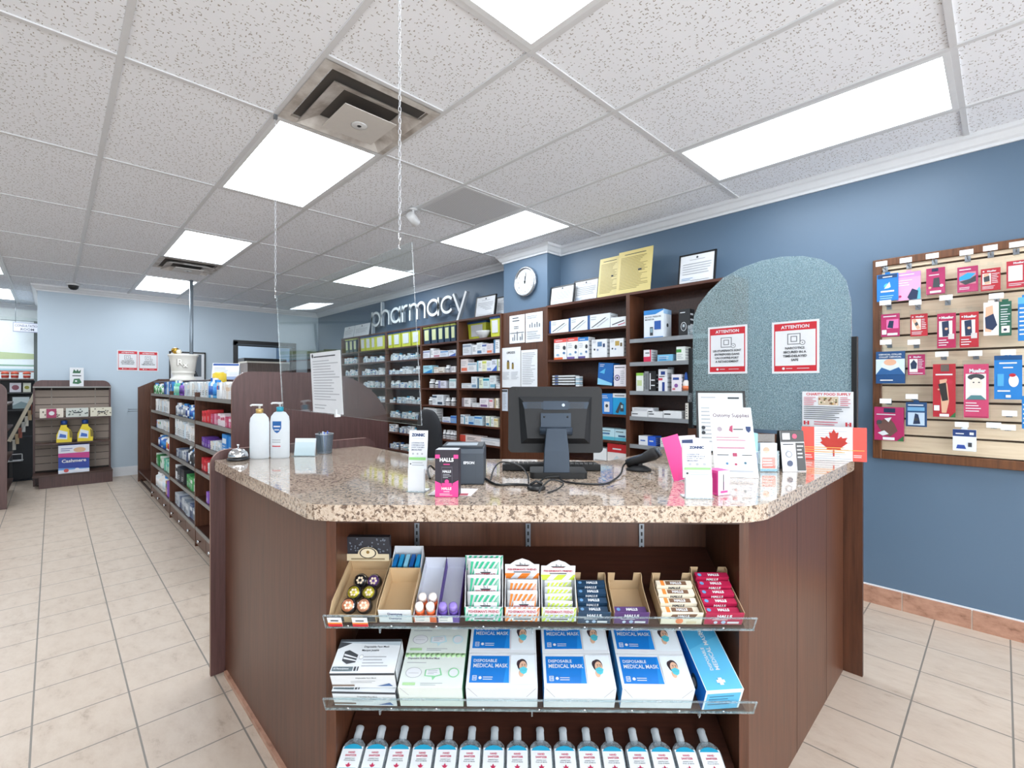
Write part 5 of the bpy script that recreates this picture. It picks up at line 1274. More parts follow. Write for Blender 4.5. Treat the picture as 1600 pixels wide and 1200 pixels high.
# Halls display carton, pink and black
PK = col('#e83e8c', .45); HB = col('#2b2530', .45)
b = carton_mb(.073, .05, .147, HB, .0005, front=[('p', [(0, 0), (1, 0), (1, .36), (.72, .28), (.28, .28), (0, .34)], PK), ('r', 0, .82, .2, .9, PK), ('r', .8, .82, 1, .9, PK), ('t', 'HALLS', .5, .75, .085, PAPER, .66, .05), ('r', 0.365, 0.687, 0.635, 0.705, PK),
    ('r', .27, .24, .75, .65, col('#4a4550', .4)), ('r', .3, .26, .72, .62, HB), ('t', 'HALLS', .51, .52, .055, PAPER, .36, .04), ('l', .34, .4, .7, .5, 3, GREYINK), ('c', .51, .33, .09, PK), ('r', .3, .24, .72, .3, PK), ('t', 'HALLS', .5, .155, .06, PAPER, .5, .05), ('r', 0.374, 0.111, 0.626, 0.126, PAPER), ('l', .2, .03, .8, .085, 2, PAPER)])
b.quad([(-.035, -.001, .1475), (.035, -.001, .1475), (.035, .05, .1475), (-.035, .05, .1475)], col('#b9bcc2', .5))
tag(b.build('lozenge_carton', matrix=onct(698, 777, -47), local=True), 'upright pink and black lozenge carton at the centre of the counter front', 'box')
tag(MB().add([(-.07, -.02, .0005), (.07, -.035, .0005), (.085, .07, .0005), (-.05, .08, .0005), (-.07, -.02, .0015), (.07, -.035, .0015), (.085, .07, .0015), (-.05, .08, .0015)], [(4, 5, 6, 7), (0, 1, 5, 4), (1, 2, 6, 5), (2, 3, 7, 6), (3, 0, 4, 7), (3, 2, 1, 0)], col('#e6dfe0', .6)).box(-.0, -.03, .0016, .06, .0, .0018, col('#b8606a', .6)).build('loose_paper', matrix=onct(703, 772) @ T(0, 0, 0), local=True), 'loose white and red paper lying under the pink and black lozenge carton', 'paper')
# receipt printer
t = thing('receipt_printer', 'grey-blue receipt printer left of the touch monitor', 'printer', onct(722, 758, -44))
PG = col('#3a424c', .5); PG2 = col('#2b323a', .45)
b = MB(); F_ = upright('x', -.075, 0)
b.prism([(0, 0), (.17, 0), (.17, .115), (.14, .128), (.02, .128), (0, .11)], 0, .15, PG, F_); 
Ff = frame((-.075, 0, 0), (1, 0, 0), (0, 0, 1), (0, -1, 0))
b.ops(Ff, .15, .11, [('t', 'EPSON', .66, .66, .09, PAPER, .3, .04), ('r', .82, .05, .823, .95, PG2)], .0005)
b.build('body', t, local=True, bevel=.006)
MB().box(-.072, .015, .1285, .072, .14, .135, PG2).box(-.06, .03, .135, .05, .1, .1365, col('#aab4bd', .3)).build('lid', t, local=True)
# POS monitor
mx, my = ct(868, 742)
MM = T(mx, my, ZC) @ R(radians(-46))
t = thing('touch_monitor', 'black touch monitor seen from behind on a wide grey stand', 'monitor', MM)
MG = col('#0e1014', .6); MK = col('#0a0b0e', .6); SL = col('#2c3744', .4, .4)
b = MB(); b.prism(rounded(-.185, -.13, .185, .13, .018, 6), 0, .022, MK, frame((0, .04, .212), (1, 0, 0), (0, .12, .993), (0, -.993, .12)))
for x in (-.155, -.035, .0, .04, .155): b.lathe([(.0025, .022), (.0025, .0235)], BLACK, 8, frame((0, .04, .212), (1, 0, 0), (0, .12, .993), (0, -.993, .12)) @ T(x, .118))
b.build('bezel', t, local=True, bevel=.004)
FM = frame((0, .04, .212), (1, 0, 0), (0, .12, .993), (0, -.993, .12)) @ T(0, 0, .022)
b = MB()
o = [(-.145, .09), (.145, .09), (.135, -.095), (-.135, -.095)]; i_ = [(-.125, .068), (.125, .068), (.11, -.075), (-.11, -.075)]
vs = [(x, y, 0) for x, y in o]+[(x, y, .028) for x, y in i_]
b.add(vs, [(0, 3, 7, 4), (3, 2, 6, 7), (2, 1, 5, 6), (1, 0, 4, 5), (4, 7, 6, 5)], MG, FM)
b.build('rear_housing', t, local=True)
b = MB(); b.add([(-.13, .066, .0285), (.13, .066, .0285), (.122, .04, .0285), (-.122, .04, .0285)], [(0, 3, 2, 1)], SL, FM)
b.box(-.048, .036, .0285, .048, .07, .031, SL, FM)
for s in (-1, 1):
    for k in range(5): b.box(min(s*.055, s*.112), .041+k*.0048, .029, max(s*.055, s*.112), .0432+k*.0048, .0295, BLACK, FM)
b.lathe([(.006, .0312), (.006, .0318), (.004, .0318)], col('#b9c6d4', .4), 14, FM @ T(.03, .054))
b.build('vent_panel', t, local=True)
b = MB(); b.box(-.058, -.045, .028, .058, .022, .042, SL, FM); 
for x in (-.045, .045): b.lathe([(.004, .042), (.004, .0435)], BLACK, 10, FM @ T(x, .008))
b.tube([tuple(FM @ Vector((-.062, -.047, .045))), tuple(FM @ Vector((.062, -.047, .045)))], .016, SL, 14)
b.build('hinge_bracket', t, local=True)
b = MB(); 
vs = []
for (z, hw, y0, y1) in ((.012, .05, -.075, -.045), (.10, .047, -.07, -.05), (.185, .038, -.055, -.035)):
    vs += [(-hw, y0, z), (hw, y0, z), (hw, y1, z), (-hw, y1, z)]
fs = []
for r_ in range(2):
    for k in range(4): fs.append((r_*4+k, r_*4+(k+1) % 4, r_*4+4+(k+1) % 4, r_*4+4+k))
fs += [(3, 2, 1, 0), (8, 9, 10, 11)]
b.add(vs, fs, SL); b.build('stand_column', t, local=True, bevel=.003)
b = MB(); b.prism(rounded(-.10, -.085, .115, .06, .02, 5), 0, .022, MK); b.build('stand_base', t, local=True, bevel=.005)
# keyboard
t = thing('keyboard', 'black computer keyboard behind the monitor stand', 'keyboard', onct(862, 737, -44.8) @ T(0, .012, 0))
b = MB(); F_ = upright('x', -.20, 0); b.prism([(0, 0), (.125, 0), (.125, .012), (0, .026)], 0, .40, MK, F_); b.build('case', t, local=True, bevel=.003)
b = MB(); KF = frame((-.19, .006, .0262), (1, 0, 0), Vector((0, .125, -.014)).normalized(), Vector((0, .014, .125)).normalized())
for r_ in range(6):
    for c_ in range(20):
        if r_ == 0 and 4 < c_ < 11: continue
        b.box(c_*.019+.001, r_*.0185+.002, 0, c_*.019+.017, r_*.0185+.0165, .006, BLACK, KF)
b.box(5*.019, .002, 0, 11*.019-.002, .0165, .006, BLACK, KF); ky = b.build('keys', t, local=True); ky['kind'] = 'stuff'
# scanner on its stand
t = thing('barcode_scanner', 'black and grey handheld barcode scanner lying on its stand right of keyboard', 'scanner', onct(998, 735, -62))
b = MB(); b.lathe([(.045, 0), (.046, .006), (.03, .016), (.02, .02)], MK, 24, sx=1.1); b.tube([(0, 0, .014), (.005, 0, .03)], .012, MK); b.build('stand', t, local=True)
b = MB(); b.tube([(-.05, 0, .025), (-.02, 0, .036), (.02, 0, .05), (.055, 0, .068), (.075, 0, .078)], [.015, .018, .02, .026, .022], MK, 14); b.build('body', t, local=True)
MB().tube([(-.045, -.004, .038), (-.01, -.004, .050), (.03, -.004, .066)], [.008, .01, .009], SL, 10).build('trigger_grip', t, local=True)
MB().tube([(.074, 0, .077), (.082, 0, .083)], [.024, .02], col('#3c444e', .2), 14).build('window', t, local=True)
# cables
def cable(pts, r, label):
    P = [Vector(p) for p in pts]; out = []
    for i in range(len(P)-1):
        p0, p1, p2, p3 = P[max(i-1, 0)], P[i], P[i+1], P[min(i+2, len(P)-1)]
        for k in range(6):
            u = k/6; out.append(tuple(.5*((2*p1)+(p2-p0)*u+(2*p0-5*p1+4*p2-p3)*u*u+(3*p1-p0-3*p2+p3)*u**3)))
    out.append(tuple(P[-1]))
    tag(MB().tube(out, r, BLACK, 8).build('cable', matrix=T(*pts[0])), label, 'cable', 'black cables round the monitor stand')
def cp(u, v, z=.004): p = at(u, v, 'z', CT+z); return (p.x, p.y, CT+z+.0005)
cable([cp(757, 747), cp(775, 757), cp(800, 757), cp(822, 758), cp(838, 761)], .0045, 'thick black cable from the receipt printer to the cable knot')
cable([cp(766, 752), cp(772, 732, .03), cp(785, 722, .045), cp(812, 728, .04), cp(824, 742, .02), cp(826, 755)], .003, 'thin black cable arching up beside the receipt printer')
cable([cp(838, 761), cp(850, 748, .012), cp(872, 745, .012), cp(880, 752), cp(910, 756), cp(945, 756), cp(962, 748, .004), cp(970, 740, .01), cp(974, 728, .02), cp(980, 722, .03)], .0035, 'black cable running right from the knot to the barcode scanner')
cable([cp(842, 770), cp(850, 758, .022), cp(862, 750, .03), cp(880, 755, .02), cp(872, 764, .006), cp(856, 770)], .003, 'small black cable loop in front of the monitor base')
tag(MB().lathe([(.03, 0), (.032, .008), (.02, .014)], BLACK, 16).tube([(-.02, 0, .016), (.0, .01, .026), (.02, 0, .018)], .005, BLACK).build('cable_grommet', matrix=onct(838, 765), local=True), 'black cable grommet where the cables meet before the monitor base', 'grommet')
cable([cp(672, 748), cp(668, 735, .02), cp(672, 728, .03), cp(679, 734, .01)], .004, 'short black cable bulge between leaflet stand and lozenge carton')
# pink leaflet fan and pink carton at right
t = thing('leaflet_rack', 'pink and white leaflets fanned behind the wide nicotine leaflet stand', 'leaflets', onct(1080, 752, -46))
MB().box(-.045, 0, .001, .045, .03, .06, ACRYL).build('holder', t, local=True)
MB().box(-.03, .004, .004, .03, .006, .17, PK, T(-.03, 0, 0) @ R(radians(-16), 'Y')).build('pink_leaflet', t, local=True)
b = MB(); b.box(-.03, .012, .004, .03, .014, .165, col('#e4e1ee', .5), R(radians(-4), 'Y')); b.box(-.02, .0115, .12, .02, .0118, .15, NV, R(radians(-4), 'Y')); b.build('white_leaflet', t, local=True)
b = MB(); b.box(-.03, .02, .004, .03, .022, .155, col('#cfc8de', .5), T(.022, 0, 0) @ R(radians(8), 'Y')); b.build('lilac_leaflet', t, local=True)
carton('pink_carton', onct(1131, 774, -20), .05, .05, .078, col('#e14a96', .45), 'small pink and white carton beside the wide nicotine leaflet stand', dz=.0005,
       front=[('r', .0, 0, 1, 1, col('#f1c8de', .5)), ('r', .05, .55, .95, .95, col('#f4e4ee', .5)), ('r', .42, .2, .5, .85, INK), ('r', .6, .1, .66, .75, col('#c7c0c8', .4)), ('r', .2, .1, .8, .18, PK)], left=[('r', .1, .1, .9, .9, col('#c82a7c', .5))])
# Ostomy supplies easel
M = onct(1149, 745, -52)
t = thing('easel_sign', 'white leaning sign headed Ostomy Supplies on the right of the counter', 'sign', M)
Ff = frame((-.078, -.02, 0), (1, 0, 0), Vector((0, .33, 1)).normalized(), Vector((0, -1, .33)).normalized())
b = MB(); b.box(0, 0, -.003, .156, .275, 0, PAPER, Ff)
MR = col('#a03a5a', .5)
b.ops(Ff, .156, .275, [('t', 'Ostomy Supplies', .5, .84, .07, col('#5a4450', .5), .88, .02), ('c', .2, .68, .06, col('#9a8f98', .5)), ('p', [(.45, .72), (.52, .74), (.5, .63), (.42, .66)], MR), ('r', 0.523, 0.671, 0.757, 0.686, INK), ('p', [(.82, .72), (.94, .72), (.93, .66), (.88, .63), (.83, .66)], NV),
    ('l', .1, .5, .9, .58, 2, col('#b07a8c', .5)), ('r', 0.085, 0.304, 0.355, 0.315, INK), ('r', .45, .29, .55, .34, MR), ('r', 0.663, 0.304, 0.897, 0.315, INK), ('l', .1, .38, .9, .44, 1, col('#b07a8c', .5)), ('c', .3, .19, .03, col('#4a7aa0', .5)), ('c', .5, .18, .03, MR), ('c', .72, .2, .03, col('#3a6a80', .5)), ('l', .1, .05, .9, .12, 1, GREYINK)], .0006)
b.build('panel', t, local=True)
MB().box(-.03, .0, 0, .03, .002, .18, PAPER, T(0, .075, 0) @ R(radians(5), 'X')).build('easel_leg', t, local=True)
# black framed document
M = onct(1122, 714, -50) 
p = at(1122, 700, 'z', CT); M = T(2.478, 1.005, ZC) @ R(radians(-58))
t = thing('document_frame', 'black-framed certificate standing behind the ostomy sign', 'picture', M)
Ff = frame((-.12, 0, 0), (1, 0, 0), Vector((0, .18, 1)).normalized(), Vector((0, -1, .18)).normalized())
b = MB()
for q in ((0, 0, .01, .325), (.23, 0, .24, .325), (0, 0, .24, .01), (0, .315, .24, .325)): b.box(q[0], q[1], -.012, q[2], q[3], 0, BLACK, Ff)
b.build('frame', t, local=True)
b = MB(); b.box(.01, .01, -.01, .23, .315, -.006, col('#dde5e6', .4), Ff); b.ops(Ff @ T(0, 0, -.0055), .24, .325, [('l', .1, .86, .5, .93, 1, GREYINK), ('r', .65, .87, .88, .9, INK), ('l', .1, .15, .9, .75, 10, GREYINK), ('c', .14, .4, .04, INK), ('c', .14, .32, .04, INK)], .0006); b.build('document', t, local=True)
# leaflet holder with photos and bottles
M = onct(1188, 738, -46)
t = thing('brochure_holder', 'clear brochure holder with blue and red leaflets on the right wing', 'holder', M)
b = MB(); b.box(-.075, 0, 0, .075, .002, .085, ACRYL); b.box(-.075, .035, 0, .075, .037, .15, ACRYL); b.box(-.075, 0, 0, .075, .037, .002, ACRYL_E)
for x in (-.075, -.001, .073): b.box(x, 0, 0, x+.002, .037, .085, ACRYL_E)
b.build('holder', t, local=True)
b = MB(); b.box(-.07, .008, .003, -.006, .03, .155, col('#8fc4dc', .5)); b.ops(frame((-.07, .008, .003), (1, 0, 0), (0, 0, 1), (0, -1, 0)), .064, .152, [('r', .0, .0, 1, .5, col('#35507c', .5)), ('c', .5, .62, .2, col('#c99a7a', .5)), ('c', .3, .4, .14, col('#d9b08f', .5)), ('r', .3, .05, .7, .36, col('#4a84b8', .5))], .0006); b.build('blue_leaflets', t, local=True)
b = MB(); b.box(.004, .008, .003, .07, .03, .115, col('#d8e2e8', .5)); b.ops(frame((.004, .008, .003), (1, 0, 0), (0, 0, 1), (0, -1, 0)), .066, .112, [('c', .35, .75, .2, col('#e0a890', .5)), ('r', .1, .1, .9, .5, col('#e0604a', .5)), ('l', .15, .15, .85, .45, 3, PAPER), ('r', .0, 0, 1, .08, col('#7ab0cc', .5))], .0006); b.build('red_leaflets', t, local=True)
# black and white tent card
M = onct(1236, 735, -40)
t = thing('tent_card', 'black and white folded tent card for medical bracelets on the right wing', 'sign', M)
Ff = frame((-.055, -.03, 0), (1, 0, 0), Vector((0, .12, 1)).normalized(), Vector((0, -1, .12)).normalized())
b = MB(); b.box(0, 0, -.002, .10, .165, 0, PAPER, Ff)
b.ops(Ff, .10, .165, [('r', 0, .72, 1, 1, BLACK), ('c', .6, .86, .1, col('#d84a6a', .5)), ('r', .08, .78, .4, .94, col('#c9ccd2', .5)), ('r', 0.075, 0.65, 0.525, 0.675, INK), ('r', .62, .02, .98, .7, BLACK), ('l', .66, .3, .95, .66, 4, PAPER), ('c', .3, .42, .14, col('#8a8f98', .4)), ('c', .3, .42, .09, PAPER), ('c', .32, .2, .12, col('#2a3a5c', .4)), ('l', .06, .5, .5, .6, 2, GREYINK)], .0006)
b.build('front_leaf', t, local=True)
MB().box(-.055, 0, 0, .045, .002, .165, BLACK, T(0, .03, 0) @ R(radians(8.5), 'X')).build('back_leaf', t, local=True)
# canada flag card
p0 = at(1262, 722, 'z', CT); M = T(2.60, .545, ZC) @ R(radians(-62))
RR = col('#dc4438', .5)
t = thing('flag_card', 'printed card with red maple leaf flag at the right end of the counter', 'sign', M)
b = MB(); b.box(-.13, 0, 0, .13, .0015, .155, PAPER)
leaf = [(0, .42), (.06, .3), (.13, .33), (.10, .12), (.2, .2), (.23, .14), (.36, .17), (.31, .05), (.37, .0), (.18, -.16), (.2, -.23), (.02, -.2), (.02, -.42), (-.02, -.42), (-.02, -.2), (-.2, -.23), (-.18, -.16), (-.37, 0), (-.31, .05), (-.36, .17), (-.23, .14), (-.2, .2), (-.10, .12), (-.13, .33), (-.06, .3)]
q = [('r', 0, 0, .2, 1, RR), ('r', .79, 0, 1, 1, RR), ('l', .21, .03, .78, .97, 14, GREYINK)]
b.ops(frame((-.13, 0, 0), (1, 0, 0), (0, 0, 1), (0, -1, 0)), .26, .155, q, .0004)
Lm = frame((0, -.0015, .083), (1, 0, 0), (0, 0, 1), (0, -1, 0))
tri = [(x*.15, y*.15, 0) for x, y in leaf]
for i in range(len(tri)): b.add([(0, 0, 0), tri[i], tri[(i+1) % len(tri)]], [(0, 1, 2), (0, 2, 1)], RR, Lm)
b.ops(frame((-.13, -.0018, 0), (1, 0, 0), (0, 0, 1), (0, -1, 0)), .26, .155, [('l', .02, .22, .98, .42, 3, col('#e8a24a', .5)), ('l', .02, .05, .18, .18, 2, PAPER), ('l', .8, .1, .98, .2, 2, PAPER)], .0003)
b.build('card', t, local=True)
MB().box(-.03, .002, 0, .03, .04, .002, PAPER).build('foot', t, local=True)
# ------------------------------------------------------------------ goods on the slanted front shelves
def fx(u, S, s=0.0, n=0.0):
    """x on shelf frame S for photo column u at slope distance s, height n"""
    p = S @ Vector((0, s, n)); a = (u-800)/FPX; r = Vector((FW[0]+a*RT[0], FW[1]+a*RT[1], 0))
    d = p.dot(en)-0; t_ = (Vector((p.x, p.y, 0)).dot(en))/r.dot(en)
    return (r*t_).dot(ex)
def sm(k, u0, u1, s, n=.0006): # matrix centred between two photo columns, front edge at slope s
    S = SH[k]; a, c = fx(u0, S, s), fx(u1, S, s)
    return S @ T((a+c)/2, s, n), c-a
CB = col('#b5966f', .8); CBI = col('#c9ad86', .8)
def tray(name, label, M, w, l, hf, hs, outer, front, hb=None, notch=True, inner=CBI, group=None, side=None):
    """open display carton: low printed front, side walls, back"""
    hb = hb or hs; th = .0016
    t = thing(name, label, 'carton', M, group)
    b = MB(); b.box(-w/2, 0, 0, w/2, l, th, inner); b.box(-w/2, 0, 0, w/2, th, hf, outer)
    P = [(0, 0), (l, 0), (l, hb), (l-.012, hb), (l-.02, hb*.8), (l-.045, hs*.75), (.02, hf*1.02), (0, hf)] if notch else [(0, 0), (l, 0), (l, hb), (.03, hs), (0, hf)]
    for x in (-w/2, w/2-th): b.prism(P, x, x+th, side or inner, upright('x', 0, 0))
    b.box(-w/2, l-th, 0, w/2, l, hb*.55 if notch else hb, inner)
    for x0, x1 in ((-w/2, -w*.28), (w*.28, w/2)) if notch else (): b.box(x0, l-th, hb*.5, x1, l, hb, inner)
    b.ops(frame((-w/2, 0, 0), (1, 0, 0), (0, 0, 1), (0, -1, 0)), w, hf, front, .0003)
    b.build('tray', t, local=True)
    return t
# 1 tin box with lid ---------------------------------------------------------
M, w_ = sm(0, 517, 589, .006)
BLP = col('#2a2b33', .45)
t = tray('tin_display_carton', 'open carton of round candy tins with black patterned lid, far left of upper shelf', M, w_, .20, .03, .05, CARD, [('r', .02, .1, .3, .9, INK), ('r', .34, .2, .7, .8, CARD), ('r', .72, .1, .98, .9, INK)], notch=False, side=CBI)
b = MB(); LM = frame((-w_/2, .198, .055), (1, 0, 0), Vector((0, .35, .94)).normalized(), Vector((0, -.94, .35)).normalized())
b.box(0, 0, 0, w_, .075, .02, BLP, LM)
q = []; rr_ = random.Random(4)
for i in range(40): q.append(('c', rr_.uniform(.04, .96), rr_.uniform(.35, .97), .018, col('#6b7480', .5)))
q += [('r', 0, 0, 1, .3, col('#cdbfa0', .5)), ('c', .5, .3, .24, col('#cdbfa0', .5), .3), ('c', .5, .34, .2, col('#3a3630', .5), .24), ('c', .5, .34, .17, col('#d9cdb0', .5), .2), ('c', .5, .38, .04, col('#8a6d3a', .5)), ('r', .1, .05, .9, .12, col('#8a7a5c', .5))]
b.ops(LM @ T(0, 0, .02), w_, .075, q, .0003)
b.build('lid', t, local=True)
tins = [(-.022, .035, '#e0906c', 'pink'), (.024, .035, '#e8a684', 'pale orange'), (-.020, .082, '#c6b83a', 'gold'), (.026, .082, '#ccc044', 'bright gold'), (-.014, .128, '#2b2b30', 'black'), (.028, .126, '#6a4a8a', 'purple')]
for i, (x, y, c_, nm_) in enumerate(tins):
    Mt = M @ T(x, y, .0255) @ R(radians(32), 'X')
    b = MB(); b.lathe([(.0205, -.013), (.0215, -.012), (.0215, .008), (.0195, .011)], col('#2b2a2e', .35), 24)
    b.lathe([(.0195, .0112), (.0195, .0118)], CHROME, 24); b.lathe([(.0172, .0119), (.0172, .0123)], col(c_, .3, .4), 24)
    for k in range(6): a = k*pi/3; b.lathe([(.004, .0124), (.003, .0128)], col('#f0ddc0', .4), 8, T(.008*cos(a), .008*sin(a)))
    tag(b.build('candy_tin', matrix=Mt, local=True), 'round %s-lidded candy tin in the open black-lidded carton' % nm_, 'tin', 'round candy tins')
# price stickers on the lip
for u0, u1 in ((514, 536), (552, 576)):
    S = SH[0]; a, c = fx(u0, S, -.009), fx(u1, S, -.009)
    b = MB(S); F_ = frame(((a), -.0088, .002), (1, 0, 0), (0, 0, 1), (0, -1, 0))
    b.box(0, 0, 0, c-a, .036, .0006, PAPER, F_)
    b.ops(F_ @ T(0, 0, .0006), c-a, .036, [('r', 0, 0, 1, .3, RED), ('r', 0, .3, 1, .45, col('#e8903a', .5)), ('r', 0.23, 0.6, 0.77, 0.725, INK)], .0003)
    tag(b.build('price_sticker', matrix=S @ T(a, -.0088, .002)), ['left price sticker on the upper acrylic shelf lip', 'right price sticker on the upper acrylic shelf lip'][u0 > 530], 'label')
# 2 gum tray -----------------------------------------------------------------
M, w_ = sm(0, 593, 645, .006)
t = tray('gum_carton', 'brown open gum carton with white front, left part of upper shelf', M, w_, .15, .05, .055, PAPER, [('t', 'Dentyne', .5, .55, .24, NAVY, .86, .03), ('t', 'Dentyne', .5, .22, .2, NAVY, .75, .02), ('r', 0.365, 0.08, 0.635, 0.13, GREYINK)], notch=False, hb=.06)
M2, w2 = sm(0, 612, 658, .165)
t = tray('gum_carton', 'white gum carton with blue packs behind the brown one', M2, w2, .075, .03, .05, PAPER, [], notch=False, hb=.07, inner=PAPER)
for i in range(5):
    b = MB(); b.box(-.006, 0, 0, .006, .05, .05, col(['#1f7ac0', '#2a9ad0', '#8fd0ea', '#1f5fa8', '#2a9ad0'][i], .35)); b.ops(frame((-.006, 0, 0), (1, 0, 0), (0, 0, 1), (0, -1, 0)), .012, .05, [('r', .2, .55, .8, .85, PAPER)], .0003)
    tag(b.build('gum_pack', matrix=M2 @ T(-w2*.38+i*w2*.19, .006, .002), local=True), 'blue and white gum pack in the white carton, %s of five' % ['first', 'second', 'third', 'fourth', 'last'][i], 'pack', 'blue gum packs')
# 3 stick trays ---------------------------------------------------------------
for j, (u0, u1, oc, cc, nm_) in enumerate(((647, 683, '#e06a3c', '#f3d8c8', 'orange'), (684, 718, '#6a4fa8', '#8d78c4', 'purple'))):
    M, w_ = sm(0, u0, u1, .006)
    t = thing('lip_balm_carton', 'tall white-backed lip balm carton with %s front, upper shelf' % nm_, 'carton', M)
    b = MB(); O = col(oc, .5); WL = col('#dfe3ee', .6)
    b.box(-w_/2, 0, 0, w_/2, .0016, .03, O); b.box(-w_/2, 0, 0, w_/2, .21, .0016, WL)
    for x in (-w_/2, w_/2-.0016): b.prism([(0, 0), (.21, 0), (.21, .04), (.05, .035), (0, .03)], x, x+.0016, O if j else WL, upright('x', 0, 0))
    b.box(-w_/2, .208, 0, w_/2, .21, .045, WL)
    b.ops(frame((-w_/2, 0, 0), (1, 0, 0), (0, 0, 1), (0, -1, 0)), w_, .03, [('r', .05, .1, .7, .95, col('#f0e8e4', .5)), ('l', .1, .2, .65, .85, 2, GREYINK)], .0003)
    b.build('tray', t, local=True)
    for i, (x, y) in enumerate(((-.25, .02), (.22, .02), (-.2, .052), (.25, .052))[:4 if j == 0 else 2]):
        Mt = M @ T(x*w_, y+.001, .0035) @ R(radians(8), 'X')
        b = MB(); b.lathe([(.0125, 0), (.0125, .035), (.0105, .036)], col(oc, .4), 18); b.lathe([(.0122, .036), (.0122, .052), (.009, .056), (.005, .0565)], col(cc if j else '#f4ebe4', .35), 18)
        tag(b.build('lip_balm_stick', matrix=Mt, local=True), '%s lip balm stick with %s cap, %s' % (nm_, 'pale' if j == 0 else 'lilac', ['front left', 'front right', 'back left', 'back right'][i]), 'tube', 'lip balm sticks')
# 4-6 lozenge displays -----------------------------------------------------------
def stripes(c, n=7, sk=.25):
    q = []
    for i in range(-2, n+1): x = i/n; q.append(('p', [(max(0, min(1, a)), b_) for a, b_ in ((x, 0), (x+.5/n, 0), (x+.5/n+sk, 1), (x+sk, 1))], c))
    return q
RD2 = col('#b32640', .5)
def boat(cx, cy, s=1):
    return [('p', [(cx-.16*s, cy), (cx+.16*s, cy), (cx+.12*s, cy-.05*s), (cx-.12*s, cy-.05*s)], INK), ('p', [(cx-.13*s, cy-.05*s), (cx+.13*s, cy-.05*s), (cx+.11*s, cy-.065*s), (cx-.11*s, cy-.065*s)], RD2),
            ('r', cx-.05*s, cy, cx-.04*s, cy+.13*s, INK), ('r', cx+.05*s, cy, cx+.06*s, cy+.1*s, INK), ('p', [(cx-.04*s, cy+.02*s), (cx+.03*s, cy+.02*s), (cx-.04*s, cy+.11*s)], GREYINK)]
def lozenge(u0, u1, colr, label, tall, packs):
    M, w_ = sm(0, u0, u1, .006)
    Cc = col(colr, .45); MV = M @ R(-TILT*.35, 'X')
    t = thing('lozenge_display', label, 'carton', M)
    b = MB(); d = .07; th = .0016; hf = .05
    Mx = T(0, 0, .009) @ R(radians(-6), 'X')
    b.box(-w_/2, 0, 0, w_/2, d, th, PAPER, Mx); b.box(-w_/2, 0, 0, w_/2, th, hf, PAPER, Mx)
    for x in (-w_/2, w_/2-th): b.prism([(0, 0), (d, 0), (d, tall*.78), (d-.02, tall*.78), (.012, hf*1.3), (0, hf)], x, x+th, PAPER, Mx @ upright('x', 0, 0))
    b.box(-w_/2, d-th, 0, w_/2, d, tall, PAPER, Mx)
    b.ops(Mx @ frame((-w_/2, 0, 0), (1, 0, 0), (0, 0, 1), (0, -1, 0)), w_, hf, stripes(Cc)+[('r', .08, .5, .92, .95, PAPER), ('t', "FISHERMAN'S FRIEND", .5, .62, .2, RD2, .8, .03), ('r', .2, .1, .8, .3, PAPER), ('r', .25, .16, .75, .24, INK)], .0003)
    b.build('carton', t, local=True)
    b = MB(); hh = .05
    FT = Mx @ frame((-w_/2, d-.003, tall-hh*.8), (1, 0, 0), (0, 0, 1), (0, -1, 0))
    b.box(0, 0, 0, w_, hh, .0016, PAPER, FT)
    if packs != 'tall': b.prism([(w_*.15, hh), (w_*.85, hh), (w_*.7, hh+.012), (w_*.5, hh+.02), (w_*.3, hh+.012)], 0, .0016, PAPER, FT)
    q = [x for x in stripes(Cc)] if packs == 'tall' else [('r', 0, 0, 1, .38, Cc), ('p', [(.15, 0), (.35, 0), (.5, .38), (.3, .38)], PAPER), ('p', [(.6, 0), (.8, 0), (.95, .38), (.75, .38)], PAPER), ('t', "FISHERMAN'S FRIEND", .5, .58, .14, RD2, .9, .03), ('r', .25, .44, .75, .5, INK)]+boat(.5, .98, 1.4)
    b.ops(FT @ T(0, 0, .0016), w_, hh, q, .0003)
    b.build('header', t, local=True)
    return M, w_, Mx
def packet(M, w_, h, colr, label, group, wavy=False):
    b = MB(); Cc = col(colr, .35)
    n = 6; vs = []; fs = []
    for j in range(n+1):
        for i in range(7):
            x = (i/6-.5)*w_; z = j/n*h; bul = .006*(1-(2*i/6-1)**4)*(1-(2*j/n-1)**4)
            vs.append((x, -bul+(random.uniform(-.0015, .0015) if wavy else 0), z)); 
    m_ = len(vs); vs += [(x, .004, z) for x, y, z in vs[:m_]]
    for j in range(n):
        for i in range(6):
            a = j*7+i; fs.append((a, a+1, a+8, a+7)); fs.append((m_+a, m_+a+7, m_+a+8, m_+a+1))
    for j in range(n): a = j*7; fs.append((a, a+7, m_+a+7, m_+a)); a += 6; fs.append((a, m_+a, m_+a+7, a+7))
    for i in range(6): fs.append((i, m_+i, m_+i+1, i+1)); a = n*7+i; fs.append((a, a+1, m_+a+1, m_+a))
    b.add(vs, fs, PAPER, smooth=True)
    F_ = frame((-w_/2, -.0068, 0), (1, 0, 0), (0, 0, 1), (0, -1, 0))
    b.ops(F_, w_, h, [(('p', [(max(.03, min(.97, a)), .04+.92*b_) for a, b_ in o[1]], o[2])) for o in stripes(Cc, 6, .45)]+[('r', .2, .28, .9, .68, PAPER), ('t', "FISHERMAN'S", .55, .40, .09, RD2, .66, .03), ('r', .3, .3, .8, .34, INK)]+boat(.55, .55, 1.1), .0003)
    return tag(b.build('lozenge_packet', matrix=M, local=True), label, 'packet', group)
M, w_, Mx = lozenge(727, 786, '#35b58c', 'tall white lozenge display with green striped top, centre of upper shelf', .165, 'tall')
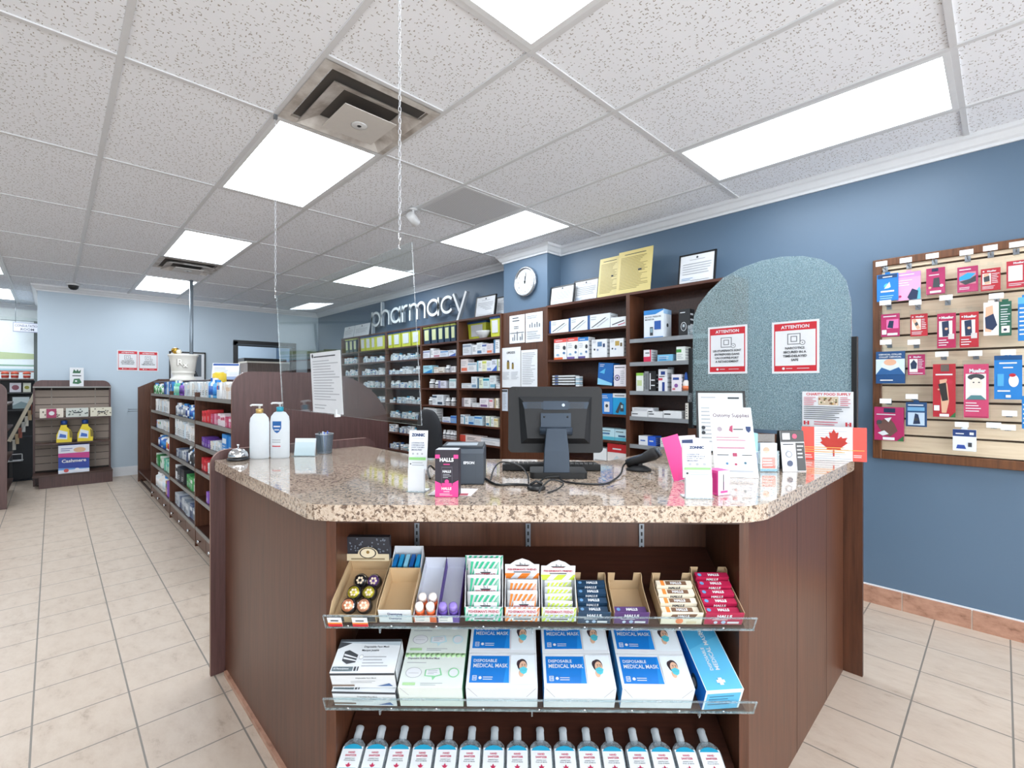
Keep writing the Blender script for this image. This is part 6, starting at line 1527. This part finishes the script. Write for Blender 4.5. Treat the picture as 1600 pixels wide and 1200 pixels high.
for i in range(3): packet(M @ Mx @ T(0, .014+.018*i, .005+.043*i) , w_*.86, .085, '#35b58c', 'green striped lozenge packet, %s in the tall white display' % ['front', 'middle', 'back'][i], 'green striped lozenge packets')
M, w_, Mx = lozenge(789, 843, '#ec8430', 'lozenge display with ship header and orange stripes, upper shelf', .135, 'b')
for i in range(2): packet(M @ Mx @ T(0, .016+.02*i, .008+.02*i), w_*.86, .085, '#ec8430', 'orange striped lozenge packet, %s in the orange display' % ['front', 'rear'][i], 'orange striped lozenge packets')
M, w_, Mx = lozenge(846, 900, '#c3d948', 'lozenge display with ship header and lime stripes, upper shelf', .13, 'b')
for i in range(4): packet(M @ Mx @ T(0, .012+.0142*i, .006+.012*i) @ R(radians(-8), 'X') @ R(radians((-3, 2, -1, 3, 0)[i])), w_*.8, .05, '#c3d948', 'lime striped lozenge packet, %s in the lime display' % ['frontmost', 'second', 'third', 'rearmost'][i], 'lime striped lozenge packets', True)
# 7-10 Halls trays ------------------------------------------------------------------
def halls(u0, u1, oc, n, label, nm_, txtc=PAPER, orange=False, l=.125):
    M, w_ = sm(0, u0, u1, .006); O = col(oc, .45)
    fr = [('t', 'HALLS', .5, .58, .26, txtc, .7, .06), ('l', .2, .36, .8, .5, 1, txtc), ('c', .3, .2, .05, col('#c9d8e8', .5)), ('c', .5, .22, .06, col('#a9c0dc', .5)), ('r', .6, .12, .9, .28, txtc)]
    if orange: fr = [('p', [(.2, .52), (.8, .56), (.86, .9), (.26, .86)], col('#7a5a44', .5)), ('t', 'HALLS', .53, .62, .2, PAPER, .46, .05), ('c', .45, .3, .09, col('#ec8a5a', .5)), ('r', .62, .1, .86, .3, col('#d9c8a8', .5))]
    tray('lozenge_tray', label, M, w_*.97, l, .047, .065, O, fr, hb=.07, inner=col('#b99f7c', .8), side=col('#b99f7c', .8))
    for i in range(n):
        Mt = M @ T(0, .012+.024*i, .014+.009*i)
        b = carton_mb(w_*.86, .019, .02, O, .0003, front=[('t', 'HALLS', .5, .3, .5, PAPER if not orange else INK, .6, .05)], top=([('r', .12, 0, .22, 1, col('#ec8a3a', .5)), ('r', .26, .12, .84, .88, col('#7a5a44', .5))] if orange else [('c', .12, .5, .06, col('#6a9ac8', .4))])+[('t', 'HALLS', .55, .25, .5, PAPER, .56, .06)])
        tag(b.build('lozenge_stick', matrix=Mt, local=True), '%s lozenge stick in its tray, %s from the front' % (nm_, ['first', 'second', 'third', 'fourth', 'fifth'][i]), 'stick', nm_+' lozenge sticks')
halls(901, 954, '#22405c', 4, 'open tray of navy lozenge sticks on the upper shelf', 'navy')
halls(957, 1014, '#56356f', 1, 'nearly empty open tray with purple front on the upper shelf', 'purple')
halls(1030, 1097, '#e9e0cc', 4, 'open tray of cream and peach lozenge sticks on the upper shelf', 'cream', INK, True)
halls(1098, 1160, '#b01c48', 5, 'open tray of crimson lozenge sticks, far right of the upper shelf', 'crimson', l=.15)
# ---- mask boxes on the middle shelf ---------------------------------------------------
BM = col('#1576cc', .45); SK_ = col('#e2b89c', .5); HR = col('#3a2c33', .5); TL = col('#58c4d6', .45)
def face(cx, cy, s, asp):
    """woman in a face mask: hair, face, mask"""
    e = lambda x, y, rx, ry, m: ('c', cx+x*s, cy+y*s*asp, rx*s, m, ry*s*asp)
    return [e(-.03, .16, .17, .22, HR), e(-.12, .2, .1, .14, HR), e(.0, .1, .13, .2, SK_), e(-.06, -.14, .09, .14, SK_), e(.06, .17, .03, .012, HR), e(-.03, .17, .03, .012, HR), e(.06, .12, .018, .012, INK), e(-.03, .12, .018, .012, INK),
            ('p', [(cx-.13*s, cy+.02*s*asp), (cx+.02*s, cy+.09*s*asp), (cx+.15*s, cy+.01*s*asp), (cx+.11*s, cy-.13*s*asp), (cx+.02*s, cy-.19*s*asp), (cx-.09*s, cy-.13*s*asp)], TL), ('r', cx-.1*s, cy-.05*s*asp, cx+.12*s, cy-.04*s*asp, col('#3fa8c0', .5))]
def medical():
    asp = .20/.105
    top = [('r', .04, .14, .60, .92, BM), ('p', [(.52, .14), (.60, .14), (.60, .92), (.58, .92)], col('#1f88dc', .45)), ('tl', 'DISPOSABLE', .08, .73, .09, PAPER, .34), ('tl', 'MEDICAL MASK', .08, .57, .115, PAPER, .5),
           ('r', .08, .2, .14, .34, PAPER), ('r', .087, .216, .133, .324, BM), ('t', '50', .11, .235, .07, PAPER, .04), ('c', .19, .27, .022, PAPER), ('l', .23, .2, .4, .32, 2, PAPER), ('r', .62, .1, .97, .95, col('#e6eff6', .5))]+face(.80, .52, .42, asp)
    fold = [('p', [(.02, 1), (.03, 1), (.16, .55), (.15, .55)], GREYINK), ('p', [(.98, 1), (.97, 1), (.84, .55), (.85, .55)], GREYINK)]
    return top, fold
def maskbox(Mx, w, label, group, src=[None]):
    t_, f_ = medical()
    if src[0] is None:
        b = MB(); b.box(-w/2, 0, 0, w/2, .105, .084, col('#dde1e6', .45)); F = faces(w, .105, .084)
        b.ops(F['top'][0], w, .105, t_, .0003); b.ops(F['front'][0], w, .084, f_, .0003)
        for k in ('left', 'right'): b.ops(F[k][0], .105, .084, [('r', 0, .0, 1, 1, col('#5fb4e4', .45))], .0003)
        src[0] = b.build('mask_box', matrix=Mx, local=True); o = src[0]
    else: o = dup(src[0], Mx)
    return tag(o, label, 'box', group)
cols3 = ((727, 842), (845, 964), (964, 1084))
for k in (0, 1):
    for i, (u0, u1) in enumerate(cols3):
        M, w_ = sm(1, u0, u1, .002)
        maskbox(SH[1] @ T(M.to_translation().x*0+(fx(u0, SH[1], .0)+fx(u1, SH[1], .0))/2-.002*i*0, .001+k*.1065, .0006) @ R(radians((0, .6, -.6)[i]*(1 if k else .2))), .203,
                'white and blue medical mask box, %s of the three %s on middle shelf' % (['left', 'centre', 'right'][i], ['in front', 'behind'][k]), 'blue and white medical mask boxes')
# kids mask boxes
KG = col('#a8cf9a', .45)
for k in (0, 1):
    a, c = fx(626, SH[1], 0), fx(724, SH[1], 0); w_ = c-a
    kc = col(['#8fd0a0', '#bfe0e8'][k], .45)
    b = carton_mb(w_, .105, .082, col('#dae2dd', .45), .0003, top=[('r', .0, .94, 1, 1, KG), ('tl', 'Disposable Kids Medical Mask', .06, .8, .07, INK, .7), ('l', .06, .68, .5, .74, 1, GREYINK),
        ('c', .2, .42, .13, GREYINK, .15), ('c', .2, .42, .12, PAPER, .14), ('r', .12, .4, .28, .41, GREYINK), ('p', [(.38, .5), (.62, .55), (.66, .35), (.56, .3), (.52, .2), (.5, .3), (.38, .32)], kc), ('p', [(.40, .49), (.60, .53), (.63, .37), (.55, .33), (.40, .34)], PAPER), ('l', .43, .36, .58, .5, 3, GREYINK),
        ('c', .84, .42, .09, kc, .14), ('c', .84, .42, .07, PAPER, .11), ('r', .06, .06, .26, .13, KG), ('l', .34, .04, .7, .14, 2, GREYINK)], front=[('p', [(.02, 1), (.03, 1), (.16, .6), (.15, .6)], GREYINK)], right=[('r', 0, 0, 1, 1, col('#7dbb8c', .45))])
    for j in range(12): b.lathe([(.007, -.0), (.007, .0004)], KG, 10, T(-w_/2+(j+.5)*w_/12, .099, .0821))
    tag(b.build('mask_box', matrix=SH[1] @ T((a+c)/2, .001+k*.1065, .0006), local=True), 'pale green children mask box, %s one of the pair on the middle shelf' % ['front', 'rear'][k], 'box', 'pale green children mask boxes')
# black and white face mask boxes, two in a stack
a, c = -.532, fx(624, SH[1], 0); w_ = c-a-.006
for k in (0, 1):
    b = carton_mb(w_, .105, .062, col('#dadfe3', .45), .0003, top=[('p', [(0, .7), (.25, .92), (.0, .92)], INK), ('r', .0, .92, 1, 1, INK), ('p', [(.2, .88), (1, .8), (1, .92), (.0, .92)], col('#b8c4cc', .5)), ('tl', 'Disposable Face Mask', .42, .72, .075, INK, .5), ('tl', 'Masque Jetable', .40, .61, .075, INK, .38),
        ('l', .46, .15, .9, .5, 4, GREYINK), ('p', [(.13, .62), (.2, .66), (.36, .52), (.35, .3), (.22, .25), (.13, .35)], INK), ('p', [(.14, .55), (.35, .44), (.355, .41), (.14, .5)], PAPER), ('p', [(.14, .45), (.35, .36), (.35, .33), (.14, .4)], PAPER), ('c', .42, .45, .035, GREYINK, .07), ('c', .42, .45, .03, col('#e8ecf0', .45), .055),
        ('r', .02, .05, .34, .17, col('#5a6a70', .5)), ('tl', '50 Pieces/pieces', .04, .08, .06, PAPER, .28), ('r', .36, .05, .39, .17, INK), ('r', .41, .05, .43, .17, INK)], front=[('r', 0, .85, 1, 1, INK), ('t', 'Disposable Face Mask', .55, .6, .1, INK, .4), ('l', .3, .3, .8, .5, 2, GREYINK), ('r', .0, .1, .35, .22, col('#7a6a60', .5)), ('p', [(.7, .1), (.9, .3), (.95, .1)], col('#4a6a9a', .5))],
        right=[('r', 0, 0, .12, 1, INK), ('r', .0, .9, 1, 1, INK), ('l', .2, .2, .9, .8, 3, GREYINK)])
    tag(b.build('face_mask_box', matrix=SH[1] @ T((a+c)/2-.003+.002*k, .001+.010*k-.0, .0006+.0665*k) @ R(radians((-.6, .8)[k])), local=True), 'white and black face mask box, %s of the far left pair' % ['lower', 'upper'][k], 'box', 'black-striped face mask boxes')
# light blue box lying up the slope
a, c = fx(1084, SH[1], 0), fx(1160, SH[1], 0); w_ = .108
LB = col('#5cb4de', .45)
b = MB(); b.box(-w_/2, 0, 0, w_/2, .21, .082, col('#e4eef4', .45)); F = faces(w_, .21, .082)
b.ops(F['top'][0], w_, .21, [('r', .02, .01, .98, 1, LB), ('p', [(.02, .6), (.98, .8), (.98, 1), (.02, 1)], col('#4aa6d6', .45))], .0003)
FR2 = frame((-w_/2+w_, 0, .082), (0, 1, 0), (-1, 0, 0), (0, 0, 1))
b.ops(FR2, .21, w_, [('tl', 'DISPOSABLE', .28, .56, .09, PAPER, .5), ('tl', 'MEDICAL MASK', .28, .38, .12, PAPER, .66), ('r', .07, .46, .17, .56, PAPER), ('r', .1, .4, .14, .62, PAPER)], .0008)
b.ops(F['front'][0], w_, .082, [('r', .05, .0, .95, .85, LB), ('l', .12, .2, .9, .75, 4, col('#2a5a80', .5))], .0003); b.ops(F['left'][0], .21, .082, [('r', 0, 0, 1, 1, BM), ('c', .7, .4, .1, INK), ('c', .7, .35, .06, SK_)], .0003)
tag(b.build('mask_box', matrix=SH[1] @ T((a+c)/2+.006, .001, .0006) @ R(radians(4)), local=True), 'light blue mask box turned lengthwise at far right of the middle shelf', 'box')
# ---- hand sanitizer bottles on the lowest shelf ----------------------------------------
def sanitizer():
    t = thing('sanitizer_bottle', '', 'bottle', I4)
    b = MB(); out = [(-.033, 0), (.033, 0), (.035, .008), (.035, .095), (.031, .108), (.022, .118), (.012, .124)]
    out += [(-x, y) for x, y in out[::-1] if (x, y) != (.033, 0)][:-0 or None]
    P = [(-.033, 0), (.033, 0), (.0355, .006), (.0355, .095), (.031, .109), (.021, .119), (.011, .124), (-.011, .124), (-.021, .119), (-.031, .109), (-.0355, .095), (-.0355, .006)]
    # rounded slab: three layers
    for (s0, z0, s1, z1) in ((.86, 0, 1, .006), (1, .006, 1, .022), (1, .022, .86, .028)):
        n = len(P); vs = [(x*s0, .062+(y-.062)*(1-(1-s0)*.5), z0) for x, y in P]+[(x*s1, .062+(y-.062)*(1-(1-s1)*.5), z1) for x, y in P]
        b.add(vs, [(i, (i+1) % n, n+(i+1) % n, n+i) for i in range(n)], GEL, smooth=False)
    n = len(P); b.add([(x*.86, .062+(y-.062)*.93, .028) for x, y in P], [tuple(range(n))], GEL); b.add([(x*.86, .062+(y-.062)*.93, 0) for x, y in P], [tuple(range(n))[::-1]], GEL)
    b.build('bottle', t, local=True)
    b = MB(); b.lathe([(.010, 0), (.010, .008), (.012, .008), (.0115, .03), (.0125, .034), (.012, .04), (.006, .042)], MILKY, 16, frame((0, .122, .014), (1, 0, 0), (0, 0, -1), (0, 1, 0))); b.build('cap', t, local=True)
    b = MB(); F_ = frame((-.031, .006, .0284), (1, 0, 0), (0, 1, 0), (0, 0, 1)); b.box(0, 0, 0, .062, .092, .0003, col('#eef3f7', .45), F_)
    CY2 = col('#2aa8d0', .4); PKR = col('#c2335a', .5)
    b.ops(F_ @ T(0, 0, .0004), .062, .092, [('p', [(.03, .93), (.97, .93), (.9, 1.0), (.7, 1.06), (.5, 1.08), (.3, 1.06), (.1, 1.0)], CY2), ('t', 'HAND', .5, .80, .06, PKR, .5, .04), ('t', 'SANITIZER', .5, .71, .06, PKR, .74, .04), ('t', 'DISINFECTANT', .5, .63, .035, INK, .7), ('t', 'POUR LES MAINS', .5, .575, .035, INK, .7),
         ('p', [(.5, .54), (.56, .47), (.64, .48), (.58, .42), (.5, .4), (.42, .42), (.36, .48), (.44, .47)], PKR), ('r', .1, .2, .9, .38, CY2), ('l', .12, .05, .88, .18, 2, GREYINK)], .0002)
    b.build('label', t, local=True)
    return t
us = [543, 585, 622, 659, 695, 731, 768, 803, 841, 880, 917, 953, 991, 1027, 1064, 1101]
proto = None; ords = ['leftmost', 'second from left', 'third from left', 'fourth from left', 'fifth from left', 'sixth from left', 'seventh from left', 'eighth from left', 'eighth from right', 'seventh from right', 'sixth from right', 'fifth from right', 'fourth from right', 'third from right', 'second from right', 'rightmost']
xs = [max(fx(u, SH[2], .12), -.505) for u in us]
for i in range(1, 16): xs[i] = max(xs[i], xs[i-1]+.0718)
for i, x in enumerate(xs):
    Mt = SH[2] @ T(x, .001, .0008) @ R(radians((-1.2, 1, 0, .5, -.5, 0, .3, 0, 0, -.3, 0, .5, 0, 0, -.5, 0)[i]*.2))
    if proto is None: proto = sanitizer(); proto.matrix_world = Mt; WM[proto.name] = Mt; o = proto
    else: o = dup(proto, Mt)
    tag(o, 'clear hand sanitizer bottle lying on the lowest front shelf, %s of the row' % ords[i], 'bottle', 'hand sanitizer bottles on the lowest front shelf')

# ------------------------------------------------------------------ slatwall panel on the right wall
t = thing('slatwall_board', 'pale maple slatwall board in a walnut frame on the blue right wall', 'panel', (3.67, -.05, .9))
Y0, Y1, Z0, Z1 = -.66, .562, .91, 2.133
MAPLE = wood('maple_slat', '#cbb79a', '#dccbb0', '#e6d8c0', 'y', .45)
b = MB()
for q in ((Y0+.045, Z0, Y1-.045, Z0+.05), (Y0+.045, Z1-.045, Y1-.045, Z1), (Y0, Z0, Y0+.045, Z1), (Y1-.045, Z0, Y1, Z1)): b.box(3.655, q[0], q[1], 3.6895, q[2], q[3], WALNUT)
b.build('frame', t, bevel=.004)
MB().box(3.682, Y0+.04, Z0+.04, 3.6895, Y1-.04, Z1-.04, col('#4b3d2f', .7)).build('groove_back', t)
z = Z0+.05
while z < Z1-.05:
    b = MB(); b.box(3.668, Y0+.044, z+.006, 3.6815, Y1-.044, min(z+.094, Z1-.046), MAPLE); b.build('slat', t); z += .1
U7 = lambda x: 1340+x/3
V7 = lambda y: 360+y/3
KEY = col('#d8dde2', .3)
hook_src = None
PPOS = ['top row', 'second row', 'third row', 'bottom row']
def hook(u, v, label):
    """hook whose price tag is at photo pixel (u, v)"""
    global hook_src
    p = at(u, v, 'x', 3.53); M = T(3.668, p.y, p.z-.02)
    if hook_src is None:
        t = thing('slatwall_hook', label, 'hook', M, 'slatwall hooks with white price tags')
        MB().tube([(0, 0, .005), (-.13, 0, -.002), (-.138, 0, .006)], .0025, STEEL, 8).box(-.004, -.012, -.012, .0, .012, .02, STEEL).build('prong', t, local=True)
        MB().tube([(0, 0, .016), (-.136, 0, .022)], .0018, STEEL, 6).build('tag_arm', t, local=True)
        MB().box(-.141, -.027, .0, -.1385, .027, .028, col('#e9eef0', .3)).build('price_tag', t, local=True)
        hook_src = t; return t
    return dup(hook_src, M, label)
hooks = [(112, 152, 'above the blue pouch'), (226, 135, 'above the pink pack'), (350, 115, 'above the thick magenta pack'), (510, 98, 'above the magenta pack with blue sock'), (622, 77, 'above the red wrist support'), (746, 60, 'above the last red pack at the photo edge'),
         (130, 334, 'above the pink ankle pack'), (270, 333, 'above the small red elbow pack'), (414, 310, 'above the tall crimson knee pack'), (650, 302, 'above the green ankle pack'), (132, 519, 'above the cervical collar pack'), (263, 519, 'above the small magenta pack'),
         (395, 575, 'above the tall red leg pack'), (551, 571, 'above the pink-red face pack'), (706, 566, 'above the blue electrode pack'), (131, 795, 'above the large magenta elbow pack'), (254, 774, 'above the small navy pack'), (488, 905, 'above the navy and white box'), (638, 908, 'empty, left of the low pair at right'), (706, 918, 'empty, right of the low pair at right'), (712, 852, 'empty, above the low pair')]
for x, y, nm_ in hooks: hook(U7(x), V7(y), 'steel slatwall hook with white price tag '+nm_)
def pack(x0, y0, x1, y1, base, ops, label, dpt=.022, rim=True, xq=3.575, cut=True):
    a, c = at(U7(x0), V7((y0+y1)/2), 'x', xq), at(U7(x1), V7((y0+y1)/2), 'x', xq)
    um = U7((x0+x1)/2); zt, zb = at(um, V7(y0), 'x', xq).z, at(um, V7(y1), 'x', xq).z
    w = abs(a.y-c.y); h = zt-zb; y_ = (a.y+c.y)/2
    # the frame: front towards -x
    M = T(xq, y_, zb) @ FACE_MX
    t = thing('hanging_package', label, 'package', M, 'packages hanging on the slatwall')
    k = .006 if rim else 0
    b = MB(); b.box(-w/2+k, .002, k, w/2-k, .002+dpt*.6, h-k-(.018 if rim else 0), base)
    W_, H_ = w-2*k, h-2*k-(.018 if rim else 0)
    b.ops(frame((-w/2+k, .002, k), (1, 0, 0), (0, 0, 1), (0, -1, 0)), W_, H_, ops, .0006)
    b.build('card', t, local=True)
    if rim:
        b = MB(); b.box(-w/2, 0, 0, w/2, dpt, h, FILM); b.build('blister', t, local=True)
    MB().box(-.012, .006, h-.002, .012, .009, h+.012, FILM if rim else base).build('hang_tab', t, local=True)
    return t
MG_ = col('#b02860', .45); RDM = col('#b4202e', .45); PKM = col('#d8508c', .45); NVY = col('#1c2c4c', .5); SKN = col('#d9a98c', .5); BLU = col('#1976c0', .45)
def hdr(txt='Mueller'): return [('c', .14, .88, .05, PAPER), ('t', txt, .56, .84, .075, PAPER, .66, .05)]
joint = lambda m, sk=SKN: [('r', .08, .28, .52, .78, col('#e6e0dc', .5)), ('p', [(.14, .75), (.4, .78), (.48, .3), (.2, .3)], sk), ('p', [(.14, .62), (.44, .68), (.46, .42), (.17, .4)], m), ('l', .56, .3, .94, .78, 6, PAPER), ('l', .08, .06, .9, .22, 3, PAPER)]
pack(90, 204, 190, 330, BLU, [('r', .05, .84, .95, .98, col('#1a3f6a', .5)), ('r', 0.275, 0.874, 0.725, 0.909, PAPER), ('c', .5, .55, .16, col('#58b8e8', .4)), ('p', [(.35, .45), (.6, .7), (.65, .5)], PAPER), ('r', 0.185, 0.324, 0.815, 0.384, PAPER), ('l', .15, .06, .85, .22, 2, col('#9fd0f0', .5))], 'blue pouch, leftmost package in the top row of the slatwall', rim=False)
pack(183, 195, 296, 326, col('#e6a0c4', .5), [('r', .0, .82, 1, 1, col('#c890c8', .5)), ('l', .1, .86, .9, .97, 1, PAPER), ('p', [(.5, .0), (.95, .45), (1, .3), (1, 0)], col('#5ab0c0', .5)), ('p', [(.45, .1), (.65, .4), (.9, .3), (.85, .02), (.55, .0)], NVY), ('l', .08, .5, .7, .75, 3, PAPER), ('c', .15, .15, .06, MG_)], 'pale pink pack with dark support picture, second in the top row', rim=False, xq=3.585)
pack(315, 155, 416, 302, MG_, [('r', .3, .86, .65, .98, NVY)]+[('l', .15, .68, .85, .78, 1, PAPER), ('p', [(.35, .25), (.4, .6), (.7, .62), (.75, .25)], INK), ('c', .82, .3, .1, PAPER), ('c', .2, .25, .08, SKN), ('r', .2, .04, .8, .12, PAPER)], 'thick magenta blister pack, third in the top row', dpt=.05)
pack(460, 148, 572, 292, MG_, [('l', .1, .82, .7, .95, 1, PAPER), ('r', .1, .3, .9, .78, col('#c8808c', .5)), ('p', [(.1, .6), (.5, .75), (.9, .7), (.6, .5), (.1, .45)], col('#2a9ad8', .5)), ('p', [(.1, .42), (.6, .5), (.9, .62), (.9, .38), (.4, .28)], INK), ('l', .1, .08, .8, .2, 2, PAPER)], 'magenta blister pack with blue and black socks picture, top row', dpt=.04)
pack(570, 156, 678, 286, RDM, hdr()+joint(INK), 'red blister pack with black wrist band picture, top row')
pack(690, 118, 812, 272, col('#b8283c', .45), [('t', 'Mueller', .55, .88, .07, PAPER, .6, .05), ('r', .08, .25, .72, .82, col('#e4dcd8', .5)), ('p', [(.2, .3), (.3, .75), (.55, .7), (.5, .28)], col('#f0ece8', .5)), ('l', .1, .06, .9, .18, 2, PAPER)], 'red pack with large white window at the right end of the top row')
pack(104, 372, 202, 502, MG_, [('l', .12, .82, .88, .95, 1, PAPER), ('r', .3, .35, .95, .75, col('#f070a8', .5)), ('p', [(.35, .4), (.45, .7), (.7, .68), (.65, .35)], NVY), ('r', .05, .1, .3, .3, PAPER), ('r', .35, .05, .9, .15, PAPER)], 'small magenta ankle pack, leftmost of the second row')
pack(241, 372, 334, 500, RDM, hdr()+[('r', .08, .28, .62, .78, col('#ecd8cc', .5)), ('p', [(.1, .75), (.3, .78), (.6, .35), (.4, .3)], SKN), ('p', [(.25, .58), (.4, .66), (.48, .52), (.33, .45)], INK), ('l', .66, .3, .94, .78, 6, PAPER), ('l', .08, .06, .9, .22, 3, PAPER)], 'small red elbow pack, second in the second row')
knee = lambda: [('r', .1, .32, .82, .78, col('#ddd6d4', .5)), ('p', [(.25, .76), (.62, .78), (.66, .34), (.3, .33)], NVY), ('c', .5, .55, .09, SKN), ('r', .6, .25, .92, .4, col('#c9c0c0', .5)), ('l', .08, .05, .7, .26, 3, PAPER)]
pack(366, 368, 467, 556, col('#b01e50', .45), hdr()+knee(), 'tall crimson knee pack, left of the two tall ones in the second row')
pack(471, 362, 575, 553, RDM, hdr()+knee(), 'tall red knee pack, right of the two tall ones in the second row')
pack(590, 336, 662, 492, col('#e3dcd6', .5), [('p', [(.15, .85), (.6, .9), (.7, .4), (.5, .1), (.1, .12)], SKN), ('p', [(.1, .55), (.65, .65), (.9, .3), (.6, .15), (.15, .22)], NVY)], 'pale ankle support pack, left half beside the green pack', rim=False)
pack(662, 332, 722, 492, col('#1f5a48', .5), [('r', 0.14, 0.87, 0.86, 0.895, PAPER), ('l', .15, .3, .9, .8, 7, PAPER), ('r', .2, .08, .85, .28, col('#e0d8d0', .5)), ('c', .5, .17, .14, NVY)], 'dark green support pack right of the pale ankle pack', rim=False, dpt=.05)
pack(752, 312, 822, 516, BLU, [('r', 0, .85, 1, 1, col('#58a8dc', .5)), ('l', .1, .1, .9, .8, 7, PAPER)], 'bright blue pack cut by the right photo edge in the second row', rim=False)
pack(80, 548, 227, 722, col('#1d4a7e', .45), [('t', 'CERVICAL COLLAR', .5, .88, .05, PAPER, .86, .03), ('t', 'COLLET CERVICAL', .5, .8, .05, PAPER, .86, .03), ('r', .0, .28, 1, .76, col('#cfdce6', .5)), ('p', [(0, .28), (.2, .5), (.5, .4), (.8, .5), (1, .28)], col('#2a5c94', .5)), ('c', .5, .58, .32, PAPER, .12), ('c', .5, .66, .22, SKN, .1), ('l', .15, .05, .85, .15, 1, PAPER)], 'cervical collar pack with blue label, leftmost of the third row', dpt=.05)
pack(229, 562, 322, 682, MG_, hdr()+[('r', .1, .14, .58, .78, col('#e6e0dc', .5)), ('p', [(.15, .55), (.35, .75), (.55, .55), (.5, .3), (.2, .28)], NVY), ('l', .62, .3, .94, .78, 6, PAPER), ('l', .1, .03, .9, .12, 1, PAPER)], 'small magenta pack with navy brace picture, third row')
pack(346, 606, 466, 880, RDM, [('r', .35, .86, .72, .99, col('#6a5a54', .5)), ('l', .12, .76, .9, .84, 1, PAPER), ('p', [(.3, .7), (.62, .72), (.72, .3), (.6, .08), (.4, .08)], SKN), ('p', [(.24, .62), (.58, .65), (.68, .32), (.42, .3)], col('#2a2422', .5)), ('c', .26, .52, .05, SKN), ('c', .74, .66, .14, col('#b8283c', .5)), ('r', .05, .12, .3, .22, PAPER), ('r', .3, .01, .72, .06, PAPER), ('p', [(.75, 0), (1, 0), (1, .1)], col('#2a6a3a', .5))], 'tall red pack with black leg sleeve picture in the third row')
pack(490, 606, 622, 884, col('#c8406a', .45), hdr()[1:]+[('r', .08, .34, .9, .82, col('#e6dfdc', .5)), ('c', .5, .76, .34, INK, .06), ('c', .5, .62, .26, col('#e8d8cc', .5), .13), ('c', .4, .66, .04, INK, .012), ('c', .62, .66, .04, INK, .012), ('c', .5, .5, .3, PAPER, .05), ('p', [(.1, .34), (.3, .42), (.7, .42), (.9, .34)], col('#4a7a80', .5)), ('l', .08, .1, .7, .3, 4, PAPER), ('r', .05, .0, .95, .03, col('#a02850', .5))], 'tall rose pack with head picture in the third row')
pack(640, 586, 772, 792, BLU, [('r', .0, .9, 1, 1, col('#0f4a80', .5)), ('r', 0.185, 0.812, 0.815, 0.842, PAPER), ('r', 0.32, 0.711, 0.68, 0.738, PAPER), ('c', .7, .42, .18, col('#e8e0dc', .5), .14), ('c', .66, .55, .12, RDM, .04), ('r', .12, .3, .35, .58, col('#4aa0dc', .5)), ('l', .12, .14, .85, .24, 1, PAPER), ('r', .42, .04, .6, .1, PAPER)], 'wide blue pack in the third row, right of the rose pack', rim=False, dpt=.03)
pack(72, 810, 222, 990, MG_, [('r', .33, .84, .72, .97, NVY), ('l', .08, .74, .9, .82, 1, PAPER), ('p', [(.08, .5), (.3, .62), (.5, .7), (.7, .5), (.8, .3), (.55, .12), (.3, .2)], col('#6b4a44', .5)), ('p', [(.12, .22), (.35, .3), (.5, .2), (.3, .14)], PAPER), ('c', .18, .55, .09, INK), ('r', .3, .02, .7, .1, PAPER), ('p', [(.78, 0), (1, 0), (1, .16)], col('#2a6a3a', .5)), ('p', [(.35, .66), (.6, .7), (.5, .55)], PAPER)], 'large magenta elbow pack, leftmost of the bottom row', dpt=.05)
pack(226, 806, 324, 920, col('#1d4470', .5), [('r', .08, .65, .9, .8, col('#6aa0c8', .5)), ('l', .1, .82, .9, .95, 1, PAPER), ('r', .1, .06, .9, .58, col('#b8cce0', .5)), ('p', [(.35, .1), (.45, .55), (.6, .5), (.7, .12)], NVY), ('c', .5, .3, .1, INK)], 'small navy pack with pale picture in the bottom row', rim=False)
pack(446, 934, 556, 1034, col('#dfe6f0', .5), [('r', 0, .68, 1, 1, col('#1c3a74', .5)), ('r', 0.12, 0.78, 0.48, 0.83, PAPER), ('r', .72, .76, .9, .88, PAPER), ('p', [(.15, .1), (.2, .28), (.5, .28), (.58, .1)], col('#2a4a9a', .5)), ('r', .66, .2, .82, .4, INK)], 'navy and white folded box alone low on the slatwall', rim=False, dpt=.05)
pack(770, 776, 830, 930, BLU, [('l', .1, .1, .9, .8, 5, PAPER)], 'bright blue pack cut by the right photo edge low on the slatwall', rim=False)
